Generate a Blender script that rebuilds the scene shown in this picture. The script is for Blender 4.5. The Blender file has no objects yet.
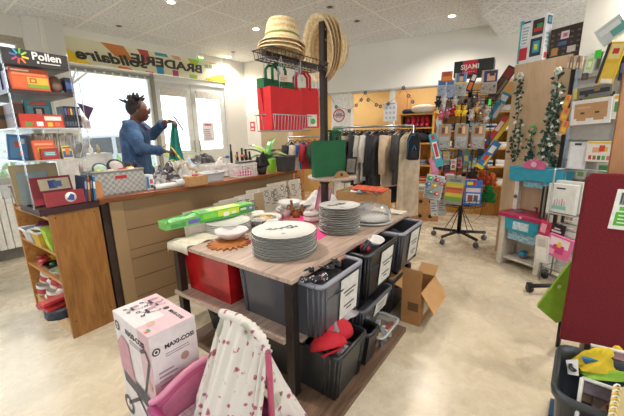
import bpy, bmesh, math, random
from math import sin, cos, pi, radians, atan2, hypot
from mathutils import Vector, Matrix, Euler
random.seed(7)
S = bpy.context.scene
COL = S.collection

# ------------------------------------------------------------------ camera, sky, light, exposure
CAMZ = 1.25
FPX, PITCH, ROLL = 323.0, radians(12.8), radians(1.22)
cam_data = bpy.data.cameras.new('camera')
cam_data.sensor_width = 36.0
cam_data.lens = FPX / 624.0 * 36.0
cam_data.clip_start = 0.02
cam = bpy.data.objects.new('camera', cam_data)
COL.objects.link(cam)
_fw = Vector((0, cos(PITCH), -sin(PITCH))); _up0 = Vector((0, sin(PITCH), cos(PITCH))); _rt0 = Vector((1, 0, 0))
_rt = _rt0 * cos(ROLL) - _up0 * sin(ROLL)
_up = _rt0 * sin(ROLL) + _up0 * cos(ROLL)
_m = Matrix((( _rt.x, _up.x, -_fw.x, 0), (_rt.y, _up.y, -_fw.y, 0), (_rt.z, _up.z, -_fw.z, CAMZ), (0, 0, 0, 1)))
cam.matrix_world = _m
S.camera = cam

world = bpy.data.worlds.new('world'); S.world = world
world.use_nodes = True
_bg = world.node_tree.nodes['Background']
_bg.inputs[0].default_value = (0.84, 0.92, 1.0, 1)
_bg.inputs[1].default_value = 2.3

S.view_settings.view_transform = 'Standard'
S.view_settings.look = 'None'
S.view_settings.exposure = 0.84
S.view_settings.gamma = 1.0
S.view_settings.use_curve_mapping = False

def area_light(name, loc, target, sx, sy, power, color=(1, 1, 1)):
    l = bpy.data.lights.new(name, 'AREA'); l.shape = 'RECTANGLE'; l.size = sx; l.size_y = sy
    l.energy = power; l.color = color
    o = bpy.data.objects.new(name, l); COL.objects.link(o)
    o.location = loc
    o.rotation_euler = (Vector(target) - Vector(loc)).to_track_quat('-Z', 'Y').to_euler()
    return o
sun_data = bpy.data.lights.new('sunlight', 'SUN'); sun_data.energy = 0.9; sun_data.angle = radians(14); sun_data.color = (1.0, 0.97, 0.92)
sun = bpy.data.objects.new('sunlight', sun_data); COL.objects.link(sun)
sun.rotation_euler = Vector((0.86, -0.32, -0.62)).to_track_quat('-Z', 'Y').to_euler()

# ------------------------------------------------------------------ picture ray helpers (used to find real places)
def ray(px, py):
    a = (px - 312) / FPX; b = (208 - py) / FPX
    r = a * cos(ROLL) + b * sin(ROLL); u = -a * sin(ROLL) + b * cos(ROLL)
    return Vector((r, cos(PITCH) + sin(PITCH) * u, -sin(PITCH) + cos(PITCH) * u))
def at(px, py, z=0.0):
    d = ray(px, py); t = (z - CAMZ) / d.z
    return Vector((d.x * t, d.y * t, z))
def atY(px, py, Y):
    d = ray(px, py); t = Y / d.y
    return Vector((d.x * t, Y, CAMZ + d.z * t))
def azdir(az):
    return Vector((sin(radians(az)), cos(radians(az)), 0))
def on(px, py, P0, az):
    """(distance along a vertical plane through P0 with heading az, height)"""
    d = ray(px, py); e = azdir(az)
    det = e.x * -d.y + d.x * e.y
    s = (-P0[0] * -d.y + -d.x * P0[1]) / det if False else None
    # solve P0 + s e = t d
    t = (P0[0] * e.y - P0[1] * e.x) / (d.x * e.y - d.y * e.x)
    s = (d.x * t - P0[0]) * e.x + (d.y * t - P0[1]) * e.y
    return s, CAMZ + d.z * t
def onP(px, py, P0, az):
    s, z = on(px, py, P0, az); e = azdir(az)
    return Vector((P0[0] + e.x * s, P0[1] + e.y * s, z))

# ------------------------------------------------------------------ materials
MATS = {}
def srgb(c):
    if isinstance(c, str):
        c = c.lstrip('#'); c = tuple(int(c[i:i+2], 16) / 255 for i in (0, 2, 4))
    return tuple((x / 12.92 if x <= 0.04045 else ((x + 0.055) / 1.055) ** 2.4) for x in c) + (1,)
def M(col, rough=0.55, metal=0.0, trans=0.0, var=0.06, scale=30, bump=0.0, emit=0, alpha=1.0, sheen=0):
    """a plain procedural material: colour with a faint noise of its own"""
    key = (col, rough, metal, trans, var, scale, bump, emit, alpha)
    if key in MATS: return MATS[key]
    m = bpy.data.materials.new('m_' + str(len(MATS)))
    m.use_nodes = True
    nt = m.node_tree; b = nt.nodes['Principled BSDF']
    c = srgb(col)
    b.inputs['Roughness'].default_value = rough
    b.inputs['Metallic'].default_value = metal
    b.inputs['Transmission Weight'].default_value = trans
    b.inputs['Alpha'].default_value = alpha
    b.inputs['Base Color'].default_value = c
    if emit:
        b.inputs['Emission Color'].default_value = c; b.inputs['Emission Strength'].default_value = emit
    if var or bump:
        tc = nt.nodes.new('ShaderNodeTexCoord'); n = nt.nodes.new('ShaderNodeTexNoise')
        n.inputs['Scale'].default_value = scale; n.inputs['Detail'].default_value = 4
        nt.links.new(tc.outputs['Object'], n.inputs['Vector'])
        if var:
            r = nt.nodes.new('ShaderNodeValToRGB')
            r.color_ramp.elements[0].position = 0.3; r.color_ramp.elements[1].position = 0.7
            r.color_ramp.elements[0].color = tuple(max(0, x * (1 - 2 * var)) for x in c[:3]) + (1,)
            r.color_ramp.elements[1].color = tuple(min(1, x * (1 + 2 * var)) for x in c[:3]) + (1,)
            nt.links.new(n.outputs['Fac'], r.inputs['Fac']); nt.links.new(r.outputs['Color'], b.inputs['Base Color'])
        if bump:
            bp = nt.nodes.new('ShaderNodeBump'); bp.inputs['Strength'].default_value = bump; bp.inputs['Distance'].default_value = 0.005
            nt.links.new(n.outputs['Fac'], bp.inputs['Height']); nt.links.new(bp.outputs['Normal'], b.inputs['Normal'])
    MATS[key] = m
    return m
class NT:
    """small node builder"""
    def __init__(s, name):
        s.m = bpy.data.materials.new(name); s.m.use_nodes = True; s.t = s.m.node_tree
        s.b = s.t.nodes['Principled BSDF']; s.out = s.t.nodes['Material Output']
        s.tc = s.t.nodes.new('ShaderNodeTexCoord')
    def n(s, typ, **kw):
        nd = s.t.nodes.new('ShaderNode' + typ)
        for k, v in kw.items():
            if k in nd.inputs: nd.inputs[k].default_value = v
            else: setattr(nd, k, v)
        return nd
    def l(s, a, b): s.t.links.new(a, b)
    def map(s, scale=(1, 1, 1), rot=(0, 0, 0), loc=(0, 0, 0), src='Object'):
        mp = s.n('Mapping'); mp.inputs['Scale'].default_value = scale; mp.inputs['Rotation'].default_value = rot; mp.inputs['Location'].default_value = loc
        s.l(s.tc.outputs[src], mp.inputs['Vector']); return mp.outputs[0]
    def ramp(s, fac, stops):
        r = s.n('ValToRGB'); e = r.color_ramp.elements
        while len(e) < len(stops): e.new(0.5)
        for i, (p, c) in enumerate(stops): e[i].position = p; e[i].color = srgb(c)
        s.l(fac, r.inputs['Fac']); return r.outputs['Color']
    def mix(s, fac, a, b, mode='MIX'):
        x = s.n('Mix', data_type='RGBA', blend_type=mode)
        for sock, v in ((x.inputs[0], fac), (x.inputs[6], a), (x.inputs[7], b)):
            if isinstance(v, (int, float)): sock.default_value = v
            elif isinstance(v, (tuple, str)): sock.default_value = srgb(v)
            else: s.l(v, sock)
        return x.outputs[2]
    def bump(s, h, strength=0.3, dist=0.01):
        bp = s.n('Bump'); bp.inputs['Strength'].default_value = strength; bp.inputs['Distance'].default_value = dist
        s.l(h, bp.inputs['Height']); s.l(bp.outputs[0], s.b.inputs['Normal'])
    def color(s, c, rough=0.5):
        s.l(c, s.b.inputs['Base Color']); s.b.inputs['Roughness'].default_value = rough; return s.m
def wood(name, a, b, c, scale=(3, 40, 40), rough=0.45, rot=(0, 0, 0)):
    k = NT(name); v = k.map(scale, rot)
    n1 = k.n('TexNoise', Scale=1.0, Detail=6.0, Distortion=1.2); k.l(v, n1.inputs['Vector'])
    col = k.ramp(n1.outputs['Fac'], [(0.28, a), (0.5, b), (0.72, c)])
    k.bump(n1.outputs['Fac'], 0.08)
    return k.color(col, rough)
WOOD_OAK = wood('oak', '#7d5226', '#93632f', '#a3723c', (34, 34, 5))
WOOD_SHELF = wood('shelf_oak', '#a06a30', '#b9803f', '#c8924f', (26, 5, 26))
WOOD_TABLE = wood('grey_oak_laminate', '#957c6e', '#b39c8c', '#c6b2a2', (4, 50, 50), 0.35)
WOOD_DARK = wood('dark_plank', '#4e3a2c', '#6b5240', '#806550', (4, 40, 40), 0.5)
WOOD_COUNTER = wood('counter_top_wood', '#5f3218', '#844a26', '#a2633a', (3, 40, 40), 0.35)
WOOD_PALE = wood('pale_board', '#b79a78', '#c3a685', '#cdb193', (14, 14, 1.5), 0.6)
WOOD_BACK = wood('orange_shelf_wood', '#b27a30', '#cf9745', '#dba656', (20, 20, 4), 0.5)
def mk_floor():
    k = NT('cream_stone_floor'); v = k.map((1, 1, 1))
    n1 = k.n('TexNoise', Scale=1.1, Detail=8.0, Roughness=0.6); k.l(v, n1.inputs['Vector'])
    n2 = k.n('TexNoise', Scale=7.0, Detail=10.0, Roughness=0.7, Distortion=0.8); k.l(v, n2.inputs['Vector'])
    n3 = k.n('TexNoise', Scale=38.0, Detail=6.0, Roughness=0.8); k.l(v, n3.inputs['Vector'])
    c1 = k.ramp(n1.outputs['Fac'], [(0.3, '#d2c6af'), (0.5, '#dcd3c0'), (0.75, '#e8e1d3')])
    c2 = k.ramp(n2.outputs['Fac'], [(0.3, '#b8a88c'), (0.46, '#e9e1d0'), (1.0, '#f6f1e6')])
    m1 = k.mix(0.5, c1, c2, 'MULTIPLY')
    spots = k.ramp(n3.outputs['Fac'], [(0.28, '#9a886e'), (0.38, '#f6f2ea'), (0.6, '#ffffff')])
    m2 = k.mix(0.8, m1, spots, 'MULTIPLY')
    rr = k.n('MapRange'); k.l(n2.outputs['Fac'], rr.inputs[0]); rr.inputs[3].default_value = 0.14; rr.inputs[4].default_value = 0.4
    k.l(m2, k.b.inputs['Base Color']); k.l(rr.outputs[0], k.b.inputs['Roughness'])
    k.bump(n2.outputs['Fac'], 0.05); return k.m
M_FLOOR = mk_floor()
CEIL_AZ = 37.6
def mk_ceiling():
    k = NT('speckled_ceiling_tiles')
    v = k.map((1, 1, 1))
    n = k.n('TexNoise', Scale=42.0, Detail=5.0, Roughness=0.75); k.l(v, n.inputs['Vector'])
    n2 = k.n('TexNoise', Scale=2.0, Detail=2.0); k.l(v, n2.inputs['Vector'])
    base = k.ramp(n.outputs['Fac'], [(0.36, '#a0a1a2'), (0.46, '#dadbdd'), (0.6, '#e9ebee')])
    b2 = k.mix(0.25, base, k.ramp(n2.outputs['Fac'], [(0.3, '#d9d4ca'), (0.7, '#ffffff')]), 'MULTIPLY')
    sep = k.n('SeparateXYZ'); k.l(v, sep.inputs[0])
    lines = None
    for ax, per, off in ((0, 0.61, 0.07), (1, 1.22, 0.42)):
        a = k.n('Math', operation='ADD'); k.l(sep.outputs[ax], a.inputs[0]); a.inputs[1].default_value = 50 * per + off
        md = k.n('Math', operation='MODULO'); k.l(a.outputs[0], md.inputs[0]); md.inputs[1].default_value = per
        lt = k.n('Math', operation='LESS_THAN'); k.l(md.outputs[0], lt.inputs[0]); lt.inputs[1].default_value = 0.022
        if lines is None: lines = lt.outputs[0]
        else:
            mx = k.n('Math', operation='MAXIMUM'); k.l(lines, mx.inputs[0]); k.l(lt.outputs[0], mx.inputs[1]); lines = mx.outputs[0]
    col = k.mix(lines, b2, '#ebe9e4')
    k.bump(n.outputs['Fac'], 0.25, 0.004)
    return k.color(col, 0.9)
M_CEIL = mk_ceiling()
def mk_denim():
    k = NT('blue_denim'); v = k.map((1, 1, 1))
    n = k.n('TexNoise', Scale=9.0, Detail=6.0); k.l(v, n.inputs['Vector'])
    n2 = k.n('TexNoise', Scale=160.0, Detail=2.0); k.l(v, n2.inputs['Vector'])
    c = k.ramp(n.outputs['Fac'], [(0.3, '#132a48'), (0.5, '#20426c'), (0.74, '#4a729c')])
    k.bump(n2.outputs['Fac'], 0.3); return k.color(k.mix(0.2, c, k.ramp(n2.outputs['Fac'], [(0.4, '#16304f'), (0.6, '#7d9cba')])), 0.85)
M_DENIM = mk_denim()
def mk_weave(name, a, b, sc):
    k = NT(name); v = k.map((1, 1, 1))
    ch = k.n('TexChecker', Scale=sc); k.l(v, ch.inputs['Vector']); ch.inputs[1].default_value = srgb(a); ch.inputs[2].default_value = srgb(b)
    n = k.n('TexNoise', Scale=60.0); k.l(v, n.inputs['Vector'])
    k.bump(ch.outputs['Fac'], 0.5, 0.004)
    return k.color(k.mix(0.3, ch.outputs['Color'], k.ramp(n.outputs['Fac'], [(0.3, a), (0.7, b)])), 0.6)
M_WEAVE = mk_weave('grey_weave', '#8c8c89', '#b4b3af', 52)
M_WICKER = mk_weave('brown_wicker', '#4a3526', '#86654a', 80)
def mk_straw():
    k = NT('straw'); v = k.map((1, 1, 1))
    w = k.n('TexWave', Scale=9.0, Distortion=1.5, Detail=2.0); w.bands_direction = 'Z'; k.l(v, w.inputs['Vector'])
    n = k.n('TexNoise', Scale=70.0, Detail=3.0); k.l(v, n.inputs['Vector'])
    c = k.mix(0.5, k.ramp(w.outputs['Fac'], [(0.2, '#cfa870'), (0.5, '#e3c592'), (0.9, '#f0dcb4')]), k.ramp(n.outputs['Fac'], [(0.35, '#b8935e'), (0.65, '#f1ddb4')]))
    k.bump(w.outputs['Fac'], 0.6, 0.004); return k.color(c, 0.8)
M_STRAW = mk_straw()
def mk_floral():
    k = NT('white_cotton_with_pink_blossoms'); v = k.map((1, 1, 1))
    vo = k.n('TexVoronoi', Scale=27.0); k.l(v, vo.inputs['Vector'])
    n = k.n('TexNoise', Scale=60.0, Detail=2.0); k.l(v, n.inputs['Vector'])
    ad = k.n('Math', operation='MULTIPLY_ADD'); k.l(n.outputs['Fac'], ad.inputs[0]); ad.inputs[1].default_value = 0.75; k.l(vo.outputs['Distance'], ad.inputs[2])
    c = k.ramp(ad.outputs[0], [(0.52, '#98545f'), (0.60, '#b98590'), (0.66, '#d6cfc7')])
    vo2 = k.n('TexVoronoi', Scale=7.5); k.l(k.map((1, 1, 1), loc=(3, 1, 2)), vo2.inputs['Vector'])
    c2 = k.ramp(vo2.outputs['Distance'], [(0.22, '#c3cdbb'), (0.30, '#ffffff')])
    return k.color(k.mix(0.8, c, c2, 'MULTIPLY'), 0.85)
M_FLORAL = mk_floral()
def mk_glass(name, col=(1, 1, 1), rough=0.02, alpha=0.15):
    k = NT(name)
    t = k.n('BsdfTransparent'); g = k.n('BsdfGlossy', Roughness=rough); g.inputs['Color'].default_value = (1, 1, 1, 1)
    t.inputs['Color'].default_value = col + (1,)
    fr = k.n('Fresnel'); fr.inputs['IOR'].default_value = 1.45
    df = k.n('BsdfDiffuse'); df.inputs['Color'].default_value = col + (1,)
    mx0 = k.n('MixShader'); mx0.inputs[0].default_value = alpha; k.l(t.outputs[0], mx0.inputs[1]); k.l(df.outputs[0], mx0.inputs[2])
    mx = k.n('MixShader'); k.l(fr.outputs[0], mx.inputs[0]); k.l(mx0.outputs[0], mx.inputs[1]); k.l(g.outputs[0], mx.inputs[2])
    k.l(mx.outputs[0], k.out.inputs['Surface']); return k.m
M_PANE = mk_glass('window_glass', (0.97, 0.99, 1.0), 0.0, 0.02)
M_CLEAR = mk_glass('clear_plastic', (0.93, 0.95, 0.96), 0.08, 0.16)
M_CLOUDY = mk_glass('cloudy_plastic', (0.8, 0.82, 0.84), 0.15, 0.5)
M_SMOKE = mk_glass('grey_translucent_plastic', (0.10, 0.103, 0.12), 0.12, 0.85)
M_AMBER = mk_glass('amber_glass', (0.45, 0.17, 0.04), 0.03, 0.45)
M_DOME = mk_glass('dome_glass', (0.95, 0.95, 0.95), 0.02, 0.10)
WHITE = M('#e9e8e4', 0.5); OFFW = M('#d8d4ca', 0.6); BLACK = M('#1b1b1d', 0.45); BLACKM = M('#242427', 0.35, 0.6)
STEEL = M('#a8a8a8', 0.3, 0.9); DKSTEEL = M('#2b2724', 0.4, 0.5); CARD = M('#b48a5c', 0.8, var=0.05); RED = M('#b8202a', 0.5)

# ------------------------------------------------------------------ mesh builder
class MB:
    def __init__(s): s.v = []; s.f = []; s.mi = []; s.mats = []; s.sm = []
    def _m(s, m):
        if m is None: m = s.mats[-1] if s.mats else WHITE
        if m not in s.mats: s.mats.append(m)
        return s.mats.index(m)
    def add(s, vs, fs, m=None, smooth=False, X=None):
        k = len(s.v); mi = s._m(m)
        for p in vs:
            p = Vector(p)
            if X is not None: p = X @ p
            s.v.append(p)
        for f in fs: s.f.append([i + k for i in f]); s.mi.append(mi); s.sm.append(smooth)
        return s
    def box(s, a, b, m=None, X=None, taper=None):
        x0, y0, z0 = a; x1, y1, z1 = b
        vs = [(x0, y0, z0), (x1, y0, z0), (x1, y1, z0), (x0, y1, z0), (x0, y0, z1), (x1, y0, z1), (x1, y1, z1), (x0, y1, z1)]
        if taper:  # bottom shrinks to this factor
            cx, cy = (x0 + x1) / 2, (y0 + y1) / 2
            vs = [((cx + (p[0] - cx) * taper, cy + (p[1] - cy) * taper, p[2]) if i < 4 else p) for i, p in enumerate(vs)]
        return s.add(vs, [(0, 3, 2, 1), (4, 5, 6, 7), (0, 1, 5, 4), (1, 2, 6, 5), (2, 3, 7, 6), (3, 0, 4, 7)], m, False, X)
    def tube(s, pts, r, m=None, n=8, cap=True, X=None, r2=None):
        pts = [Vector(p) for p in pts]; N = len(pts); vs = []; fs = []
        rs = r if isinstance(r, (list, tuple)) else [r + ((r2 - r) * i / (N - 1) if r2 is not None else 0) for i in range(N)]
        prev = None
        for i, p in enumerate(pts):
            d = (pts[min(i + 1, N - 1)] - pts[max(i - 1, 0)])
            if d.length < 1e-9: d = Vector((0, 0, 1))
            d.normalize()
            if prev is None:
                a = d.orthogonal().normalized()
                if abs(d.z) < 0.9: a = Vector((0, 0, 1)).cross(d).normalized()
            else:
                a = (prev - d * prev.dot(d))
                a = a.normalized() if a.length > 1e-6 else d.orthogonal().normalized()
            prev = a; b = d.cross(a)
            for k in range(n):
                t = 2 * pi * (k + 0.5) / n
                vs.append(p + (a * cos(t) + b * sin(t)) * rs[i])
        for i in range(N - 1):
            for k in range(n):
                k2 = (k + 1) % n
                fs.append((i * n + k, i * n + k2, (i + 1) * n + k2, (i + 1) * n + k))
        if cap: fs.append(tuple(reversed(range(n)))); fs.append(tuple((N - 1) * n + k for k in range(n)))
        return s.add(vs, fs, m, n > 5, X)
    def lathe(s, prof, m=None, n=24, X=None, wave=None, sx=1, sy=1, cap=True):
        vs = []; fs = []; N = len(prof)
        for i, (r, z) in enumerate(prof):
            for k in range(n):
                t = 2 * pi * k / n
                q = wave(t, i, r) if wave else 1.0
                vs.append((r * q * cos(t) * sx, r * q * sin(t) * sy, z))
        for i in range(N - 1):
            for k in range(n):
                k2 = (k + 1) % n
                fs.append((i * n + k, i * n + k2, (i + 1) * n + k2, (i + 1) * n + k))
        if cap and prof[0][0] > 1e-5: fs.append(tuple(reversed(range(n))))
        if cap and prof[-1][0] > 1e-5: fs.append(tuple((N - 1) * n + k for k in range(n)))
        return s.add(vs, fs, m, True, X)
    def prism(s, poly, h0, h1, m=None, X=None):
        """polygon in local xz extruded along y from h0 to h1"""
        n = len(poly)
        vs = [(x, h0, z) for x, z in poly] + [(x, h1, z) for x, z in poly]
        fs = [tuple(range(n)), tuple(reversed(range(n, 2 * n)))] + [(i, i + n, (i + 1) % n + n, (i + 1) % n) for i in range(n)]
        return s.add(vs, fs, m, False, X)
    def grid(s, fn, nu, nv, m=None, X=None, smooth=True):
        vs = [fn(i / nu, j / nv) for j in range(nv + 1) for i in range(nu + 1)]
        fs = [(j * (nu + 1) + i, j * (nu + 1) + i + 1, (j + 1) * (nu + 1) + i + 1, (j + 1) * (nu + 1) + i) for j in range(nv) for i in range(nu)]
        return s.add(vs, fs, m, smooth, X)
    def ball(s, c, r, m=None, n=10, sx=1, sy=1, sz=1, X=None):
        T = Matrix.Translation(c)
        if X is not None: T = X @ T
        rings = max(4, n // 2 + 1)
        prof = [(max(r * sin(pi * i / rings), 1e-6), -r * cos(pi * i / rings) * sz) for i in range(rings + 1)]
        return s.lathe(prof, m, n, T, None, sx, sy)
    def text(s, txt, size, m, X, bold=0.0, mirror=False, shear=0.0, depth=0.0008, fit=None):
        cu = bpy.data.curves.new('t', 'FONT'); cu.body = txt; cu.size = size; cu.offset = bold; cu.shear = shear; cu.extrude = depth
        cu.align_x = 'CENTER'; cu.align_y = 'CENTER'; cu.resolution_u = 3
        o = bpy.data.objects.new('t', cu); COL.objects.link(o)
        bpy.context.view_layer.update()
        me = bpy.data.meshes.new_from_object(o.evaluated_get(bpy.context.evaluated_depsgraph_get()))
        R = Matrix.Rotation(pi / 2, 4, 'X')
        if fit:
            xs = [v.co.x for v in me.vertices]; R = R @ Matrix.Scale(fit / (max(xs) - min(xs)), 4, (1, 0, 0))
        if mirror: R = Matrix.Scale(-1, 4, (1, 0, 0)) @ R
        s.add([tuple(v.co) for v in me.vertices], [tuple(p.vertices) for p in me.polygons], m, False, X @ R)
        bpy.data.objects.remove(o); bpy.data.curves.remove(cu); bpy.data.meshes.remove(me)
        return s
    def build(s, name, parent=None, loc=None, rot=None, bevel=0, solid=0, sub=0):
        me = bpy.data.meshes.new(name)
        me.from_pydata([tuple(p) for p in s.v], [], s.f)
        for m in s.mats: me.materials.append(m)
        me.polygons.foreach_set('material_index', s.mi)
        me.polygons.foreach_set('use_smooth', s.sm)
        me.update()
        o = bpy.data.objects.new(name, me); COL.objects.link(o)
        if parent is not None: o.parent = parent
        if loc is not None: o.location = loc
        if rot is not None: o.rotation_euler = rot
        if solid:
            md = o.modifiers.new('s', 'SOLIDIFY'); md.thickness = solid; md.offset = 0
        if bevel:
            md = o.modifiers.new('b', 'BEVEL'); md.width = bevel; md.segments = 2; md.limit_method = 'ANGLE'; md.angle_limit = radians(40)
        if sub:
            md = o.modifiers.new('u', 'SUBSURF'); md.levels = sub; md.render_levels = sub
        return o
def tag(o, label, cat, group=None, kind=None):
    if label: o['label'] = label
    if cat: o['category'] = cat
    if group: o['group'] = group
    if kind: o['kind'] = kind
    return o
def empty(name, loc, rz=0, label=None, cat=None, group=None, rx=0, ry=0):
    o = bpy.data.objects.new(name, None); COL.objects.link(o)
    o.empty_display_size = 0.05
    o.location = loc; o.rotation_euler = (rx, ry, rz)
    return tag(o, label, cat, group)
def struct(name, mb, **k):
    o = mb.build(name, **k); o['kind'] = 'structure'; return o
def copy_tree(o, parent=None):
    c = o.copy(); COL.objects.link(c)
    if parent is not None: c.parent = parent
    for ch in list(o.children): copy_tree(ch, c)
    return c
def RZ(az):
    """yaw whose local -y face looks back along heading az, local x to its right"""
    return -radians(az)
ORD = ['topmost', 'second from the top', 'third from the top', 'fourth from the top', 'fifth from the top', 'sixth from the top', 'seventh from the top', 'eighth from the top', 'ninth from the top', 'tenth from the top', 'eleventh from the top', 'twelfth from the top', 'thirteenth from the top', 'fourteenth from the top', 'fifteenth from the top']
ORDN = ['first', 'second', 'third', 'fourth', 'fifth', 'sixth', 'seventh', 'eighth', 'ninth', 'tenth', 'eleventh', 'twelfth', 'thirteenth', 'fourteenth', 'fifteenth', 'sixteenth', 'seventeenth', 'eighteenth', 'nineteenth', 'twentieth']
def prints(mb, w, d, h, faces, eps=0.0008):
    """flat printed patches on a box of width w (x), depth d (y), height h (z) that starts at z=0, centred on x,y"""
    for face, plist in faces.items():
        for p in plist:
            x0, z0, x1, z1, c = p[:5]
            m = c if not isinstance(c, str) else M(c, 0.5, var=0.03)
            if face == 'front': mb.box((-w/2 + x0*w, -d/2 - eps, z0*h), (-w/2 + x1*w, -d/2 + eps, z1*h), m)
            elif face == 'left': mb.box((-w/2 - eps, d/2 - x1*d, z0*h), (-w/2 + eps, d/2 - x0*d, z1*h), m)
            elif face == 'right': mb.box((w/2 - eps, -d/2 + x0*d, z0*h), (w/2 + eps, -d/2 + x1*d, z1*h), m)
            elif face == 'top': mb.box((-w/2 + x0*w, -d/2 + z0*d, h - eps), (-w/2 + x1*w, -d/2 + z1*d, h + eps), m)
            eps += 0.00012
def pbox(name, label, cat, loc, rz, w, d, h, base, faces={}, group=None, rx=0, ry=0, rough=0.45, bevel=0.0015):
    """a printed box, book, case or card as one mesh; loc = middle of its bottom"""
    mb = MB(); mb.box((-w/2, -d/2, 0), (w/2, d/2, h), base if not isinstance(base, str) else M(base, rough, var=0.04))
    prints(mb, w, d, h, faces)
    o = mb.build(name, loc=loc, rot=(rx, ry, rz))
    return tag(o, label, cat, group)
def book(name, label, loc, rz, w, d, h, cover, marks=(), group=None, rx=0, ry=0, cat='book', pages='#e8e2d2'):
    """upright book: spine to the left, front cover faces -y; cover boards, pages and print"""
    mb = MB(); cm = M(cover, 0.4, var=0.04); t = min(0.003, d * 0.2)
    mb.box((-w/2, -d/2, 0), (w/2, -d/2 + t, h), cm); mb.box((-w/2, d/2 - t, 0), (w/2, d/2, h), cm); mb.box((-w/2, -d/2, 0), (-w/2 + t, d/2, h), cm)
    mb.box((-w/2 + t, -d/2 + t, 0.003), (w/2 - 0.004, d/2 - t, h - 0.003), M(pages, 0.8))
    prints(mb, w, d, h, {'front': list(marks)})
    return tag(mb.build(name, loc=loc, rot=(rx, ry, rz)), label, cat, group)
# ------------------------------------------------------------------ the room shell
CEILZ = 2.5
WAZ, BAZ, RAZ = 37.66, 117.5, 155.0
_q0 = at(230, 60, CEILZ); _r0 = at(450, 31.5, CEILZ)
def _isect(p, a, q, b):
    e, f = azdir(a), azdir(b); d = q - p
    t = (d.x * f.y - d.y * f.x) / (e.x * f.y - e.y * f.x)
    return Vector((p.x + e.x * t, p.y + e.y * t, 0))
CRN = _isect(_q0, WAZ, _r0, BAZ)
def frame(P, az):
    """local x along heading az, local y to its left, z up"""
    return Matrix.Translation((P[0], P[1], P[2] if len(P) > 2 else 0)) @ Matrix.Rotation(radians(90 - az), 4, 'Z')
WF = frame(CRN, WAZ)          # window wall: x<0 towards the camera, y>0 outside
BF = frame(CRN, BAZ)          # back wall: x>0 to the right, y>0 behind
def ws(px, py): return on(px, py, CRN, WAZ)
def bs(px, py): return on(px, py, CRN, BAZ)
mb = MB(); mb.box((-7, -2.2, -0.1), (7, 9.5, 0), M_FLOOR); struct('floor', mb)
mb = MB(); mb.box((-7.5, -7.5, 0), (2.2, 0.15, 0.12), M_CEIL)
o = struct('ceiling', mb); o.location = (CRN.x, CRN.y, CEILZ); o.rotation_euler = (0, 0, radians(90 - WAZ))
PAINT = M('#d6d3ca', 0.7, var=0.02, scale=3); PAINTW = M('#dedad0', 0.75, var=0.02, scale=2)
FRAME_G = M('#d4d4ce', 0.5, var=0.03); FRAME_D = M('#8d8a80', 0.5, var=0.04)
# window wall pieces
s_win0, _ = ws(72, 110); s_mul, _ = ws(152, 90); s_d1, _ = ws(157, 110); s_dm, _ = ws(193, 110); s_d2, _ = ws(225, 85)
s_colL, _ = ws(24, 40); s_colR, _ = ws(59, 27)
mb = MB()
mb.box((s_d2 + 0.02, 0, 0), (0.12, 0.2, CEILZ), PAINTW)
mb.box((s_colL, -0.10, 0), (s_colR, 0.15, CEILZ), PAINT)
mb.box((s_colL + 0.12, -0.13, 0), (s_colL + 0.16, -0.10, CEILZ), PAINTW)
mb.box((-7.4, 0, 0), (s_mul, 0.15, 0.80), PAINTW)
mb.box((s_mul, 0, 0), (s_d2 + 0.02, 0.12, 0.06), FRAME_G)
mb.box((-7.4, 0, 2.30), (s_colL, 0.15, CEILZ), PAINT)
mb.box((s_colR, 0.02, 2.40), (s_d2 + 0.02, 0.15, CEILZ), PAINTW)
o = struct('wall_left', mb); o.matrix_world = WF
mb = MB(); mb.box((-7.4, -0.015, 0), (s_colL, 0.0, 0.12), M('#77746c', 0.6)); o = struct('baseboard_left', mb); o.matrix_world = WF
# far left window
def window(name, x0, x1, z0, z1, fw=0.05, mat=FRAME_G, y0=0.03, y1=0.09, mull=()):
    mb = MB()
    mb.box((x0, y0, z0), (x1, y1, z0 + fw), mat); mb.box((x0, y0, z1 - fw), (x1, y1, z1), mat)
    mb.box((x0, y0, z0 + fw), (x0 + fw, y1, z1 - fw), mat); mb.box((x1 - fw, y0, z0 + fw), (x1, y1, z1 - fw), mat)
    for q in mull: mb.box((q, y0, z0 + fw), (q + 0.03, y1, z1 - fw), mat)
    o = struct(name, mb); o.matrix_world = WF
    g = MB(); g.box((x0 + fw, (y0 + y1) / 2 - 0.003, z0 + fw), (x1 - fw, (y0 + y1) / 2 + 0.003, z1 - fw), M_PANE); g.build('pane', o)
    return o
window('window_1', -7.3, s_colL, 0.80, 2.30, 0.07, M('#a39a88', 0.6, var=0.06))
w2 = window('window_2', s_colR, s_mul + 0.02, 0.80, 2.09, 0.05)
# blinds rail with small fixings above the shop window
mb = MB(); mb.box((s_colR + 0.03, 0.0, 2.05), (s_mul, 0.03, 2.075), FRAME_D)
for i in range(9): mb.box((s_colR + 0.08 + i * 0.1, -0.012, 2.035), (s_colR + 0.10 + i * 0.1, 0.0, 2.06), WHITE)
o = struct('trim_1', mb); o.matrix_world = WF
mb = MB(); mb.tube([(s_colR + 0.1, -0.01, 2.05), (s_colR + 0.10, -0.012, 1.2), (s_colR + 0.115, -0.012, 0.85)], 0.004, WHITE)
o = mb.build('blind_cord'); o.matrix_world = WF; tag(o, 'thin white blind cord hanging inside the big shop window', 'cord')
mb = MB()
mb.box((s_mul, 0.0, 0), (s_d1 + 0.01, 0.12, 2.12), FRAME_D); mb.box((s_mul, 0.0, 2.04), (s_d2 + 0.02, 0.12, 2.12), FRAME_G)
mb.box((s_d2 - 0.03, 0.0, 0), (s_d2 + 0.02, 0.12, 2.12), FRAME_G)
mb.box((s_colR, 0.0, 2.09), (s_mul, 0.1, 2.12), FRAME_G)
o = struct('trim_2', mb); o.matrix_world = WF
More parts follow.
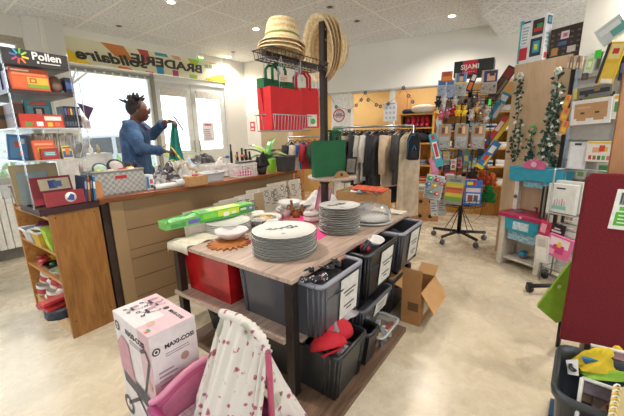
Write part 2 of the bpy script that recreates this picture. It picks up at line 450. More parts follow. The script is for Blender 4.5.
def glass_door(name, x0, x1, hx):
    mb = MB(); fw = 0.075
    mb.box((x0, 0.02, 0.06), (x0 + fw, 0.07, 2.03), FRAME_G); mb.box((x1 - fw, 0.02, 0.06), (x1, 0.07, 2.03), FRAME_G)
    mb.box((x0 + fw, 0.02, 0.06), (x1 - fw, 0.07, 1.05), FRAME_G); mb.box((x0 + fw, 0.02, 1.93), (x1 - fw, 0.07, 2.03), FRAME_G)
    o = struct(name, mb); o.matrix_world = WF
    g = MB(); g.box((x0 + fw, 0.042, 1.05), (x1 - fw, 0.048, 1.93), M_PANE); g.build('pane', o)
    g = MB(); g.box((x0 + fw, -0.005, 1.84), (x1 - fw, 0.018, 1.95), M('#cfc9c0', 0.7)); g.build('blind', o)
    g = MB(); g.tube([(hx, -0.03, 1.02), (hx, -0.03, 1.2)], 0.01, STEEL); g.build('door_handle', o)
    return o
glass_door('door_1', s_d1 + 0.01, s_dm - 0.005, s_dm - 0.05)
glass_door('door_2', s_dm + 0.005, s_d2 - 0.03, s_dm + 0.05)
# back wall: solid left part, bulkhead above the opening, posts
s_op, _ = bs(289, 150); BHZ = 1.85
s_end = bs(520, 30)[0] + 1.2
mb = MB()
mb.box((-0.1, 0, 0), (s_op, 0.15, CEILZ), PAINTW)
mb.box((s_op, 0, BHZ), (s_end + 0.5, 0.15, CEILZ), PAINTW)
mb.box((s_op, -0.012, BHZ + 0.005), (s_end, 0.0, BHZ + 0.02), M('#b9b4a8', 0.7))
sp, _ = bs(391, 110); mb.box((sp - 0.03, 0.02, 0), (sp + 0.03, 0.13, BHZ), PAINTW)
o = struct('wall_back', mb); o.matrix_world = BF
mb = MB(); mb.box((bs(262, 150)[0], -0.006, 0), (s_op, 0.0, 1.45), M('#a8977a', 0.8, var=0.02)); o = struct('trim_3', mb); o.matrix_world = BF
YEL = M('#d9b87c', 0.8, var=0.02, scale=3)
mb = MB()
mb.box((s_op - 0.6, 1.5, 0), (s_end + 0.6, 1.62, CEILZ), YEL)
mb.box((s_op - 0.72, 0.15, 0), (s_op - 0.6, 1.62, CEILZ), YEL); mb.box((s_end + 0.6, 0.15, 0), (s_end + 0.72, 1.62, CEILZ), YEL)
o = struct('wall_back_room', mb); o.matrix_world = BF
mb = MB(); mb.box((s_op - 0.7, 0.15, CEILZ - 0.02), (s_end + 0.7, 1.62, CEILZ + 0.1), M('#d8d0bf', 0.8)); o = struct('ceiling_back_room', mb); o.matrix_world = BF
# soffit on the right
A = at(479, 11, 2.38); B = at(498, 37, 2.38); D = at(592, 22, 2.38)
e = (B - A); A2 = A - e * 2.2; D2 = D - e * 2.6
mb = MB(); P4 = [A2, B, D, D2]
mb.add([(p.x, p.y, 2.38) for p in P4] + [(p.x, p.y, CEILZ) for p in P4], [(0, 3, 2, 1), (0, 1, 5, 4), (1, 2, 6, 5), (2, 3, 7, 6), (3, 0, 4, 7)], PAINTW)
struct('ceiling_soffit', mb)
def lerp(a, b, t): return a + (b - a) * t
c4 = sum((p for p in P4), Vector()) / 4
mb = MB(); Q4 = [c4 + (p - c4) * 0.97 for p in P4]
mb.add([(p.x, p.y, 2.372) for p in Q4] + [(p.x, p.y, 2.38) for p in Q4], [(0, 3, 2, 1), (0, 1, 5, 4), (1, 2, 6, 5), (2, 3, 7, 6), (3, 0, 4, 7)], M_CEIL)
struct('ceiling_soffit_panel', mb)
# right wall
RB0 = at(494.7, 251); RB0 = Vector((RB0.x, RB0.y, 0))
RF = frame(RB0, RAZ)          # x>0 towards the camera, y>0 away from the room... (left of heading 155 = east)
s_pl, _ = on(584, 20, RB0, RAZ)
mb = MB(); mb.box((s_pl, 0.0, 0), (5.5, 0.15, CEILZ), PAINT); o = struct('wall_right', mb); o.matrix_world = RF
mb = MB(); mb.box((-7, -2.3, 0), (7, -2.2, 1.1), PAINT); mb.box((-7, -2.3, 2.2), (7, -2.2, CEILZ), PAINT); mb.box((-7, -2.3, 1.1), (-0.5, -2.2, 2.2), PAINT); struct('wall_rear', mb)
# ------------------------------------------------------------------ outside, seen through the glass
mb = MB(); mb.box((-9, 0.2, -0.12), (6, 14, -0.02), M('#bdbbb4', 0.9, var=0.08, scale=1)); o = struct('ground_outside', mb); o.matrix_world = WF
OUT = WF
def oplace(o, x, y, z=0, rz=0):
    o.location = WF @ Vector((x, y, z)); o.rotation_euler = (0, 0, radians(90 - WAZ) + rz); return o
mb = MB(); mb.box((-4, 0, 0), (4, 0.3, 5.2), M('#d9d6cf', 0.9))
mb.box((-4, -0.02, 1.5), (4, 0.0, 1.62), M('#b9b5ac', 0.9))
b0 = mb.build('house'); oplace(b0, -1.5, 8.2, -0.02); tag(b0, 'pale washed-out house across the street behind the glass doors', 'building')
for x in (-3.0, -1.6, -0.2, 1.2, 2.6):
    w_ = MB(); w_.box((x, -0.04, 0.5), (x + 0.7, -0.005, 1.4), M('#c2cad0', 0.4)); w_.box((x, -0.05, 2.2), (x + 0.7, -0.005, 3.2), M('#c2cad0', 0.4)); w_.build('window', b0)
def hedge(name, x, y, w, d, h, col, label, n=260, group=None):
    rnd = random.Random(hash(label) % 99 if False else len(label) * 7)
    t = empty(name, (0, 0, 0), 0, label, 'shrub', group); oplace(t, x, y, -0.02)
    mb = MB()
    for i in range(n):
        a = Vector((rnd.uniform(-w/2, w/2), rnd.uniform(-d/2, d/2), rnd.uniform(0.1, 1) * h * (1 - 0.2 * rnd.random())))
        r = 0.05 + 0.05 * rnd.random(); q = Euler((rnd.uniform(0, 3), rnd.uniform(0, 3), rnd.uniform(0, 3))).to_matrix().to_4x4()
        X = Matrix.Translation(a) @ q
        mb.add([(-r, 0, 0), (0, -r * .4, 0), (r, 0, 0.01), (0, r * .4, 0)], [(0, 1, 2, 3)], M(col, 0.8, var=0.15), False, X)
    mb.build('foliage', t)
    st = MB()
    for k in range(4): st.tube([(-w*.3 + k*w*.2, 0, 0), (-w*.32 + k*w*.21, 0.02, h*.7)], 0.012, M('#6a5240')); 
    st.build('stem', t)
    return t
hedge('hedge', -1.75, 1.7, 1.1, 0.5, 1.0, '#6f9a54', 'leafy green hedge outside the big shop window')
hedge('hedge', -0.55, 3.0, 0.8, 0.4, 0.8, '#7fae66', 'pale green bush outside the right-hand glass door', 160)
hedge('hedge', -3.4, 1.5, 1.4, 0.4, 1.3, '#7da35c', 'green bush outside behind the display tower', 260)
# parked car outside
t = empty('car', (0, 0, 0), 0, 'grey car parked outside beyond the glass doors', 'car'); oplace(t, -0.4, 5.4, 0.0)
mb = MB(); mb.prism([(-1.9, 0.25), (-1.9, 0.7), (-1.5, 0.85), (-0.9, 1.35), (0.7, 1.38), (1.3, 0.92), (1.9, 0.8), (2.0, 0.3)], -0.8, 0.8, M('#9aa3ad', 0.3, 0.3)); mb.build('body', t, bevel=0.04)
mb = MB(); mb.prism([(-1.2, 0.88), (-0.85, 1.26), (-0.1, 1.29), (-0.1, 0.88)], -0.81, 0.81, M('#3c4650', 0.1)); mb.prism([(0.0, 0.88), (0.0, 1.29), (0.62, 1.29), (1.05, 0.9)], -0.81, 0.81, M('#3c4650', 0.1)); mb.build('side_window', t)
for x in (-1.25, 1.3):
    for y in (-0.78, 0.62):
        mb = MB(); mb.tube([(x, y, 0.31), (x, y + 0.16, 0.31)], 0.31, M('#26262a', 0.8), n=16); mb.build('wheel', t)
# tree outside
t = empty('tree', (0, 0, 0), 0, 'bare branching tree outside the shop window', 'tree'); oplace(t, -1.9, 4.4, 0.0)
mb = MB(); rnd = random.Random(5)
def branch(p, d, L, r, k):
    q = p + d * L; mb.tube([p, (p + q) / 2 + Vector((rnd.uniform(-.05, .05), 0, rnd.uniform(-.05, .05))), q], r, M('#8a7d70', 0.9), n=6, r2=r * 0.6)
    if k:
        for _ in range(3):
            dd = (d + Vector((rnd.uniform(-.8, .8), rnd.uniform(-.5, .5), rnd.uniform(-.1, .5)))).normalized(); branch(q, dd, L * 0.75, r * 0.55, k - 1)
branch(Vector((0, 0, 0)), Vector((0.05, 0, 1)), 1.5, 0.09, 4); mb.build('trunk', t)

# ------------------------------------------------------------------ banner, seen from behind: BRADERIE solidaire
bx0, bz0, bx1, bz1 = s_colR + 0.02, 2.12, s_d2 - 0.0, 2.40
bw = bx1 - bx0; bh = bz1 - bz0
mb = MB(); mb.box((0, 0, 0), (bw, 0.01, bh), M('#dcd7b6', 0.6, var=0.03, scale=2))
def bp(poly, c, k=1):
    mb.prism([(x * bw, z * bh) for x, z in poly], -0.0008 * k, 0.0, M(c, 0.6, var=0.03))
bp([(0.0, 0.0), (0.115, 0.0), (0.0, 0.55)], '#e8c21c'); bp([(0.80, 0.0), (1, 0.0), (1, 0.62)], '#e8c21c')
bp([(0.17, 1), (0.29, 1), (0.33, 0.5), (0.30, 0.38), (0.235, 0.52)], '#c97c3e'); bp([(0.365, 1), (0.43, 1), (0.445, 0.45), (0.405, 0.45)], '#b2494c')
bp([(0.47, 1), (0.55, 1), (0.56, 0.85), (0.475, 0.85)], '#3f8f9a'); bp([(0.58, 1), (0.64, 1), (0.65, 0.82), (0.60, 0.82)], '#d6a08a')
bp([(0.70, 1), (0.79, 1), (0.77, 0.75), (0.73, 0.55), (0.72, 0.72)], '#b4c446'); bp([(0.87, 1), (0.93, 1), (0.93, 0.93), (0.88, 0.93)], '#d6973e')
bp([(0.24, 0.02), (0.33, 0.0), (0.31, 0.1), (0.25, 0.12)], '#e2703a'); bp([(0.475, 0.0), (0.52, 0.0), (0.52, 0.38), (0.47, 0.36)], '#2f8fb4')
bp([(0.58, 0.0), (0.62, 0.0), (0.62, 0.28), (0.58, 0.30)], '#a3486c'); bp([(0.70, 0.0), (0.76, 0.0), (0.76, 0.2), (0.70, 0.2)], '#98b832'); bp([(0.83, 0.0), (0.89, 0.0), (0.90, 0.13), (0.83, 0.14)], '#e68a3c')
bp([(0.40, 0.01), (0.45, 0.0), (0.45, 0.05), (0.40, 0.06)], '#d84a7a')
INK = M('#3b3a30', 0.6, var=0.03)
xa, xb = ws(131, 60)[0] - bx0, ws(202, 74)[0] - bx0; mb.text('BRADERIE', bh * 0.56, INK, Matrix.Translation(((xa + xb)/2, -0.003, bh * 0.52)), 0.006, True, fit=xb - xa)
xa, xb = ws(75, 52)[0] - bx0, ws(147, 66)[0] - bx0; mb.text('solidaire', bh * 0.58, INK, Matrix.Translation(((xa + xb)/2, -0.006, bh * 0.36)), 0.006, True, 0.2, fit=xb - xa)
mb.text('JEUX', bh * 0.24, M('#4c7f86', 0.6), Matrix.Translation((bw * 0.86, -0.003, bh * 0.74)), 0.002, True)
for i in range(3): mb.box((bw * 0.935, -0.0012, bh * (0.45 + i * .12)), (bw * 0.985, 0, bh * (0.50 + i * .12)), M('#c9a53c' if i == 2 else '#7d9aa0', 0.6))
o = mb.build('shop_banner'); o.matrix_world = WF @ Matrix.Translation((bx0, -0.014, bz0))
tag(o, 'long cream banner with mirrored BRADERIE solidaire lettering above the windows', 'banner')
# emergency exit lamp
sx, sz = ws(198, 55)
t = empty('emergency_light', WF @ Vector((sx, -0.02, 2.415)), radians(90 - WAZ), 'small white emergency light box over the glass doors', 'light')
mb = MB(); mb.box((-0.06, -0.05, 0), (0.06, 0.0, 0.07), WHITE); mb.build('housing', t, bevel=0.006)
mb = MB(); mb.box((-0.055, -0.052, -0.012), (0.055, -0.0, 0.0), M('#3fae5a', 0.4, emit=0.6)); mb.build('lens', t)
for x in (-0.03, 0.02):
    mb = MB(); mb.ball((x, -0.053, 0.014), 0.008, M('#ffd68a', 0.4, emit=6)); mb.build('lamp', t)
# papers on the door and on the corner wall
def poster(name, label, M4, x, z, w, h, base, marks, cat='poster', y=-0.004, rz=0, group=None):
    mb = MB(); mb.box((-w/2, -0.001, 0), (w/2, 0.001, h), M(base, 0.7, var=0.02)); prints(mb, w, 0.002, h, {'front': marks})
    o = mb.build(name); o.matrix_world = M4 @ Matrix.Translation((x, y, z)) @ Matrix.Rotation(rz, 4, 'Y'); return tag(o, label, cat, group)
def lines(x0, x1, z0, z1, n, c='#6a6a70', fill=0.45):
    r = random.Random(n * 13 + int(x0 * 100)); st = (z1 - z0) / n
    return [(x0, z0 + i * st, x0 + (x1 - x0) * r.uniform(0.6, 1.0), z0 + i * st + st * fill, c) for i in range(n)]
sx, sz = ws(211, 145)
poster('poster', 'white paper notice with pink heading taped on the glass door', WF, sx, 1.18, 0.22, 0.30, '#e4e2e4', [(0.2, 0.82, 0.8, 0.93, '#c86a72')] + lines(0.15, 0.85, 0.1, 0.7, 6, '#b98f98'), y=0.035)
CWP = CRN
sx = bs(240, 150)[0]
poster('poster', 'grey printed sheet on the white wall above the potted plant', BF, bs(244, 120)[0], bs(244, 121)[1], 0.20, 0.16, '#cfd3d4', lines(0.1, 0.9, 0.1, 0.9, 6, '#9aa0a6'), y=-0.004)
poster('poster', 'white notice with red footer on the wall beside the doors', BF, bs(242, 146)[0], bs(242, 150)[1], 0.28, 0.24, '#dfe0e0', [(0.05, 0.62, 0.4, 0.92, '#c98a8a')] + lines(0.1, 0.9, 0.08, 0.5, 4, '#b9b4b8'), y=-0.004)
poster('wall_sign', 'small red fire sign on the wall right of the notices', BF, bs(253, 131)[0], bs(253, 131)[1], 0.10, 0.16, '#c8323a', [(0.25, 0.5, 0.75, 0.85, '#efe6e2'), (0.2, 0.12, 0.8, 0.3, '#efe6e2')], 'sign', y=-0.004)
# radiator on the left
t = empty('radiator', WF @ Vector((s_colL - 0.75, -0.09, 0.14)), radians(90 - WAZ), 'white ribbed radiator under the far left window', 'radiator')
mb = MB()
for i in range(22): mb.box((-0.66 + i * 0.06, -0.03, 0.0), (-0.606 + i * 0.06, 0.05, 0.60), M('#dddbd4', 0.5), taper=1)
mb.box((-0.66, -0.02, 0.02), (0.68, 0.04, 0.05), M('#dddbd4', 0.5)); mb.box((-0.66, -0.02, 0.55), (0.68, 0.04, 0.58), M('#dddbd4', 0.5)); mb.build('rib_panel', t, bevel=0.004)
mb = MB(); mb.tube([(0.68, 0.0, 0.04), (0.72, 0.0, 0.04), (0.72, 0.0, -0.14)], 0.008, STEEL); mb.build('pipe', t)
# ceiling lamps and smoke caps
M_LAMP = M('#fff2dc', 0.4, emit=14)
SPOTP = [(171, 2), (256, 29), (452, 16), (228, 57)]
SPOTL = ['bright round recessed ceiling lamp near the front left window', 'bright round recessed ceiling lamp just left of the straw hats', 'bright round recessed ceiling lamp above the toy rack', 'bright round recessed ceiling lamp nearest the far corner']
LAMPW = 11.0
def spot_lamp(loc, label, group='recessed ceiling lamps', w=LAMPW):
    t = empty('ceiling_spotlight', loc, 0, label, 'light', group)
    mb = MB(); mb.lathe([(0.034, 0), (0.05, -0.004), (0.052, 0.0)], WHITE, 20, cap=False); mb.build('rim', t)
    mb = MB(); mb.lathe([(1e-6, -0.002), (0.033, -0.002), (0.034, 0.0)], M_LAMP, 16); mb.build('lamp', t)
    l = bpy.data.lights.new('ceiling_spotlight_glow', 'SPOT'); l.energy = w * 4; l.spot_size = radians(150); l.spot_blend = 0.8; l.shadow_soft_size = 0.05; l.color = (1.0, 0.92, 0.83)
    lo = bpy.data.objects.new('glow', l); COL.objects.link(lo); lo.parent = t; lo.location = (0, 0, -0.02)
    return t
for i, (p, lb) in enumerate(zip(SPOTP, SPOTL)):
    q = at(p[0], p[1], CEILZ); spot_lamp((q.x, q.y, CEILZ - 0.001), lb)
for p, lb in (((330, 7), 'dark open ceiling spotlight above the hanging hats, nearer one'), ((357, 21), 'dark unlit ceiling spotlight beyond the hanging hats'), ((119, 26), 'dark unlit ceiling spotlight in front of the banner'), ((233, 52), 'tiny dark ceiling sensor close to the corner')):
    q = at(p[0], p[1], CEILZ); t = empty('unlit_spotlight', (q.x, q.y, CEILZ - 0.001), 0, lb, 'light', 'unlit ceiling spotlights')
    mb = MB(); mb.lathe([(0.022, 0), (0.036, -0.004), (0.038, 0.0)], M('#9a958a', 0.5), 18, cap=False); mb.build('rim', t)
    mb = MB(); mb.lathe([(1e-6, -0.002), (0.021, -0.002), (0.022, 0.0)], M('#33302c', 0.5), 14); mb.build('cap', t)

for i, (s_, y_) in enumerate(((s_op + 0.6, 0.8), (s_op + 2.0, 0.8))):  # lamps added out of sight to brighten the back room
    q = BF @ Vector((s_, y_, 0)); spot_lamp((q.x, q.y, CEILZ - 0.022), 'unseen added ceiling lamp in the yellow back room, %s one' % ['window side', 'toy rack side'][i], 'added back room ceiling lamps', LAMPW * 0.85)

for i, (x_, y_) in enumerate(((-1.9, 0.9), (-0.85, 1.72), (1.6, 0.9), (-0.9, -0.9), (1.0, -0.9), (2.3, 2.2))):  # extra lamps out of view, added for brightness; second set for the table shadow
    spot_lamp((x_, y_, CEILZ - 0.001), 'unseen extra ceiling lamp over the near half of the shop, %s of six' % ORDN[i], w=LAMPW * (0.08, 1.35, 0.9, 0.2, 0.35, 1.3)[i])
# ------------------------------------------------------------------ bookcase
BK = Vector((-1.548, 1.847, 0)); BKR = radians(55)   # local x = depth away from the camera, local y = length to the left
BKF = Matrix.Translation(BK) @ Matrix.Rotation(BKR, 4, 'Z')
BD, BL, BH = 0.27, 0.69, 0.82
t = empty('bookcase', BK, BKR, 'low oak bookcase with an open front and a plain end panel', 'bookcase')
mb = MB(); mb.box((0, 0, 0), (BD, 0.022, BH), WOOD_OAK); 
for x in (0.03, BD - 0.03):
    for z in (0.11, BH - 0.025): mb.tube([(x, -0.001, z), (x, 0.0, z)], 0.005, M('#4a3322'), n=8)
mb.build('end_panel', t)
mb = MB(); mb.box((0, BL - 0.022, 0), (BD, BL, BH), WOOD_SHELF); mb.build('end_panel', t)
SHZ = [0.13, 0.385, 0.575]
for z in SHZ + [BH - 0.02]:
    mb = MB(); mb.box((0.004, 0.022, z - 0.018), (BD - 0.006, BL - 0.022, z), WOOD_SHELF); mb.build('top_board' if z > 0.7 else 'shelf', t)
mb = MB(); mb.box((BD - 0.006, 0.022, 0.02), (BD, BL - 0.022, BH), WOOD_SHELF); mb.build('back_panel', t)
mb = MB(); mb.box((0.012, 0.022, 0.0), (0.03, BL - 0.022, SHZ[0] - 0.018), M('#c7a77c', 0.6)); mb.build('plinth', t)
def bk(x, y, z=0): return BKF @ Vector((x, y, z))
def thing1(mb, name, label, cat, loc, rz=0, group=None, **k):
    o = mb.build(name, loc=loc, rot=(k.pop('rx', 0), k.pop('ry', 0), rz), **k); return tag(o, label, cat, group)
# shelf contents, upper shelf (z .575)
def tub(name, label, cat, loc, rz, w, d, h, mat, taper=0.82, wall=0.004, group=None, rim=None, handle=False):
    """open container, centre of base at loc"""
    t = empty(name, loc, rz, label, cat, group)
    mb = MB(); W, D = w/2, d/2; b = taper
    def ring(fx, z, off=0): return [(-W*fx + off, -D*fx + off, z), (W*fx - off, -D*fx + off, z), (W*fx - off, D*fx - off, z), (-W*fx + off, D*fx - off, z)]
    vs = ring(b, 0) + ring(1, h) + ring(1, h, wall) + ring(b, wall, wall)
    fs = [(0, 3, 2, 1)]
    for k in range(3):
        for i in range(4): fs.append((k*4 + i, k*4 + (i+1) % 4, k*4 + 4 + (i+1) % 4, k*4 + 4 + i))
    fs.append((12, 13, 14, 15)); mb.add(vs, fs, mat)
    mb.build('body', t)
    if rim is not None:
        mb = MB(); q = 0.006
        pts = [(-W - q, -D - q, h), (W + q, -D - q, h), (W + q, D + q, h), (-W - q, D + q, h)]
        for i in range(4): mb.tube([pts[i], pts[(i+1) % 4]], 0.008, rim, n=6)
        mb.build('rim', t)
    return t
tub('plastic_tub', 'white plastic tub with purple bits on the upper shelf of the bookcase', 'tub', bk(0.07, 0.48, 0.575), BKR, 0.17, 0.18, 0.085, M('#d8d6da', 0.3, trans=0.2), rim=M('#e6e4e6', 0.3))
mb = MB(); mb.tube([(-0.06, 0, 0.03), (-0.01, 0.02, 0.085), (0.04, 0.0, 0.07)], 0.03, M('#6e2d4c', 0.7)); mb.tube([(0.0, -.03, 0.04), (0.05, 0.0, 0.06)], 0.025, M('#8c3a55', 0.7)); thing1(mb, 'folded_purse', 'dark purple purse lying in the white tub', 'purse', bk(0.10, 0.50, 0.585), BKR)
tub('plastic_tub', 'yellow plastic tub beside the white tub on the upper bookcase shelf', 'tub', bk(0.06, 0.30, 0.575), BKR, 0.15, 0.14, 0.10, M('#c9a53a', 0.4), rim=M('#dcd9d2', 0.3))
pbox('playing_card_pack', 'blue and white card pack lying on the yellow tub', 'card pack', bk(0.08, 0.33, 0.665), BKR + 0.2, 0.13, 0.10, 0.02, '#e3e4e6', {'top': [(0.1, 0.1, 0.9, 0.45, '#3f93b8'), (0.2, 0.6, 0.7, 0.8, '#c8564a')], 'front': [(0.1, 0.2, 0.9, 0.8, '#3f93b8')]}, ry=0.15)
pbox('game_box', 'lime green box standing at the near end of the upper bookcase shelf', 'box', bk(0.04, 0.15, 0.575), BKR - 0.1, 0.05, 0.14, 0.14, '#a5c83a', {'left': [(0.1, 0.2, 0.9, 0.5, '#c3dc60')]}, ry=-0.15)
pbox('cardboard_card', 'pale folded card on the near end of the upper bookcase shelf', 'card', bk(0.12, 0.10, 0.575), BKR, 0.12, 0.10, 0.012, '#d9d3c6', ry=0.1)
# middle shelf
def dish(name, label, cat, loc, r, h, mat, rz=0, n=20, rim=0.004, group=None, foot=0.55, wave=None, rx=0, ry=0, sx=1, sy=1):
    mb = MB(); mb.lathe([(1e-6, 0.002), (r*foot, 0.0), (r*foot*1.05, 0.003), (r*0.9, h*0.75), (r, h), (r*0.985, h + 0.001), (r*0.88, h*0.78 + 0.004), (r*foot, 0.006), (1e-6, 0.005)], mat, n, wave=wave, sx=sx, sy=sy)
    return thing1(mb, name, label, cat, loc, rz, group, rx=rx, ry=ry)
mb = MB(); mb.lathe([(0.001, 0), (0.03, 0), (0.03, 0.006), (0.012, 0.01), (0.012, 0.04), (0.03, 0.045), (0.03, 0.052), (0.001, 0.052)], M('#b32a30', 0.4), 18); thing1(mb, 'ribbon_spool', 'red spool on the middle shelf of the bookcase', 'spool', bk(0.06, 0.55, 0.385), 0)
mb = MB(); mb.lathe([(0.001, 0), (0.035, 0), (0.035, 0.006), (0.02, 0.01), (0.02, 0.03), (0.035, 0.036), (0.035, 0.042), (0.001, 0.042)], M('#c53a3e', 0.4), 18); thing1(mb, 'ribbon_spool', 'wide red spool in front of the black dish on the bookcase', 'spool', bk(0.05, 0.47, 0.385), 0)
dish('small_dish', 'yellow dish at the back of the middle bookcase shelf', 'dish', bk(0.14, 0.52, 0.385), 0.05, 0.05, M('#c9a030', 0.4))
dish('small_dish', 'black shallow dish on the middle bookcase shelf', 'dish', bk(0.07, 0.38, 0.385), 0.06, 0.03, M('#26262a', 0.3))
dish('small_dish', 'dark grey bowl beside the black dish on the bookcase', 'dish', bk(0.13, 0.30, 0.385), 0.055, 0.04, M('#4a4a48', 0.4))
dish('small_dish', 'white dish with green rim at the near end of the middle bookcase shelf', 'dish', bk(0.06, 0.21, 0.385), 0.06, 0.03, M('#cfcfc4', 0.3))
dish('small_dish', 'pale grey saucer stacked under the green leaf dish', 'dish', bk(0.08, 0.12, 0.385), 0.055, 0.02, M('#b9bab4', 0.3))
mb = MB(); mb.ball((0, 0, 0.01), 0.03, M('#6fb03a', 0.5), sz=0.3); thing1(mb, 'soap_bar', 'small green soap in the white dish on the bookcase', 'soap', bk(0.06, 0.21, 0.395), 0)
mb = MB(); mb.ball((0, 0, 0.012), 0.02, M('#4f8a3a', 0.5), sz=0.6); thing1(mb, 'toy_leaf', 'tiny dark green trinket in the black dish on the bookcase', 'trinket', bk(0.07, 0.38, 0.395), 0)
# bottom shelf: cups in paper, red tray, grey plates
k = 0
for (x, y, z) in [(0.06, 0.60, 0), (0.06, 0.50, 0), (0.06, 0.40, 0), (0.055, 0.31, 0), (0.07, 0.55, 0.085), (0.07, 0.45, 0.085), (0.07, 0.35, 0.085), (0.07, 0.26, 0.06), (0.14, 0.5, 0.10)]:
    mb = MB(); mb.lathe([(0.001, 0), (0.034, 0.0), (0.050, 0.085), (0.047, 0.085), (0.033, 0.004), (0.001, 0.004)], M('#e6dfd4', 0.5), 14)
    mb.lathe([(0.0395, 0.02), (0.0470, 0.06)], M('#b43f48', 0.5), 14, cap=False)
    cands = ['behind the near end', 'in the front row']
    thing1(mb, 'paper_cup', 'white cup with red band, %s of the cups on the lowest bookcase shelf' % ORDN[k], 'cup', bk(x - 0.02, y, 0.13 + z + (0.03 if z else 0)), 0.3 * k, 'red banded cups on the lowest shelf', rx=0.5 if z else 0.0, ry=0.9 if k % 2 else 0.2); k += 1
pbox('serving_tray', 'bright red tray lying on the grey plates and sticking out of the bookcase', 'tray', bk(0.01, 0.17, 0.222), BKR + 0.15, 0.20, 0.07, 0.022, '#c73a3e', {'top': [(0.05, 0.05, 0.95, 0.95, '#cf4a4a')]}, rx=0.0)
pbox('book', 'dark red booklet under the red tray', 'book', bk(0.02, 0.17, 0.20), BKR + 0.1, 0.22, 0.16, 0.016, '#a3282e')
for i in range(6):
    mb = MB(); r = 0.085; mat = M('#7d8490' if i < 5 else '#8b929e', 0.35)
    pts = [(r * cos(pi/8 + k*pi/4) * 1.05, r * sin(pi/8 + k*pi/4) * 1.05) for k in range(8)]
    vs = [(x*0.6, y*0.6, 0) for x, y in pts] + [(x, y, 0.010) for x, y in pts] + [(x*0.95, y*0.95, 0.010) for x, y in pts] + [(x*0.6, y*0.6, 0.003) for x, y in pts]
    fs = [tuple(reversed(range(8)))] + [(k*8+i2, k*8+(i2+1) % 8, k*8+8+(i2+1) % 8, k*8+8+i2) for k in range(3) for i2 in range(8)] + [tuple(range(24, 32))]
    mb.add(vs, fs, mat)
    thing1(mb, 'side_plate', 'grey angular plate, %s in the stack sticking out of the bookcase' % ORD[5 - i], 'plate', bk(-0.005, 0.125, 0.13 + i * 0.0115), BKR + 0.1 * (i % 3), 'grey plates in the bookcase')
for i in range(3):
    mb = MB(); r = 0.045; mb.lathe([(0.001, 0), (r*.7, 0), (r, 0.016), (r*.95, 0.016), (r*.6, 0.004), (0.001, 0.004)], M('#5e6672', 0.35), 18)
    thing1(mb, 'saucer', 'small slate saucer, %s in the short stack beside the red tray' % ORD[2 - i], 'saucer', bk(0.20, 0.10, 0.13 + i * 0.017), 0, 'small saucers in the bookcase')
# toy car behind the bookcase
q = at(12, 254); t = empty('toy_car', (q.x, q.y, 0), radians(125), 'red toy car on the floor between the bookcase and the radiator', 'toy car')
mb = MB(); mb.prism([(-0.19, 0.04), (-0.19, 0.12), (-0.1, 0.14), (-0.04, 0.2), (0.08, 0.2), (0.13, 0.12), (0.2, 0.09), (0.2, 0.04)], -0.08, 0.08, M('#c92a24', 0.3)); mb.build('body', t, bevel=0.01)
mb = MB(); mb.prism([(-0.07, 0.14), (-0.035, 0.185), (0.07, 0.185), (0.1, 0.14)], -0.082, 0.082, M('#2a3038', 0.2)); mb.build('window', t)
mb = MB(); mb.box((-0.1, -0.083, 0.06), (0.1, 0.083, 0.09), M('#e0b52c', 0.4)); mb.build('stripe', t)
for x in (-0.12, 0.12):
    for y in (-0.085, 0.06):
        mb = MB(); mb.tube([(x, y, 0.04), (x, y + 0.025, 0.04)], 0.04, BLACK, n=14); mb.build('wheel', t)

# ------------------------------------------------------------------ display tower on the bookcase
def tw(x, y, z=0): return BKF @ Vector((x, y, z))
pbox('tray', 'dark mahogany tray under the books on top of the bookcase', 'tray', tw(0.115, 0.17, BH), BKR, 0.31, 0.35, 0.04, '#3a1d20', {'left': [(0, 0, 1, 0.4, '#2a1416')]})
TWX0, TWX1, TWY0, TWY1 = -0.06, 0.235, -0.005, 0.62
t = empty('display_tower', BK, BKR, 'clear acrylic shelf tower with a black header standing on the bookcase', 'display stand')
for z, m, th in ((1.52, M('#3a2c2c', 0.4), 0.022), (1.32, M_CLOUDY, 0.008), (1.14, M_CLOUDY, 0.008), (0.955, M_CLEAR, 0.006)):
    if z < 1: continue
    mb = MB(); mb.box((TWX0, TWY0, z - th), (TWX1, TWY1, z), m); mb.build('shelf', t)
for (x, y) in ((TWX0, TWY1), (TWX1, TWY0), (TWX1, TWY1), (TWX0 + .002, 0.30), (TWX0, TWY0)):
    mb = MB(); mb.box((x - 0.003, y - 0.003, BH + 0.046), (x + 0.003, y + 0.003, 1.74), M_CLEAR); mb.build('upright', t)
mb = MB(); mb.box((TWX0, TWY1, BH + 0.046), (TWX1, TWY1 + 0.003, 1.65), M_CLEAR); mb.build('side_panel', t)
hd = MB(); hw = TWX1 - TWX0; hl = TWY1 - TWY0
hd.box((TWX0, TWY0, 1.645), (TWX1, TWY1, 1.725), M('#2c2a2c', 0.4))
XT = Matrix.Translation((TWX0 + hw * 0.66, TWY0 - 0.002, 1.698))
hd.text('Pollen', 0.055, M('#d9d7d2', 0.5), XT, 0.0012)
hd.box((TWX0 + hw*0.56, TWY0 - 0.002, 1.664), (TWX0 + hw*0.86, TWY0, 1.669), M('#cfcac2', 0.5)); hd.box((TWX0 + hw*0.50, TWY0 - 0.002, 1.662), (TWX0 + hw*0.53, TWY0, 1.674), M('#cfcac2', 0.5))
for i, c in enumerate(['#e0c23a', '#e07a32', '#d8453c', '#a8456a', '#3f6fae', '#3fa0b8', '#5fae52', '#9ac23f']):
    a = i * pi / 4 + 0.2; cx, cz = TWX0 + hw * 0.25, 1.69
    X = Matrix.Translation((cx, TWY0 - 0.002, cz)) @ Matrix.Rotation(a, 4, 'Y')
    hd.box((0.012, 0, -0.004), (0.040, 0.002, 0.004), M(c, 0.5), X)
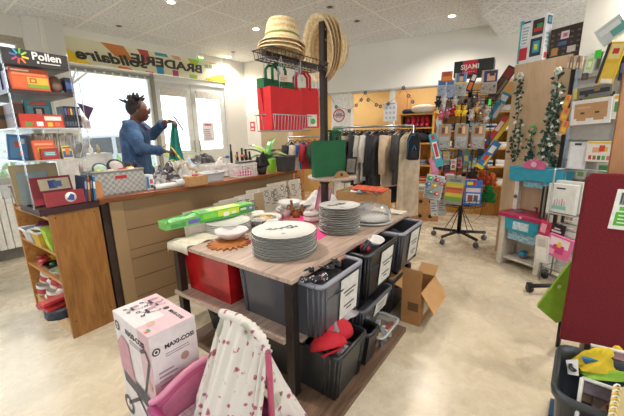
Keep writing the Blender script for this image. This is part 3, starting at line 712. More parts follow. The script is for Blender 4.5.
hd.text('Pollen', 0.05, M('#d9d7d2', 0.5), Matrix.Translation((TWX0 - 0.002, TWY0 + 0.3, 1.69)) @ Matrix.Rotation(-pi/2, 4, 'Z'), 0.001)
hd.build('header_sign', t)
# boxes and books in the tower (local: x right, y back)
def tb(kind, name, label, x, y, z, w, d, h, base, marks, cat, yaw=0, rx=0, ry=0, group=None, left=(), top=()):
    if kind == 'book': return book(name, label, tw(x, y, z), BKR + yaw, w, d, h, base, marks, group, rx, ry, cat)
    return pbox(name, label, cat, tw(x, y, z), BKR + yaw, w, d, h, base, {'front': list(marks), 'left': list(left), 'top': list(top)}, group, rx, ry)
tb('box', 'board_game_box', 'orange game box with a lion picture on the black top shelf', 0.05, 0.06, 1.52, 0.17, 0.07, 0.115, '#cf5630', [(0.42, 0.12, 0.97, 0.62, '#d8a83a'), (0.42, 0.12, 0.97, 0.3, '#7a9a3a'), (0.48, 0.35, 0.66, 0.58, '#a3542a'), (0.52, 0.4, 0.62, 0.52, '#e2a84a'), (0.05, 0.7, 0.95, 0.8, '#e88a5a'), (0.05, 0.86, 0.5, 0.93, '#f0e2d0'), (0.05, 0.1, 0.38, 0.6, '#d8663a')], 'game', left=[(0.1, 0.2, 0.9, 0.8, '#e07a4a')])
tb('book', 'book', 'dark blue book standing behind the orange game box on the top shelf', -0.035, 0.20, 1.52, 0.03, 0.13, 0.11, '#2b2f5a', [(0.2, 0.2, 0.8, 0.6, '#7a4a9a')], 'book')
tb('book', 'book', 'purple book beside the dark blue one on the top shelf', -0.03, 0.09, 1.52, 0.03, 0.10, 0.10, '#4a2f5a', [(0.2, 0.5, 0.8, 0.8, '#c8a03a')], 'book')
mb = MB(); mb.ball((0, 0, 0.05), 0.05, M('#8a6a5a', 0.3, var=0.3, scale=12), sy=0.6, sx=0.8); thing1(mb, 'wrapped_bauble', 'brown round item in clear wrap on the top shelf', 'ornament', tw(0.18, 0.08, 1.52), BKR)
mb = MB(); mb.box((-0.02, -0.05, 0), (0.02, 0.05, 0.09), M('#2a3048', 0.4)); prints(mb, 0.04, 0.1, 0.09, {'front': [(0.1, 0.3, 0.9, 0.7, '#4a5f9a')]}); thing1(mb, 'disc_case', 'dark blue case at the far end of the top shelf', 'case', tw(0.235, 0.08, 1.52), BKR)
# second level z 1.32 
tb('box', 'paper_bag', 'brown paper bag with a dark label on the second shelf', -0.03, 0.33, 1.32, 0.09, 0.16, 0.13, '#8a6446', [(0.1, 0.4, 0.9, 0.6, '#38443f')], 'bag', left=[(0, 0.4, 1, 0.6, '#2f3c3a')])
tb('box', 'paper_bag', 'dark brown paper packet beside the brown bag on the second shelf', -0.025, 0.13, 1.32, 0.05, 0.14, 0.13, '#5f4030', [(0.1, 0.45, 0.9, 0.6, '#2b2420')], 'packet', left=[(0, 0.45, 1, 0.6, '#2b2420')])
tb('box', 'board_game_box', 'red game box with round pictures on the second shelf', 0.07, 0.04, 1.32, 0.20, 0.03, 0.075, '#b8392a', [(0.03, 0.05, 0.97, 0.5, '#c44a32'), (0.35, 0.12, 0.5, 0.45, '#e8e2dc'), (0.6, 0.1, 0.72, 0.4, '#e0b03a'), (0.55, 0.55, 0.95, 0.85, '#e2ddd6'), (0.1, 0.1, 0.25, 0.4, '#5f8f4a'), (0.78, 0.12, 0.9, 0.4, '#d86a4a')], 'game')
tb('book', 'picture_book', 'teal picture book standing behind the red game box', 0.08, 0.10, 1.32, 0.13, 0.02, 0.155, '#3f7f88', [(0.1, 0.35, 0.9, 0.8, '#5a9aa0'), (0.3, 0.4, 0.7, 0.75, '#3a2a28'), (0.4, 0.5, 0.6, 0.7, '#d8c8b8'), (0.2, 0.85, 0.8, 0.95, '#c84a3a')], 'book')
tb('book', 'book', 'orange spine book left of the teal picture book', -0.01, 0.12, 1.32, 0.05, 0.02, 0.14, '#c8582e', [(0.2, 0.2, 0.8, 0.5, '#e0a03a')], 'book')
for i in range(6):
    tb('box', 'disc_case', 'black disc case, %s from the near side of the row on the second shelf' % ORDN[i], 0.185 + i*0.014, 0.07, 1.32, 0.012, 0.12, 0.125, '#22242e', [(0.1, 0.6, 0.9, 0.9, ['#4a5f9a', '#8a3a3a', '#c8a04a', '#3a5a7a', '#7a4a8a', '#aaaab2'][i]), (0.1, 0.1, 0.9, 0.3, '#5a6070')], 'case', group='black disc cases on the second shelf')
# third level z 1.14
tb('box', 'calendar', 'blue illustrated calendar leaning on the third shelf', -0.04, 0.14, 1.14, 0.10, 0.01, 0.145, '#3f6f9e', [(0.1, 0.1, 0.9, 0.9, '#5587b4'), (0.3, 0.5, 0.55, 0.75, '#b8503a'), (0.5, 0.2, 0.7, 0.4, '#c86a4a'), (0.6, 0.65, 0.75, 0.85, '#d8d2c8')], 'calendar', ry=0.1, left=[(0, 0, 1, 1, '#4f7fa8')])
spc = ['#5a4638', '#9a8f80', '#8a7a68', '#6a5a50', '#a69a8a', '#74665a', '#8f8478', '#b3aaa0', '#5f564e', '#a09888', '#7c7266', '#b6b0a4', '#c0bab0', '#a8a298', '#b9b3aa', '#9e988e', '#c4beb4', '#aca69c']
for i in range(18):
    tb('box', 'record_sleeve', 'thin %s sleeve, %s in the row of records on the third shelf' % (['brown', 'grey', 'tan'][i % 3], ORDN[i]), 0.005 + i*0.0128, 0.12, 1.14, 0.011, 0.17, 0.15 - 0.005*(i % 3), spc[i], [(0.2, 0.1, 0.8, 0.9, spc[(i*5) % 18])], 'record', group='records on the third shelf', ry=0.06)
tb('book', 'book', 'orange-red cookbook in front of the records', 0.05, 0.02, 1.14, 0.105, 0.012, 0.11, '#cf5a34', [(0.1, 0.75, 0.9, 0.85, '#e89a7a'), (0.2, 0.1, 0.95, 0.62, '#b8b03a')], 'book', rx=-0.1)
tb('book', 'book', 'small red book with a teal label in front of the orange one', 0.065, 0.0, 1.14, 0.085, 0.01, 0.065, '#a32a2c', [(0.18, 0.3, 0.85, 0.75, '#3a8a8c'), (0.25, 0.42, 0.78, 0.48, '#cfe0dc'), (0.25, 0.56, 0.78, 0.62, '#cfe0dc')], 'book', rx=-0.1)
tb('book', 'comic_book', 'small yellow and blue comic next to the orange-red cookbook', 0.155, 0.005, 1.14, 0.055, 0.008, 0.075, '#d8c07a', [(0.08, 0.1, 0.92, 0.6, '#3a5a8c'), (0.3, 0.3, 0.7, 0.75, '#c8783a'), (0.1, 0.8, 0.9, 0.92, '#a83a3a')], 'book', rx=-0.1)
mb = MB(); rnd = random.Random(3)
mb.grid(lambda u, v: (-0.06 + u*0.12 + 0.012*sin(v*9), -0.02 + 0.012*sin(u*13 + v*7), v*0.13 + 0.01*sin(u*8)), 12, 10, M_CLEAR); mb.grid(lambda u, v: (-0.055 + u*0.11, 0.02 + 0.014*sin(u*11 - v*6), v*0.12), 12, 10, M_CLEAR)
mb.box((-0.045, -0.004, 0), (-0.01, 0.012, 0.09), M('#54524e', 0.5), Matrix.Rotation(0.4, 4, 'Y')); mb.box((0.0, -0.004, 0), (0.02, 0.012, 0.085), M('#8f8c86', 0.5), Matrix.Rotation(0.4, 4, 'Y'))
thing1(mb, 'plastic_bag', 'clear plastic bag of grey cases at the far end of the third shelf', 'bag', tw(0.23, 0.03, 1.14), BKR)
# lowest level on the tray
ZT = BH + 0.046
t = empty('wicker_basket', tw(0.05, 0.49, BH), BKR, 'small dark brown wicker basket at the far end of the bookcase top', 'basket')
mb = MB(); mb.box((-0.07, -0.09, 0), (0.07, 0.09, 0.13), M_WICKER, taper=0.85); mb.build('body', t)
mb = MB(); mb.tube([(-0.072, -0.092, 0.13), (0.072, -0.092, 0.13), (0.072, 0.092, 0.13), (-0.072, 0.092, 0.13), (-0.072, -0.092, 0.13)], 0.007, M('#5a3f2c', 0.7)); mb.build('rim', t)
mb = MB(); mb.grid(lambda u, v: (-0.05 + u*0.1, 0.02*sin(u*9+v*4), v*0.12), 10, 10, M_CLEAR); mb.grid(lambda u, v: (-0.045 + u*0.09, 0.03 + 0.02*sin(u*7-v*5), v*0.11), 10, 10, M_CLOUDY); thing1(mb, 'plastic_bag', 'crinkled clear bag between the wicker basket and the tan board', 'bag', tw(0.0, 0.36, BH + 0.05), BKR)
tb('box', 'vinyl_record', 'tan cardboard sleeve leaning on the bookcase top', 0.05, 0.26, ZT, 0.24, 0.008, 0.24, '#b7a27c', [(0.05, 0.05, 0.95, 0.95, '#bda984')], 'record', rx=-0.12)
tb('box', 'vinyl_record', 'grey-blue record sleeve leaning in front of the tan sleeve', 0.02, 0.20, ZT, 0.15, 0.007, 0.20, '#8b9a9c', [(0.05, 0.05, 0.95, 0.95, '#94a3a5')], 'record', rx=-0.12)
tb('box', 'board_game_box', 'dark red game box with a cream panel and blue emblem leaning on the tray', 0.08, 0.10, ZT + 0.0, 0.21, 0.02, 0.17, '#8c2530', [(0.2, 0.50, 0.95, 0.92, '#d8c9a8'), (0.42, 0.56, 0.62, 0.86, '#3d4b8c'), (0.55, 0.60, 0.75, 0.82, '#5a6aa8')], 'game', rx=-0.3)
mb = MB(); mb.box((-0.1, -0.01, 0), (0.1, 0.01, 0.085), M('#8a2830', 0.4)); X = Matrix.Translation((0.025, -0.0105, 0.043)) @ Matrix.Rotation(pi/2, 4, 'X')
mb.lathe([(1e-6, 0.001), (0.03, 0.001), (0.03, 0.0)], M('#e3e0dc', 0.5), 20, X, cap=False); mb.prism([(0.002, 0.03), (0.04, 0.02), (0.045, 0.052), (0.028, 0.064)], -0.0125, -0.0118, M('#3b4a92', 0.5))
thing1(mb, 'board_game_box', 'dark red box with a round white and blue disc on the tray', 'game', tw(0.10, 0.0, ZT), BKR, rx=-0.12)
for i, (c, l) in enumerate((('#2a3a5a', 'navy'), ('#8a4a2c', 'rust'), ('#222428', 'black'), ('#2e6fa0', 'bright blue'))):
    tb('box', 'disc_case', '%s disc case standing at the end of the tray' % l, 0.205 + i*0.016, 0.06, ZT, 0.013, 0.14, 0.16 - 0.01*(i % 2), c, [(0.1, 0.5, 0.9, 0.8, ['#8a9ac8', '#d8b08a', '#7a7a80', '#d8e2ea'][i])], 'case', ry=0.08)
tb('book', 'book', 'plain orange-brown book leaning between the tray and the grey basket', 0.285, 0.03, ZT - 0.04, 0.07, 0.012, 0.15, '#c0834e', [], 'book', rx=-0.1)

# ------------------------------------------------------------------ counter
CH = 0.87
C0 = at(103, 199, CH); C0 = Vector((C0.x, C0.y, 0)); CAZ = 38.5; CL = 1.93; CDp = 0.62
CF = frame(C0, CAZ)          # x along, y to the far side
CRZ = radians(90 - CAZ)
def ct(x, y, z=CH): return CF @ Vector((x, y, z))
BEIGE = M('#8f7452', 0.55, var=0.02, scale=2); BEIGE2 = M('#9a7e5a', 0.55, var=0.02, scale=2)
t = empty('counter', C0, CRZ, 'long beige plank counter with a brown wooden top', 'counter')
mb = MB(); mb.box((0.06, 0.035, 0.0), (CL - 0.02, CDp, CH - 0.03), BEIGE)
DKL = M('#4d3f2e', 0.8)
for z in (0.105, 0.25, 0.40, 0.47, 0.62): mb.box((0.13, 0.033, z), (CL - 0.02, 0.036, z + 0.004), DKL)
mb.box((0.125, 0.033, 0.105), (0.129, 0.036, CH - 0.03), DKL)
mb.build('front_panel', t)
mb = MB(); mb.box((0.04, 0.025, 0.0), (0.125, 0.034, CH - 0.03), BEIGE2); mb.build('corner_trim', t)
mb = MB(); mb.box((0.0, 0.06, 0), (0.055, CDp, CH - 0.03), M('#3b2a20', 0.7)); mb.build('end_panel', t)
mb = MB(); mb.box((-0.02, 0.0, CH - 0.03), (CL, CDp + 0.03, CH), WOOD_COUNTER); mb.build('worktop', t, bevel=0.004)
def cpx(px, py, z=CH):
    """counter-local x,y of a picture point at height z"""
    return CF.inverted() @ at(px, py, z)
# grey woven basket at the near end
q = cpx(96, 198)
t = empty('woven_basket', ct(0.155, 0.20), CRZ, 'grey woven plastic basket at the near end of the counter', 'basket')
mb = MB(); w, d, h = 0.33, 0.22, 0.165
mb.box((-w/2, -d/2, 0), (w/2, d/2, 0.01), M_WEAVE)
for a, b in (((-w/2, -d/2, 0), (w/2, -d/2 + 0.008, h)), ((-w/2, d/2 - 0.008, 0), (w/2, d/2, h)), ((-w/2, -d/2 + .008, 0), (-w/2 + 0.008, d/2 - .008, h)), ((w/2 - 0.008, -d/2 + .008, 0), (w/2, d/2 - .008, h))): mb.box(a, b, M_WEAVE)
mb.build('body', t)
mb = MB(); pts = [(-w/2, -d/2, h), (w/2, -d/2, h), (w/2, d/2, h), (-w/2, d/2, h), (-w/2, -d/2, h)]; mb.tube(pts, 0.007, M('#a5a5a2', 0.6)); mb.build('rim', t)
mb = MB(); mb.box((-0.03, -d/2 - 0.002, h - 0.055), (0.045, -d/2 + 0.001, h - 0.035), M('#b5242a', 0.6)); mb.build('hand_hole', t, bevel=0.0)

def toyring(name, label, x, y, z, r, tube_, m1, m2, tilt=0.9):
    t = empty(name, ct(x + 0.055, y - 0.04, z), CRZ, label, 'toy'); t.rotation_euler = (tilt, 0, CRZ)
    mb = MB(); n = 24; mb.tube([(r*cos(2*pi*k/n), r*sin(2*pi*k/n), 0) for k in range(n + 1)], tube_, m1, cap=False); mb.build('ring', t)
    mb = MB(); mb.ball((0, 0, 0), r*0.95, m2, sz=0.35, n=14); mb.build('cushion', t)
toyring('plush_ball', 'round grey plush with a black edge in the woven basket', 0.12, 0.22, CH + 0.19, 0.05, 0.010, M('#34343a', 0.8), M('#b3a9a6', 0.9, var=0.1))
toyring('plush_ball', 'pale green round plush beside the grey one in the woven basket', 0.03, 0.25, CH + 0.175, 0.045, 0.008, M('#4a565c', 0.8), M('#a9bfb4', 0.9, var=0.1))
for (x, y, c, l, r) in ((-0.01, 0.2, '#b4b86a', 'olive', 0.024), (0.05, 0.16, '#d9b87a', 'cream', 0.02), (0.12, 0.15, '#a8282c', 'red', 0.022), (0.19, 0.17, '#e3dcd6', 'white', 0.02), (0.2, 0.22, '#d8a82e', 'yellow', 0.022), (0.22, 0.27, '#232a3c', 'navy', 0.045), (0.16, 0.30, '#2a2c34', 'black', 0.04)):
    mb = MB(); mb.ball((0, 0, 0), r, M(c, 0.9, bump=0.4)); mb.ball((r*0.9, 0, r*0.5), r*0.6, M(c, 0.9, bump=0.4)); thing1(mb, 'plush_toy', '%s soft toy peeking out of the grey woven basket' % l, 'toy', ct(x + 0.055, y - 0.04, CH + 0.15 + r*0.4), CRZ)
mb = MB(); mb.lathe([(0.001, 0), (0.012, 0), (0.012, 0.04), (0.006, 0.05), (0.006, 0.06), (0.001, 0.06)], M('#b9a8a4', 0.4), 12); thing1(mb, 'small_bottle', 'small beige bottle standing in the woven basket', 'bottle', ct(-0.01, 0.28, CH + 0.17), 0)
# goods along the counter (placed by reading them off the worktop)
def cbox(name, label, cat, px, py, w, d, h, base, faces={}, yaw=0, z=CH, **k):
    q = at(px, py, z); return pbox(name, label, cat, (q.x, q.y, z), CRZ + yaw, w, d, h, base, faces, **k)
cbox('small_box', 'small white and blue box standing right of the woven basket', 'box', 149, 189, 0.05, 0.07, 0.11, '#dfe2e4', {'front': [(0.0, 0.1, 0.35, 0.9, '#3a7fae'), (0.45, 0.4, 0.9, 0.7, '#c85a5a'), (0.45, 0.1, 0.9, 0.3, '#3b4a5c')]})
cbox('cardboard_box', 'small kraft cardboard box in the middle of the counter goods', 'box', 196, 185, 0.17, 0.09, 0.075, CARD, {'front': [(0.62, 0.0, 0.63, 1, '#8a6238')], 'top': [(0, 0.48, 1, 0.52, '#94703f')]})
mb = MB(); mb.box((-0.02, -0.015, 0), (0.02, 0.015, 0.012), M('#c03a30')); q = at(196, 174, CH + 0.075); thing1(mb, 'sponge', 'small red sponge on the kraft cardboard box', 'sponge', (ct(*(CF.inverted() @ at(196, 185, CH)).xy[:], CH + 0.075)), CRZ)
def roll(name, label, px, py, r, L, m, yaw=0, z=CH, dark=True):
    q = at(px, py, z); mb = MB(); mb.tube([(-L/2, 0, r), (L/2, 0, r)], r, m, n=18)
    if dark: mb.tube([(L/2 - 0.001, 0, r), (L/2 + 0.001, 0, r)], r*0.78, M('#4c4a48', 0.7), n=18); mb.tube([(-L/2 - 0.001, 0, r), (-L/2 + .001, 0, r)], r*0.78, M('#6a6866', 0.7), n=18)
    return thing1(mb, name, label, 'roll', (q.x, q.y, z), CRZ + yaw)
roll('wrap_roll', 'white wrapped roll lying at the front edge of the counter', 168, 188.5, 0.022, 0.2, M('#d6d6d4', 0.35))
roll('wrap_roll', 'second white wrapped roll lying behind the front one', 183, 186, 0.030, 0.14, M('#c9cac8', 0.3, var=0.1), 0.15)
HZ = 1.45
def crumple(name, label, cat, loc, rz, w, d, h, m, seed=1, mats=None, n=18):
    h *= HZ
    """a crumpled heap of thin sheet"""
    r = random.Random(seed); ph = [r.uniform(0, 6) for _ in range(8)]
    def f(u, v):
        x = (u - .5) * w; y = (v - .5) * d; e = (1 - abs(2*u - 1)**2.5) * (1 - abs(2*v - 1)**2.5)
        z = h * e * (0.62 + 0.2*sin(u*9 + ph[0] + 3*sin(v*5 + ph[1])) + 0.18*sin(v*12 + ph[2] + 2*sin(u*8 + ph[3])) + 0.1*sin(u*25 + ph[4])*sin(v*23 + ph[5]))
        return (x + 0.04*w*sin(v*9 + ph[6]), y + 0.04*d*sin(u*9 + ph[7]), max(z, 0.002))
    mb = MB(); mb.grid(f, n, n, m)
    mb.add([(-w/2, -d/2, 0), (w/2, -d/2, 0), (w/2, d/2, 0), (-w/2, d/2, 0)], [(0, 3, 2, 1)], m)
    return thing1(mb, name, label, cat, loc, rz)
def mk_mottle(name, a, b, c, sc):
    k = NT(name); v = k.map((1, 1, 1)); n = k.n('TexVoronoi', Scale=sc); k.l(v, n.inputs['Vector'])
    return k.color(k.ramp(n.outputs['Color'], [(0.3, a), (0.5, b), (0.75, c)]), 0.35)
M_BW = mk_mottle('black_white_print', '#1c1c22', '#46444c', '#a9a6a6', 35)
M_GR = mk_mottle('grey_print', '#55545a', '#8c8a8a', '#c8c6c4', 30)
M_MIX = mk_mottle('mixed_small_goods', '#8c6a5a', '#c9c0b0', '#8aa2b0', 45)
def con(px, py, z=CH): q = at(px, py, z); return (q.x, q.y, z)
crumple('wrapped_goods', 'heap of black and white patterned packets on the counter', 'packets', con(167, 180), CRZ, 0.24, 0.17, 0.14, M_BW, 2)
crumple('wrapped_goods', 'heap of crinkled clear packets behind the rolls on the counter', 'packets', con(158, 185), CRZ, 0.16, 0.10, 0.07, M_GR, 4)
crumple('cloth_heap', 'tan and white cloth heap in front of the person holding fabric', 'cloth', con(186, 173), CRZ, 0.2, 0.16, 0.10, mk_mottle('tan_cloth', '#6e5a44', '#a59478', '#cfc8b8', 25), 5)
crumple('clothes_heap', 'black and grey clothes heap on the far side of the counter', 'clothes', con(203, 163), CRZ, 0.42, 0.22, 0.13, mk_mottle('black_cloth', '#141418', '#2a2a30', '#56545a', 18), 6)
crumple('clothes_heap', 'pale blue cloth heap left of the black clothes', 'clothes', con(189, 167), CRZ, 0.14, 0.12, 0.10, M('#b3c0cf', 0.8, var=0.1), 7)
crumple('cloth_heap', 'white fabric heap behind the kraft box', 'cloth', con(187, 178), CRZ, 0.14, 0.12, 0.09, M('#c2c0bc', 0.8), 8)
crumple('toy_heap', 'jumble of tiny colourful trinkets behind the white crates', 'trinkets', con(222, 168), CRZ, 0.30, 0.16, 0.07, M_MIX, 9)
tag(bpy.data.objects['toy_heap'], None, None, None, 'stuff')
def crate(name, label, loc, rz, w, d, h, m, n=7, rows=3):
    """open lattice basket"""
    t = empty(name, loc, rz, label, 'basket'); mb = MB()
    mb.box((-w/2, -d/2, 0), (w/2, d/2, 0.004), m); r = 0.003
    def side(ax, s):
        L = w if ax == 0 else d; off = (d/2 if ax == 0 else w/2) * s
        def P(u, z): return (u, off, z) if ax == 0 else (off, u, z)
        for z in [0.004] + [h*(k+1)/(rows+1) for k in range(rows)]:
            a, b = P(-L/2, z), P(L/2, z); mb.box((min(a[0], b[0]) - r, min(a[1], b[1]) - r, z - r), (max(a[0], b[0]) + r, max(a[1], b[1]) + r, z + r), m)
        for k in range(n + 1):
            q = P(-L/2 + L*k/n, 0); mb.box((q[0]-r, q[1]-r, 0), (q[0]+r, q[1]+r, h), m)
    for ax in (0, 1):
        for s in (-1, 1): side(ax, s)
    mb.build('lattice', t)
    mb = MB(); q = 0.006; 
    for a, b in (((-w/2-q, -d/2-q, h-.02), (w/2+q, -d/2+.003, h)), ((-w/2-q, d/2-.003, h-.02), (w/2+q, d/2+q, h)), ((-w/2-q, -d/2+.003, h-.02), (-w/2+.003, d/2-.003, h)), ((w/2-.003, -d/2+.003, h-.02), (w/2+q, d/2-.003, h))): mb.box(a, b, m)
    mb.build('rim', t); return t
q = at(212, 181, CH); tub('plastic_box', 'low clear plastic box with red bits at the counter front', 'box', (q.x, q.y, CH), CRZ, 0.19, 0.10, 0.075, M_CLOUDY, 0.92, rim=M('#dcdcdc', 0.3))
mb = MB(); mb.ball((0.03, -0.01, 0.02), 0.02, M('#c02a30')); mb.ball((-0.02, 0.0, 0.02), 0.02, M('#4a4a50')); mb.ball((0.055, 0.02, 0.02), 0.016, M('#3a4a6a')); thing1(mb, 'toy_figure', 'red and dark little toy inside the clear plastic box', 'toy', (q.x, q.y, CH + .006), CRZ)
q = at(219, 176, CH); crate('lattice_basket', 'white plastic lattice basket behind the low clear box', (q.x, q.y, CH), CRZ, 0.30, 0.16, 0.115, M('#e2e0dc', 0.4))
q = at(243, 176, CH); crate('lattice_basket', 'white plastic lattice basket holding bright pink things', (q.x, q.y, CH), CRZ, 0.22, 0.16, 0.125, M('#e6e2de', 0.4))
mb = MB(); mb.box((-0.07, -0.05, 0.004), (0.07, 0.04, 0.04), M('#e0408a', 0.5)); mb.ball((0.02, 0.0, 0.045), 0.03, M('#e85a9a', 0.5), sz=0.6); thing1(mb, 'pink_hairbrush', 'bright pink bundle inside the second white lattice basket', 'toy', (q.x, q.y, CH + 0.005), CRZ)
crumple('cloth_heap', 'cream fabric scraps filling the left white lattice basket', 'cloth', con(219, 176, CH + 0.006), CRZ, 0.25, 0.12, 0.11, mk_mottle('scraps', '#b3aaa0', '#d8d3cc', '#efece8', 22), 12)
pbox('bin_lid', 'black flat lid lying over the white lattice basket', 'lid', con(247, 162, CH + 0.13), CRZ, 0.20, 0.12, 0.012, '#26262a')
for i, (px, py, c, l) in enumerate(((227, 158, '#3a62a8', 'blue'), (236, 157, '#d8843a', 'orange'), (243, 157, '#c8784a', 'copper'), (221, 160, '#d8d0c4', 'cream'))):
    mb = MB(); mb.ball((0, 0, 0.014), 0.018, M(c)); mb.ball((0.022, 0, 0.012), 0.013, M(c)); mb.tube([(-0.012, 0, 0.012), (-0.05, 0.005, 0.01)], 0.005, M(c)); thing1(mb, 'small_toy', '%s little figure lying on top of the white baskets' % l, 'toy', con(px, py, CH + 0.135), CRZ + i)
# black bottles and dryer handles standing behind
for i, (px, py, h, r, l) in enumerate(((232, 152, 0.28, 0.017, 'slim black bottle, tallest of the dark items by the plant'), (238, 153, 0.19, 0.017, 'short black bottle next to the tallest one'), (243, 154, 0.24, 0.02, 'black brush handle standing behind the white basket'), (247, 154, 0.23, 0.022, 'black hair tool with a wide head behind the white basket'), (251, 155, 0.21, 0.02, 'black hair tool leaning towards the plant'))):
    mb = MB(); mb.lathe([(0.001, 0), (r, 0), (r, h*0.6), (r*0.6, h*0.75), (r*0.6, h*0.92), (r*0.7, h), (0.001, h)], BLACK, 12); thing1(mb, 'hair_tool' if i > 1 else 'dark_bottle', l, 'bottle' if i < 2 else 'hair tool', con(px, py + 14, CH), 0, rx=0.1*(i-2) if i > 1 else 0)
mb = MB(); mb.lathe([(0.001, 0), (0.04, 0), (0.055, 0.09), (0.051, 0.09), (0.038, 0.006), (0.001, 0.006)], M('#2c2624', 0.5), 16); thing1(mb, 'dark_pot', 'small black pot between the white basket and the green bag', 'pot', con(262, 174, CH), 0)
crumple('black_scarf', 'black scarf bunched on the small black pot', 'scarf', (con(262, 174)[0], con(262, 174)[1], CH + 0.088), CRZ, 0.14, 0.12, 0.10, M('#1c1c20', 0.9), 15)
cbox('paper_bag', 'bright lime green bag standing on the counter end', 'bag', 272, 172, 0.07, 0.05, 0.14, '#86c42e', {'front': [(0.0, 0.93, 1, 1.0, '#9ad24a')]}, ry=0.05)
q = at(286, 171, CH); tub('storage_tub', 'black tapered tub at the far end of the counter', 'tub', (q.x, q.y, CH), CRZ, 0.17, 0.15, 0.16, M('#3a3a3e', 0.5, bump=0.3), 0.85, rim=M('#333337', 0.4))
# potted plant with broad leaves
q = at(262, 168, CH); t = empty('potted_plant', (q.x + 0.05, q.y + 0.16, CH), 0, 'potted plant with broad glossy green leaves at the counter end', 'plant')
mb = MB(); mb.lathe([(0.001, 0), (0.05, 0), (0.065, 0.1), (0.06, 0.1), (0.05, 0.09), (0.001, 0.09)], M('#5a3a2c', 0.6), 18); mb.build('pot', t)
LG = [M('#4f8a3a', 0.3, var=0.12), M('#2f5a34', 0.35, var=0.12), M('#8fae52', 0.35, var=0.1)]
def leaf(parent, base, az, el, L, w, m, droop=0.5):
    def f(u, v):
        s = v; wd = w * (sin(pi * min(1, s*0.96 + 0.04))**0.75) * (1 - 0.35*s)
        a = el - droop * s
        x = L*s*cos(a); z = L*s*sin(a); y = (u - .5)*2*wd
        return (x, y, z + abs(u - .5)*wd*0.9)
    mb = MB(); X = Matrix.Translation(base) @ Matrix.Rotation(az, 4, 'Z'); mb.grid(f, 4, 9, m, X); mb.build('leaf', parent)
for i, (az, el, L, w) in enumerate(((3.3, 1.0, 0.26, 0.035), (2.6, 1.15, 0.27, 0.04), (3.9, 0.7, 0.20, 0.035), (1.2, 1.45, 0.28, 0.035), (5.9, 0.8, 0.22, 0.035), (0.3, 0.7, 0.22, 0.04), (5.2, 0.5, 0.2, 0.035), (4.4, 0.9, 0.16, 0.03), (0.9, 1.0, 0.22, 0.035))):
    leaf(t, (0, 0, 0.09), az, el, L*1.35, w*1.6, LG[2 if i in (1, 4) else (1 if i in (4, 5, 6, 8) else 0)], 0.7)
# yellow-green spindly plant at the window
q = onP(150, 122, CRN, WAZ); e = azdir(WAZ - 90); t = empty('spider_plant', (q.x - e.x*0.5, q.y - e.y*0.5, 0.0), 0, 'light green long-leaved plant on a stand between the window and the door', 'plant')
mb = MB(); mb.lathe([(0.001, 0), (0.14, 0), (0.13, 0.02), (0.02, 0.03), (0.02, 0.78), (0.10, 0.80), (0.10, 0.81), (0.001, 0.81)], M('#6a6a68', 0.5), 16); mb.build('stand', t)
mb = MB(); mb.lathe([(0.001, 0.81), (0.06, 0.81), (0.08, 0.93), (0.001, 0.92)], M('#cfc9be', 0.5), 16); mb.build('pot', t)
for i in range(12): leaf(t, (0, 0, 0.92), i*0.53, 1.2 + 0.2*sin(i*2.2), 0.42 + 0.06*cos(i), 0.014, M('#a5cf4e', 0.5), 0.9)
# white carton & pale jars behind the basket on a window ledge stand
q = at(96, 160, 0.95); t = empty('side_cabinet', (-2.15, 3.05, 0), CRZ, 'white side cabinet under the shop window behind the woven basket', 'cabinet')
mb = MB(); mb.box((-0.22, -0.15, 0), (0.22, 0.15, 1.12), M('#dedcd6', 0.5)); mb.build('body', t)
mb = MB(); mb.box((-0.2, -0.155, 0.1), (0.2, -0.15, 1.08), M('#e6e4de', 0.5)); mb.build('door', t)
for i, (x, c, l) in enumerate(((-0.16, '#c86a3a', 'orange'), (-0.11, '#5a8a3a', 'green'), (0.08, '#d8d2c8', 'white'), (0.14, '#a89a7a', 'tan'))):
    mb = MB(); mb.lathe([(0.001, 0), (0.018, 0), (0.018, 0.05), (0.008, 0.06), (0.008, 0.08), (0.001, 0.08)], M(c), 12); T_ = Matrix.Translation((-2.15, 3.05, 0)) @ Matrix.Rotation(CRZ, 4, 'Z'); thing1(mb, 'small_bottle', '%s bottle standing on the white side cabinet' % l, 'bottle', T_ @ Vector((x, -0.05, 1.12)), 0)
# purple paper pennant in the window
mb = MB(); mb.add([(-0.09, 0, 0.05), (0.08, 0, 0.0), (0.0, 0.0, -0.15), (-0.09, 0.002, 0.05), (0.08, 0.002, 0.0), (0.0, 0.002, -0.15)], [(0, 2, 1), (3, 4, 5), (0, 1, 4, 3), (1, 2, 5, 4), (2, 0, 3, 5)], M('#5f4a6e', 0.8))
o = mb.build('pennant'); s_, z_ = ws(87, 110); o.matrix_world = WF @ Matrix.Translation((s_, 0.01, z_ + 0.03)); tag(o, 'dark purple triangular pennant stuck on the shop window', 'pennant')
for i, (px, py, c) in enumerate(((82, 122, '#d8a88a'), (88, 126, '#c8b4c8'))):
    s_, z_ = ws(px, py); poster('window_sticker', 'small %s drawing stuck on the shop window' % ['peach', 'lilac'][i], WF, s_, z_ - 0.03, 0.08, 0.1, '#e8e4e4', [(0.2, 0.2, 0.8, 0.8, c)], 'sticker', y=0.03)

HZ = 1.0
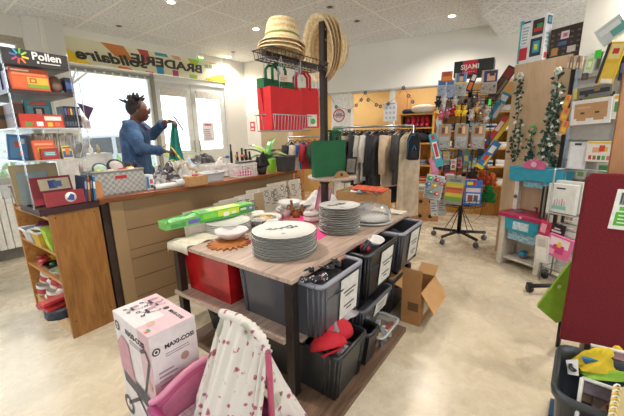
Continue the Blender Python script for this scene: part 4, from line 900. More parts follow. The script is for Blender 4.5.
# ------------------------------------------------------------------ person behind the counter
def fused(name, caps, mat, parent, voxel=0.011, smooth=6, extra=None):
    """tapered limbs grown together into one continuous skin"""
    mb = MB()
    for c in caps:
        p, r = c[0], c[1]
        pts = [Vector(q) for q in p]
        mb.tube(pts, r, mat, n=12)
        rr = r if isinstance(r, (list, tuple)) else [r] * len(pts)
        for q, k in zip(pts, rr): mb.ball(q, k, mat, n=12)
    if extra: extra(mb)
    o = mb.build(name, parent)
    m = o.modifiers.new('r', 'REMESH'); m.mode = 'VOXEL'; m.voxel_size = voxel; m.use_smooth_shade = True
    if smooth:
        m2 = o.modifiers.new('s', 'SMOOTH'); m2.iterations = smooth; m2.factor = 0.5
    return o
PX, PY = -1.72, 3.22
FY = 3.25
def pp(px, py, dy=0.0):
    v = atY(px, py, FY + dy); return v
t = empty('person', (PX, PY, 0), 0, 'person in a blue denim jacket holding up teal fabric behind the counter', 'person')
inv = Matrix.Translation((-PX, -PY, 0))
def q_(px, py, dy=0.0): return inv @ pp(px, py, dy)
SKIN = M('#6b4434', 0.5, var=0.04); HAIR = M('#2e2625', 0.8, var=0.15)
hd_c = q_(138.5, 110.5); neck = q_(134.5, 121); ch = q_(135, 136); wa = q_(137, 158)
shR = q_(130.5, 128, -0.13); elR = q_(141, 149, -0.20); haR = q_(163, 151, -0.10)
shL = q_(139, 127, 0.14); elL = q_(152, 135, 0.14); haL = q_(165, 122, 0.02)
hip = Vector((wa.x + 0.01, 0.0, 0.90))
def lp(a, b, k): return a + (b - a) * k
def hand(base, d, up, curl, s=1.0):
    """palm and five separate bent fingers; base = wrist, d = direction of the fingers, up = back of the hand"""
    d = d.normalized(); side = d.cross(up).normalized(); up = side.cross(d).normalized(); out = []
    pc = base + d * 0.045 * s
    for k in (-1, -0.33, 0.33, 1): out.append(([base + side * k * 0.012 * s, base + d * 0.08 * s + side * k * 0.027 * s], [0.014 * s, 0.011 * s]))
    for k, L in ((-1, 0.062), (-0.33, 0.075), (0.33, 0.08), (1, 0.07)):
        a = base + d * 0.082 * s + side * k * 0.029 * s; b = a + (d * 0.8 - up * 0.6 * curl).normalized() * L * 0.5 * s; c = b + (d * 0.3 - up * curl).normalized() * L * 0.5 * s
        out.append(([a, b, c], [0.0088 * s, 0.008 * s, 0.007 * s]))
    a = base + d * 0.03 * s + side * 0.022 * s; b = a + (side * 0.8 + d * 0.6 - up * 0.3).normalized() * 0.035 * s; c = b + (d * 0.9 - up * 0.6).normalized() * 0.03 * s
    out.append(([a, b, c], [0.012 * s, 0.010 * s, 0.008 * s]))
    return out
fd = Vector((0.92, 0.35, 0)).normalized()
caps = [([neck - Vector((0, 0, 0.07)), lp(neck, hd_c, 0.35)], [0.058, 0.052]),
        ([ch, wa, hip], [0.125, 0.115, 0.12]), ([shR, ch, shL], [0.06, 0.11, 0.06]),
        ([shR, elR, haR], [0.052, 0.042, 0.026]), ([shL, elL, haL], [0.052, 0.042, 0.026]),
        ([hip + Vector((0, -0.09, -0.02)), Vector((hip.x + 0.02, -0.10, 0.48)), Vector((hip.x - 0.01, -0.10, 0.09))], [0.09, 0.06, 0.042]),
        ([hip + Vector((0, 0.09, -0.02)), Vector((hip.x + 0.03, 0.10, 0.48)), Vector((hip.x + 0.02, 0.10, 0.09))], [0.09, 0.06, 0.042])]
caps += hand(haR, q_(172, 152, -0.05) - haR, Vector((0, 0, 1)), 0.9) + hand(haL, q_(173, 121, 0.0) - haL, Vector((0, 0.2, 1)), 0.9)
def headx(mb):
    X = Matrix.Translation(hd_c)
    mb.ball(hd_c, 0.092, SKIN, n=16, sx=0.96, sy=0.82, sz=1.12)
    mb.ball(hd_c + fd * 0.032 + Vector((0, 0, -0.055)), 0.048, SKIN, n=12)
    mb.ball(hd_c + fd * 0.090 + Vector((0, 0, -0.018)), 0.014, SKIN, n=8, sz=1.3)
    mb.ball(hd_c + fd * 0.074 + Vector((0, 0, -0.052)), 0.012, SKIN, n=8, sx=1, sz=0.7)
    s = Vector((fd.y, -fd.x, 0))
    for k in (-1, 1): mb.ball(hd_c + s * 0.078 * k + Vector((0, 0, -0.015)), 0.02, SKIN, n=8, sz=1.4, sx=0.7, sy=0.4)
body = fused('body', caps, SKIN, t, 0.007, 3, headx)
s_ = Vector((fd.y, -fd.x, 0))
for k in (-1, 1):
    mb = MB(); mb.ball(hd_c + fd * 0.078 + s_ * 0.032 * k + Vector((0, 0, 0.008)), 0.011, M('#efe8e0', 0.3)); mb.ball(hd_c + fd * 0.087 + s_ * 0.033 * k + Vector((0, 0, 0.008)), 0.005, M('#1c1412', 0.2)); mb.build('eye', t)
mb = MB(); mb.tube([hd_c + fd * 0.080 + Vector((0, 0, -0.055)) + s_ * 0.018, hd_c + fd * 0.086 + Vector((0, 0, -0.056)), hd_c + fd * 0.080 + Vector((0, 0, -0.055)) - s_ * 0.018], 0.005, M('#7a3f3a', 0.5)); mb.build('mouth', t)
# glasses
mb = MB()
for k in (-1, 1):
    c = hd_c + fd * 0.098 + s_ * 0.034 * k + Vector((0, 0, 0.008)); mb.tube([c + s_ * 0.022 * cos(a) + Vector((0, 0, 0.018 * sin(a))) for a in [i * pi / 6 for i in range(13)]], 0.002, M('#8a3a34', 0.3), n=6, cap=False)
    mb.tube([c + s_ * 0.022 * k, hd_c + s_ * 0.082 * k + Vector((0, 0, 0.008))], 0.002, M('#8a3a34', 0.3), n=6)
mb.tube([hd_c + fd * 0.1 + s_ * 0.012 + Vector((0, 0, 0.01)), hd_c + fd * 0.1 - s_ * 0.012 + Vector((0, 0, 0.01))], 0.002, M('#8a3a34', 0.3), n=6); mb.build('glasses', t)
# short twists of hair
mb = MB(); rnd = random.Random(11)
mb.ball(hd_c - fd * 0.022 + Vector((0, 0, 0.028)), 0.094, HAIR, n=16, sx=0.95, sy=0.9, sz=0.95)
for i in range(46):
    a = rnd.uniform(0, 2 * pi); b = rnd.uniform(0.15, 1.5)
    d = Vector((cos(a) * cos(b), sin(a) * cos(b), sin(b)))
    if d.dot(fd) > 0.55 and d.z < 0.6: continue
    p0 = hd_c - fd * 0.022 + Vector((0, 0, 0.028)) + d * 0.08
    L = rnd.uniform(0.02, 0.052); w1 = Vector((rnd.uniform(-1, 1), rnd.uniform(-1, 1), rnd.uniform(-.3, 1))) * 0.018
    mb.tube([p0, p0 + d * L * 0.6 + w1 * .4, p0 + d * L + w1], [0.012, 0.011, 0.006], HAIR, n=7)
mb.build('hair', t)
# denim jacket: one body with sleeves, collar and cuffs
jc = [([neck + Vector((-0.02, 0, -0.05)), ch, wa + Vector((0, 0, 0.02)), hip + Vector((0, 0, 0.0))], [0.075, 0.138, 0.130, 0.135]),
      ([shR + Vector((0, 0, 0.0)), ch, shL], [0.075, 0.12, 0.075]),
      ([shR, lp(shR, elR, 0.5), elR, lp(elR, haR, 0.82)], [0.076, 0.070, 0.060, 0.044]),
      ([shL, lp(shL, elL, 0.5), elL, lp(elL, haL, 0.80)], [0.076, 0.068, 0.058, 0.043])]
jk = fused('denim_jacket', jc, M_DENIM, t, 0.010, 5)
mb = MB()
c0 = neck + Vector((-0.01, 0, -0.035))
for i in range(15):
    a = 2.2 * pi * i / 15 - 0.6
pts = [c0 + Vector((0.078 * cos(a), 0.085 * sin(a), 0.022 - 0.035 * max(0, cos(a - 0.3)))) for a in [0.5 + i * (2 * pi - 0.6) / 16 for i in range(17)]]
mb.tube(pts, 0.020, M_DENIM, n=8); mb.build('collar', jk)
ST = M('#c9b79a', 0.8)
mb = MB()
for k in (0.88,): 
    p = lp(elR, haR, 0.80); d = (haR - elR).normalized(); mb.tube([p - d * 0.018, p + d * 0.018], 0.050, M('#2b4c74', 0.85), n=14)
mb.build('cuff', jk)
mb = MB(); p = lp(elL, haL, 0.78); d = (haL - elL).normalized(); mb.tube([p - d * 0.018, p + d * 0.018], 0.048, M('#2b4c74', 0.85), n=14); mb.build('cuff', jk)
mb = MB()
mb.tube([q_(129, 127, -0.19), q_(133, 134, -0.20), q_(138, 138, -0.20)], 0.003, ST, n=6); mb.build('seam', jk)
mb = MB(); mb.tube([q_(137, 121, -0.03), q_(143, 126, -0.02), q_(150, 131, -0.0)], 0.008, M('#7a2a3a', 0.8)); mb.build('lanyard', t)
# trousers and shoes
tr = [([hip + Vector((0, -0.09, 0.02)), Vector((hip.x + 0.02, -0.10, 0.48)), Vector((hip.x - 0.01, -0.10, 0.10))], [0.115, 0.08, 0.06]), ([hip + Vector((0, 0.09, 0.02)), Vector((hip.x + 0.03, 0.10, 0.48)), Vector((hip.x + 0.02, 0.10, 0.10))], [0.115, 0.08, 0.06])]
fused('trousers', tr, M('#2a2c34', 0.85), t, 0.012, 3)
for k in (-1, 1):
    mb = MB(); x = hip.x + (0.02 if k > 0 else -0.01)
    mb.lathe([(0.001, 0), (0.05, 0.0), (0.052, 0.03), (0.045, 0.075), (0.03, 0.09), (0.001, 0.095)], M('#2e2a2a', 0.6), 14, Matrix.Translation((x + 0.05, 0.10 * k, 0)), sx=2.4, sy=0.95); mb.build('shoe', t)
# held teal fabric and measuring tape
up_h = lp(haL, q_(173, 121, 0), 1.0); w0 = up_h + Vector((PX, PY, 0))
bt = q_(177, 160, -0.08) + Vector((PX, PY, 0)); mid = q_(174, 138, -0.03) + Vector((PX, PY, 0))
def cl(u, v):
    p = w0.lerp(mid, min(1, v * 2)) if v < .5 else mid.lerp(bt, v * 2 - 1)
    w = 0.03 + 0.12 * v
    return (p.x + (u - .5) * w, p.y + 0.022 * sin(u * 14 + v * 4) + 0.01, p.z + 0.008 * sin(u * 10))
mb = MB(); mb.grid(cl, 16, 22, M('#2f8a7c', 0.8, var=0.08)); thing = mb.build('teal_fabric', solid=0.004); tag(thing, 'teal green strip of fabric held up by the person in denim', 'fabric')
mb = MB(); a = haR + Vector((PX, PY, 0.03)); pts = [a, a + Vector((0.05, -0.02, 0.03)), a + Vector((0.10, -0.03, 0.0)), a + Vector((0.15, -0.04, -0.07)), a + Vector((0.19, -0.05, -0.13))]
for i in range(4): mb.tube([pts[i], pts[i + 1]], 0.006, M('#e0bc3c', 0.5), n=6)
thing1(mb, 'measuring_tape', 'yellow measuring tape hanging from the hand of the person in denim', 'tape measure', (0, 0, 0))
mb = MB(); a = w0; mb.tube([a + Vector((0.01, 0, 0.05)), a + Vector((0.04, 0, 0.0)), a + Vector((0.09, 0, -0.09))], 0.007, M('#26262c', 0.5)); thing1(mb, 'scissors', 'dark slim tool held above the teal fabric', 'tool', (0, 0, 0))

# ------------------------------------------------------------------ the big table
TZ = 0.64
T0 = Vector((-0.095, 1.285, 0)); TU = 1.468; TV = 0.958; TAZ = 36.33; TRZ = radians(90 - TAZ)
TF = Matrix.Translation(T0) @ Matrix.Rotation(TRZ, 4, 'Z')
def tp(u, v, z=TZ): return TF @ Vector((u, v, z))
t = empty('shop_table', T0, TRZ, 'grey oak topped shop table with two lower shelves and dark metal legs', 'table')
mb = MB(); mb.box((0, 0, TZ - 0.022), (TU, TV, TZ), WOOD_TABLE); mb.build('tabletop', t, bevel=0.002)
LEGM = M('#3a3330', 0.35, 0.5, var=0.08)
for (x, y) in ((0.012, 0.012), (0.012, TV - 0.062), (TU - 0.062, 0.012), (TU - 0.062, TV - 0.062)):
    mb = MB(); mb.box((x, y, 0), (x + 0.045, y + 0.045, TZ - 0.022), LEGM); mb.build('leg', t, bevel=0.002)
mb = MB(); mb.box((0.057, 0.018, TZ - 0.05), (TU - 0.062, 0.03, TZ - 0.022), LEGM); mb.box((0.057, TV - 0.03, TZ - 0.05), (TU - 0.062, TV - 0.018, TZ - 0.022), LEGM); mb.build('rail', t)
Z1, Z2 = 0.325, 0.03
mb = MB(); mb.box((0.0, 0.06, Z1 - 0.024), (TU - 0.02, TV - 0.0, Z1), WOOD_TABLE); mb.box((0.06, -0.0, Z1 - 0.024), (TU - 0.07, 0.06, Z1), WOOD_TABLE); mb.build('shelf', t)
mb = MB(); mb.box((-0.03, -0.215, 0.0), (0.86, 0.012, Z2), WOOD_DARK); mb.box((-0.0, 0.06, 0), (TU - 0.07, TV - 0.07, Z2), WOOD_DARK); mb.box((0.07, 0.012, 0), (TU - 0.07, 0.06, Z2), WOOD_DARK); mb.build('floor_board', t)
# cream cloths at the corners
def cornercloth(u, v):
    x = u * 0.34 - 0.03; y = v * 0.26 + TV - 0.20
    over = max(0, y - TV) ; ox = max(0, -x)
    return (x if x > 0 else -0.006, min(y, TV + 0.008), TZ + 0.005 + 0.005 * sin(u * 17 + v * 5) - over * 1.0 - ox * 1.6)
mb = MB(); mb.grid(cornercloth, 24, 18, M('#cfc8b4', 0.9, var=0.05)); o = mb.build('table_cloth', loc=T0, rot=(0, 0, TRZ), solid=0.002); tag(o, 'cream cloth folded over the rear corner of the table', 'cloth')
mb = MB(); mb.grid(lambda u, v: (TU - 0.14 + u * 0.13, 0.02 + v * 0.30, TZ + 0.006 + 0.004 * sin(u * 15 + v * 11)), 12, 14, M('#d9d2c0', 0.9)); o = mb.build('table_cloth', loc=T0, rot=(0, 0, TRZ), solid=0.003); tag(o, 'cream cloth lying on the far end of the table behind the glass dome', 'cloth')
# pink paper napkins
for (u, v, w, d, a, l) in ((0.36, 0.50, 0.16, 0.16, 0.5, 'between the jug and the white bowl'), (0.60, 0.33, 0.20, 0.20, 0.2, 'between the two plate stacks'), (0.78, 0.60, 0.26, 0.22, 0.9, 'under the amber glassware')):
    mb = MB(); mb.box((-w/2, -d/2, 0), (w/2, d/2, 0.002), M('#e2408c', 0.6)); thing1(mb, 'paper_napkin', 'bright pink paper napkin %s' % l, 'napkin', tp(u, v, TZ + 0.0005), TRZ + a)
# plates
PLATE = M('#dcdbd6', 0.15, var=0.0); PRIM = M('#24221f', 0.3)
def plate_mb(r, rim=PRIM, mat=PLATE, n=40):
    mb = MB()
    mb.lathe([(1e-6, 0.003), (r * 0.56, 0.003), (r * 0.58, 0.0), (r * 0.62, 0.0), (r * 0.66, 0.004), (r * 0.985, 0.0105), (r, 0.0122)], mat, n, cap=False)
    mb.lathe([(r, 0.0128), (r*1.004, 0.0138), (r * 0.99, 0.0156)], rim, n, cap=False)
    mb.lathe([(r, 0.0122), (r, 0.0128)], mat, n, cap=False)
    mb.lathe([(r * 0.99, 0.0156), (r * 0.70, 0.0098), (r * 0.60, 0.0065), (1e-6, 0.0055)], mat, n, cap=False)
    return mb
def stack(u, v, r, n, step, where, z=TZ, first=True, rim=PRIM, mat=PLATE, group=None, name='dinner_plate', desc='white dark-rimmed'):
    base = plate_mb(r, rim, mat).build(name)
    for i in range(n):
        o = base if i == 0 else base.copy()
        if i: COL.objects.link(o)
        o.location = tp(u + 0.002 * sin(i * 2.1), v + 0.002 * cos(i * 1.7), z + 0.0005 + i * step); o.rotation_euler = (0, 0, i * 0.7)
        tag(o, '%s plate, %s %s' % (desc, ORD[n - 1 - i], where), 'plate', group or 'plates ' + where)
    return base
def decor(mb, r, seed=0):
    G = M('#4a5650', 0.4); T = M('#3f9a8c', 0.4); z = 0.0068
    mb.prism([(-.5, -.25), (.0, -.45), (.5, -.1), (.3, .35), (-.3, .3)], 0, 0.001, T, Matrix.Translation((0.0, -0.05 * r / 0.17, z)) @ Matrix.Rotation(-pi/2, 4, 'X') @ Matrix.Scale(0.025, 4))
    for k, (x, y, a) in enumerate(((-0.06, 0.02, 0.3), (-0.03, 0.035, -0.3), (0.0, 0.06, 0.1), (0.03, 0.045, 0.5), (-0.085, 0.03, 0.8), (0.05, 0.07, -0.2), (0.02, 0.085, 0.9))):
        mb.box((-0.02, -0.003, 0), (0.02, 0.003, 0.0008), G, Matrix.Translation((x * r / 0.17, y * r / 0.17, z + 0.001)) @ Matrix.Rotation(a, 4, 'Z'))
        mb.box((-0.006, -0.006, 0), (0.006, 0.006, 0.0008), G, Matrix.Translation((x * r / 0.17 + .01, y * r / 0.17 + .006, z + 0.002)) @ Matrix.Rotation(a, 4, 'Z'))
def deco_plate(u, v, z, r, label, group, rz):
    mb = plate_mb(r); decor(mb, r); o = mb.build('dinner_plate', loc=tp(u, v, z), rot=(0, 0, rz)); tag(o, label, 'plate', group)
g = 'plates in the near stack'
# near stack: eleven plates under the decorated one
S1 = (0.262, 0.262); r1 = 0.172
base = plate_mb(r1).build('dinner_plate')
for i in range(8):
    o = base if i == 0 else base.copy()
    if i: COL.objects.link(o)
    o.location = tp(S1[0] + 0.002*sin(i*2), S1[1] + 0.002*cos(i*3), TZ + 0.0005 + i*0.0135); tag(o, 'large white dark-rimmed plate, %s of the near stack on the table corner' % ORD[8 - i], 'plate', g)
deco_plate(S1[0], S1[1], TZ + 0.0005 + 8*0.0135, r1, 'large white plate with teal leaf and grey sprigs, topmost of the near stack', g, radians(0))
S2 = (0.745, 0.212); r2 = 0.132; g = 'plates in the tall middle stack'
base = plate_mb(r2).build('dinner_plate')
for i in range(11):
    o = base if i == 0 else base.copy()
    if i: COL.objects.link(o)
    o.location = tp(S2[0] + 0.002*sin(i*2), S2[1] + 0.002*cos(i*3), TZ + 0.0005 + i*0.0142); tag(o, 'white soup plate, %s of the tall stack behind the near one' % ORD[11 - i], 'plate', g)
deco_plate(S2[0], S2[1], TZ + 0.0005 + 11*0.0142, r2, 'white plate with teal leaf, topmost of the tall stack behind the near one', g, 0.2)
# sun shaped trivet and bowl
mb = MB(); n = 20; r = 0.125; pts = []
for i in range(n): a = 2*pi*i/n; pts += [(r*cos(a), r*sin(a)), (r*0.70*cos(a + pi/n), r*0.70*sin(a + pi/n))]
mb.prism([(x, y) for x, y in pts], 0, 0.009, M('#a9662c', 0.6, var=0.12, scale=18), Matrix.Rotation(-pi/2, 4, 'X') @ Matrix.Scale(1, 4)); thing1(mb, 'trivet', 'brown sun-shaped cork trivet under the white bowl', 'trivet', tp(0.17, 0.61, TZ + 0.010), 0.3)
mb = MB(); r = 0.10; wv = lambda t_, i, rr: 1 + (0.035 * cos(8 * t_) if i in (3, 4, 5) else 0)
mb.lathe([(1e-6, 0.002), (0.045, 0), (0.06, 0.008), (0.09, 0.035), (r, 0.052), (r*0.98, 0.052), (0.085, 0.036), (0.05, 0.010), (1e-6, 0.008)], M('#e0dad8', 0.15, var=0.03), 40, wave=wv); thing1(mb, 'bowl', 'white ribbed bowl with faint pink inside on the sun trivet', 'bowl', tp(0.235, 0.66, TZ + 0.012), 0)
# stack below the green box
g = 'plates under the green box'
base = plate_mb(0.145, PLATE).build('side_plate')
for i in range(5):
    o = base if i == 0 else base.copy()
    if i: COL.objects.link(o)
    o.location = tp(0.36, 0.84, TZ + 0.006 + i*0.012); tag(o, 'plain white plate, %s in the stack under the long green box' % ORD[4 - i], 'plate', g)
mb = MB(); mb.lathe([(0.001, 0), (0.05, 0), (0.06, 0.05), (0.056, 0.05), (0.046, 0.004), (0.001, 0.004)], M_DOME, 20); thing1(mb, 'glass_bowl', 'small clear glass cup beside the stack under the green box', 'glass', tp(0.52, 0.72, TZ + 0.002), 0)
# long green box
p0 = at(170, 229, TZ + 0.085); p1 = at(254, 210, TZ + 0.085)
dv = (p1 - p0); gaz = atan2(dv.y, dv.x); L = dv.length
gm = (p0 + p1) / 2
t = empty('cleaning_cloth_box', (gm.x, gm.y, TZ + 0.075), gaz, 'long bright green and yellow printed box lying across the plates', 'box')
W = 0.115; Hh = 0.062
mb = MB(); mb.box((-L*0.18, 0.0, 0), (L/2, W, Hh), M('#5fb83a', 0.35, var=0.03))
F_ = [(0.0, 0.05, 1, 0.28, '#3f9a3c'), (0.30, 0.30, 0.72, 0.92, '#c8dc3c'), (0.05, 0.35, 0.28, 0.85, '#7cc84a'), (0.40, 0.2, 0.5, 0.7, '#e6ead8'), (0.56, 0.3, 0.63, 0.6, '#e6dce2'), (0.70, 0.3, 0.86, 0.85, '#3f8a44'), (0.72, 0.45, 0.84, 0.7, '#cfe4bc'), (0.88, 0.3, 0.98, 0.8, '#6f6ab0'), (0.9, 0.45, 0.96, 0.65, '#c8c4e0')]
X0 = -L*0.18; LL = L*0.68; e_ = 0.0007
for (a, b, c, d, col) in F_: mb.box((X0 + a*LL, -e_, b*Hh), (X0 + c*LL, e_, d*Hh), M(col, 0.35, var=0.03)); e_ += 0.0001
e_ = 0.0007
for (a, b, c, d, col) in ((0.0, 0.0, 0.35, 1, '#6cc244'), (0.05, 0.25, 0.16, 0.6, '#5f74b4'), (0.2, 0.2, 0.32, 0.8, '#d8ecc0'), (0.3, 0.1, 0.75, 0.9, '#b8d83a'), (0.36, 0.35, 0.66, 0.65, '#e8ead0'), (0.78, 0.1, 0.97, 0.9, '#3f9a3c')): mb.box((X0 + a*LL, b*W, Hh - e_), (X0 + c*LL, d*W, Hh + e_), M(col, 0.35, var=0.03)); e_ += 0.0001
for x in (-0.02, 0.02): mb.text('wet' if x < 0 else 'wipes', 0.02, M('#f0f4ea', 0.4), Matrix.Translation((X0 + 1e9, 0, 0))) if False else None
mb.build('sleeve', t)
mb = MB(); a = -L/2 - 0.02
mb.add([(a, 0.012, 0.002), (X0, 0.006, 0.0), (X0, W-0.006, 0), (a, W-0.012, 0.002), (a, 0.002, 0.045), (X0, 0.004, Hh-0.006), (X0, W-0.004, Hh-0.006), (a, W-0.002, 0.045)], [(0, 1, 5, 4), (2, 3, 7, 6), (3, 0, 4, 7), (0, 3, 2, 1)], M('#7cc46a', 0.4, var=0.05))
mb.box((a + 0.03, 0.0, 0.01), (a + 0.12, 0.0045, 0.03), M('#4fa055', 0.4)); mb.box((a + 0.14, 0.0, 0.012), (X0 - 0.005, 0.0045, 0.035), M('#6a68b4', 0.4))
mb.build('inner_tray', t, solid=0.003)
mb = MB(); mb.grid(lambda u, v: (a + 0.03 + u*(X0 - a - 0.02), 0.02 + v*(W - 0.04), 0.035 + 0.018*sin(u*9 + 2*sin(v*6)) * (1 - abs(2*v - 1)) + 0.012*u), 18, 10, M('#86c88a', 0.5)); mb.build('wrapper', t, solid=0.002)
# plates with yellow pattern
g = 'yellow patterned plates'
for i in range(2):
    mb = plate_mb(0.125, PLATE); 
    if i == 1:
        rn = random.Random(2)
        for k in range(26): 
            an = k*2*pi/26; rr = 0.072 + 0.012*rn.random(); mb.lathe([(1e-6, 0.0012), (0.016, 0.0012), (0.016, 0)], M('#dca84a', 0.5), 8, Matrix.Translation((rr*cos(an), rr*sin(an), 0.0085)))
        for k in range(7): mb.lathe([(1e-6, 0.002), (0.012, 0.002), (0.012, 0)], M(['#4f74a8', '#7a8f4a', '#3f6a9a'][k % 3], 0.5), 8, Matrix.Translation((0.04*cos(k)*1.8, 0.05*sin(k*1.7), 0.009)))
        mb.lathe([(1e-6, 0.001), (0.05, 0.001), (0.05, 0)], M('#dcb05a', 0.5), 20, Matrix.Translation((0, 0, 0.007)))
    o = mb.build('patterned_plate', loc=tp(0.66, 0.80, TZ + 0.001 + i*0.017)); tag(o, 'plate covered in yellow and blue flowers behind the jug' if i else 'white plate beneath the yellow flowered plate', 'plate', g)
mb = MB(); mb.lathe([(0.001, 0), (0.04, 0), (0.052, 0.04), (0.049, 0.04), (0.036, 0.004), (0.001, 0.004)], PLATE, 22); thing1(mb, 'bowl', 'small white cup between the green box and the yellow plate', 'cup', tp(0.72, 0.93, TZ + 0.001), 0)
# white jug
t = empty('jug', tp(0.40, 0.48), 0, 'white ceramic jug with a spout behind the near plate stack', 'jug')
mb = MB(); wv = lambda t_, i, rr: 1 + (0.25 * max(0, cos(t_ - 0.6))**6 if i in (5, 6) else 0)
mb.lathe([(0.001, 0), (0.034, 0), (0.044, 0.02), (0.047, 0.05), (0.036, 0.09), (0.036, 0.11), (0.034, 0.11), (0.032, 0.09), (0.042, 0.05), (0.001, 0.006)], PLATE, 26, wave=wv); mb.build('body', t)
mb = MB(); mb.tube([(-0.034, -0.02, 0.10), (-0.06, -0.035, 0.085), (-0.062, -0.036, 0.05), (-0.042, -0.025, 0.03)], 0.006, PLATE); mb.build('handle', t)
# white dishes at the back
g = 'white dishes at the back of the table'
for i, (r, z, l) in enumerate(((0.12, 0.0, 'wide white dish, lowest in the pile at the back of the table'), (0.105, 0.016, 'white dish in the middle of the pile at the back of the table'))):
    o = plate_mb(r, PLATE).build('serving_dish', loc=tp(1.02, 0.86, TZ + 0.002 + z)); tag(o, l, 'plate', g)
mb = MB(); mb.lathe([(0.001, 0.002), (0.06, 0), (0.10, 0.045), (0.097, 0.046), (0.058, 0.006), (0.001, 0.006)], PLATE, 30); thing1(mb, 'bowl', 'white bowl on top of the white dishes at the back of the table', 'bowl', tp(1.02, 0.86, TZ + 0.034), 0, g)
dish('serving_dish', 'white platter behind the white bowl pile', 'plate', tp(1.20, 0.86, TZ + 0.001), 0.10, 0.03, PLATE)
# amber bottles
t = empty('glass_jug', tp(0.90, 0.74, TZ + 0.003), TRZ, 'tall amber glass bottle with a ring handle', 'bottle')
mb = MB(); mb.lathe([(0.001, 0), (0.026, 0), (0.028, 0.045), (0.012, 0.065), (0.010, 0.10), (0.014, 0.105), (0.012, 0.115), (0.001, 0.115)], M_AMBER, 20); mb.build('body', t)
mb = MB(); mb.tube([(-0.026 + 0.02*cos(a) - 0.012, 0.0, 0.06 + 0.024*sin(a)) for a in [i*pi/6 for i in range(13)]], 0.005, M_AMBER, cap=False); mb.build('handle', t)
for i, (u, v, h, r, l) in enumerate(((0.93, 0.66, 0.085, 0.018, 'slim amber glass vial beside the handled bottle'), (0.86, 0.66, 0.06, 0.028, 'squat amber glass pot in front of the handled bottle'), (0.98, 0.70, 0.07, 0.02, 'amber glass vial behind the squat pot'))):
    mb = MB(); mb.lathe([(0.001, 0), (r, 0), (r, h*0.6), (r*0.5, h*0.75), (r*0.5, h*0.95), (r*0.65, h), (0.001, h)], M_AMBER, 18); thing1(mb, 'glass_vial', l, 'bottle', tp(u, v, TZ + 0.003), 0)
mb = MB(); mb.lathe([(0.001, 0), (0.035, 0), (0.04, 0.05), (0.037, 0.05), (0.03, 0.005), (0.001, 0.005)], mk_glass('rose_glass', (0.85, 0.6, 0.62), 0.03, 0.3), 20); thing1(mb, 'glass_cup', 'pale rose glass cup in front of the amber bottle', 'glass', tp(0.80, 0.72, TZ + 0.003), 0)
# round lidded pot
t = empty('lidded_pot', tp(0.83, 0.50, TZ + 0.003), 0, 'round white and pink lidded pot beside the tall plate stack', 'pot')
mb = MB(); mb.lathe([(0.001, 0), (0.05, 0), (0.055, 0.01), (0.055, 0.05), (0.001, 0.05)], M('#c98f92', 0.4, var=0.1, scale=60), 30); mb.lathe([(0.0553, 0.015), (0.0558, 0.03), (0.0553, 0.04)], M('#e2dcd8', 0.3), 30, cap=False); mb.build('body', t)
mb = MB(); mb.lathe([(0.058, 0.05), (0.06, 0.055), (0.055, 0.068), (0.03, 0.075), (0.001, 0.077)], M('#dedad4', 0.25), 30); mb.ball((0, 0, 0.08), 0.012, M('#c98f92', 0.4)); mb.build('lid', t)
# rush coaster, wicker
mb = MB(); n = 26; mb.tube([(0.05*cos(2*pi*k/n), 0.05*sin(2*pi*k/n), 0.012) for k in range(n+1)], 0.009, M('#9a6a3a', 0.8, var=0.15), cap=False); thing1(mb, 'wicker_ring', 'small brown wicker ring lying among the amber glass', 'ring', tp(0.72, 0.60, TZ + 0.0), 0)
pbox('greeting_card', 'cream and red printed card in front of the lidded pot', 'card', tp(0.70, 0.49, TZ + 0.004), TRZ - 0.6, 0.12, 0.06, 0.006, '#d8cdb8', {'top': [(0.1, 0.2, 0.4, 0.8, '#b85a4a'), (0.5, 0.2, 0.9, 0.5, '#8a9a5a')]})
# pink wrapped pack and white crumpled bag
pbox('wrapped_pack', 'tall pink cellophane wrapped pack leaning at the back of the table', 'packet', tp(1.16, 0.64, TZ + 0.003), radians(-10), 0.11, 0.05, 0.19, '#c98aa0', {'front': [(0.0, 0, 0.12, 1, '#b5657f'), (0.25, 0.05, 0.4, 0.95, '#d9a3b4'), (0.6, 0.05, 0.7, 0.95, '#b87890'), (0.82, 0, 0.92, 1, '#e0b4c2')]}, ry=0.2, rx=-0.1)
crumple('paper_bag', 'crumpled white paper bag at the back edge of the table', 'bag', tp(1.33, 0.78, TZ + 0.002), 0.5, 0.34, 0.22, 0.14, M('#d3d2cf', 0.7), 21)
# glass dome and its plate
t = empty('cake_dome', tp(1.06, 0.14, TZ + 0.001), 0, 'clear cake dome over white plates at the far end of the table', 'cake dome')
mb = MB(); mb.lathe([(0.135, 0.022), (0.136, 0.06), (0.125, 0.095), (0.09, 0.115), (0.04, 0.123), (0.001, 0.124)], M_DOME, 36, cap=False); mb.lathe([(0.138, 0.022), (0.142, 0.026), (0.138, 0.03)], M_DOME, 36, cap=False); mb.build('dome', t)
mb = MB(); mb.ball((0, 0, 0.132), 0.012, M_DOME); mb.build('knob', t)
g = 'plates under the glass dome'
for i in range(2):
    o = plate_mb(0.155 if i == 0 else 0.115, PLATE).build('cake_plate', loc=tp(1.06, 0.14, TZ + 0.001 + 0.010*i)); tag(o, 'small white plate inside the glass dome' if i else 'wide white plate that carries the glass dome', 'plate', g)
for o_ in (t,): o_.location.z += 0.004
# glass trays
for i, (u, v, r) in enumerate(((1.22, 0.40, 0.085), (1.36, 0.33, 0.075))):
    mb = MB(); mb.lathe([(0.001, 0), (r*0.6, 0), (r, 0.05), (r*0.96, 0.05), (r*0.58, 0.006), (0.001, 0.006)], M_CLOUDY, 24, wave=lambda t_, i_, rr: 1 + 0.03*cos(12*t_)); thing1(mb, 'glass_bowl', ['fluted glass bowl behind the tall plate stack', 'second fluted glass bowl beside the orange mould'][i], 'bowl', tp(u, v, TZ + 0.001), 0)
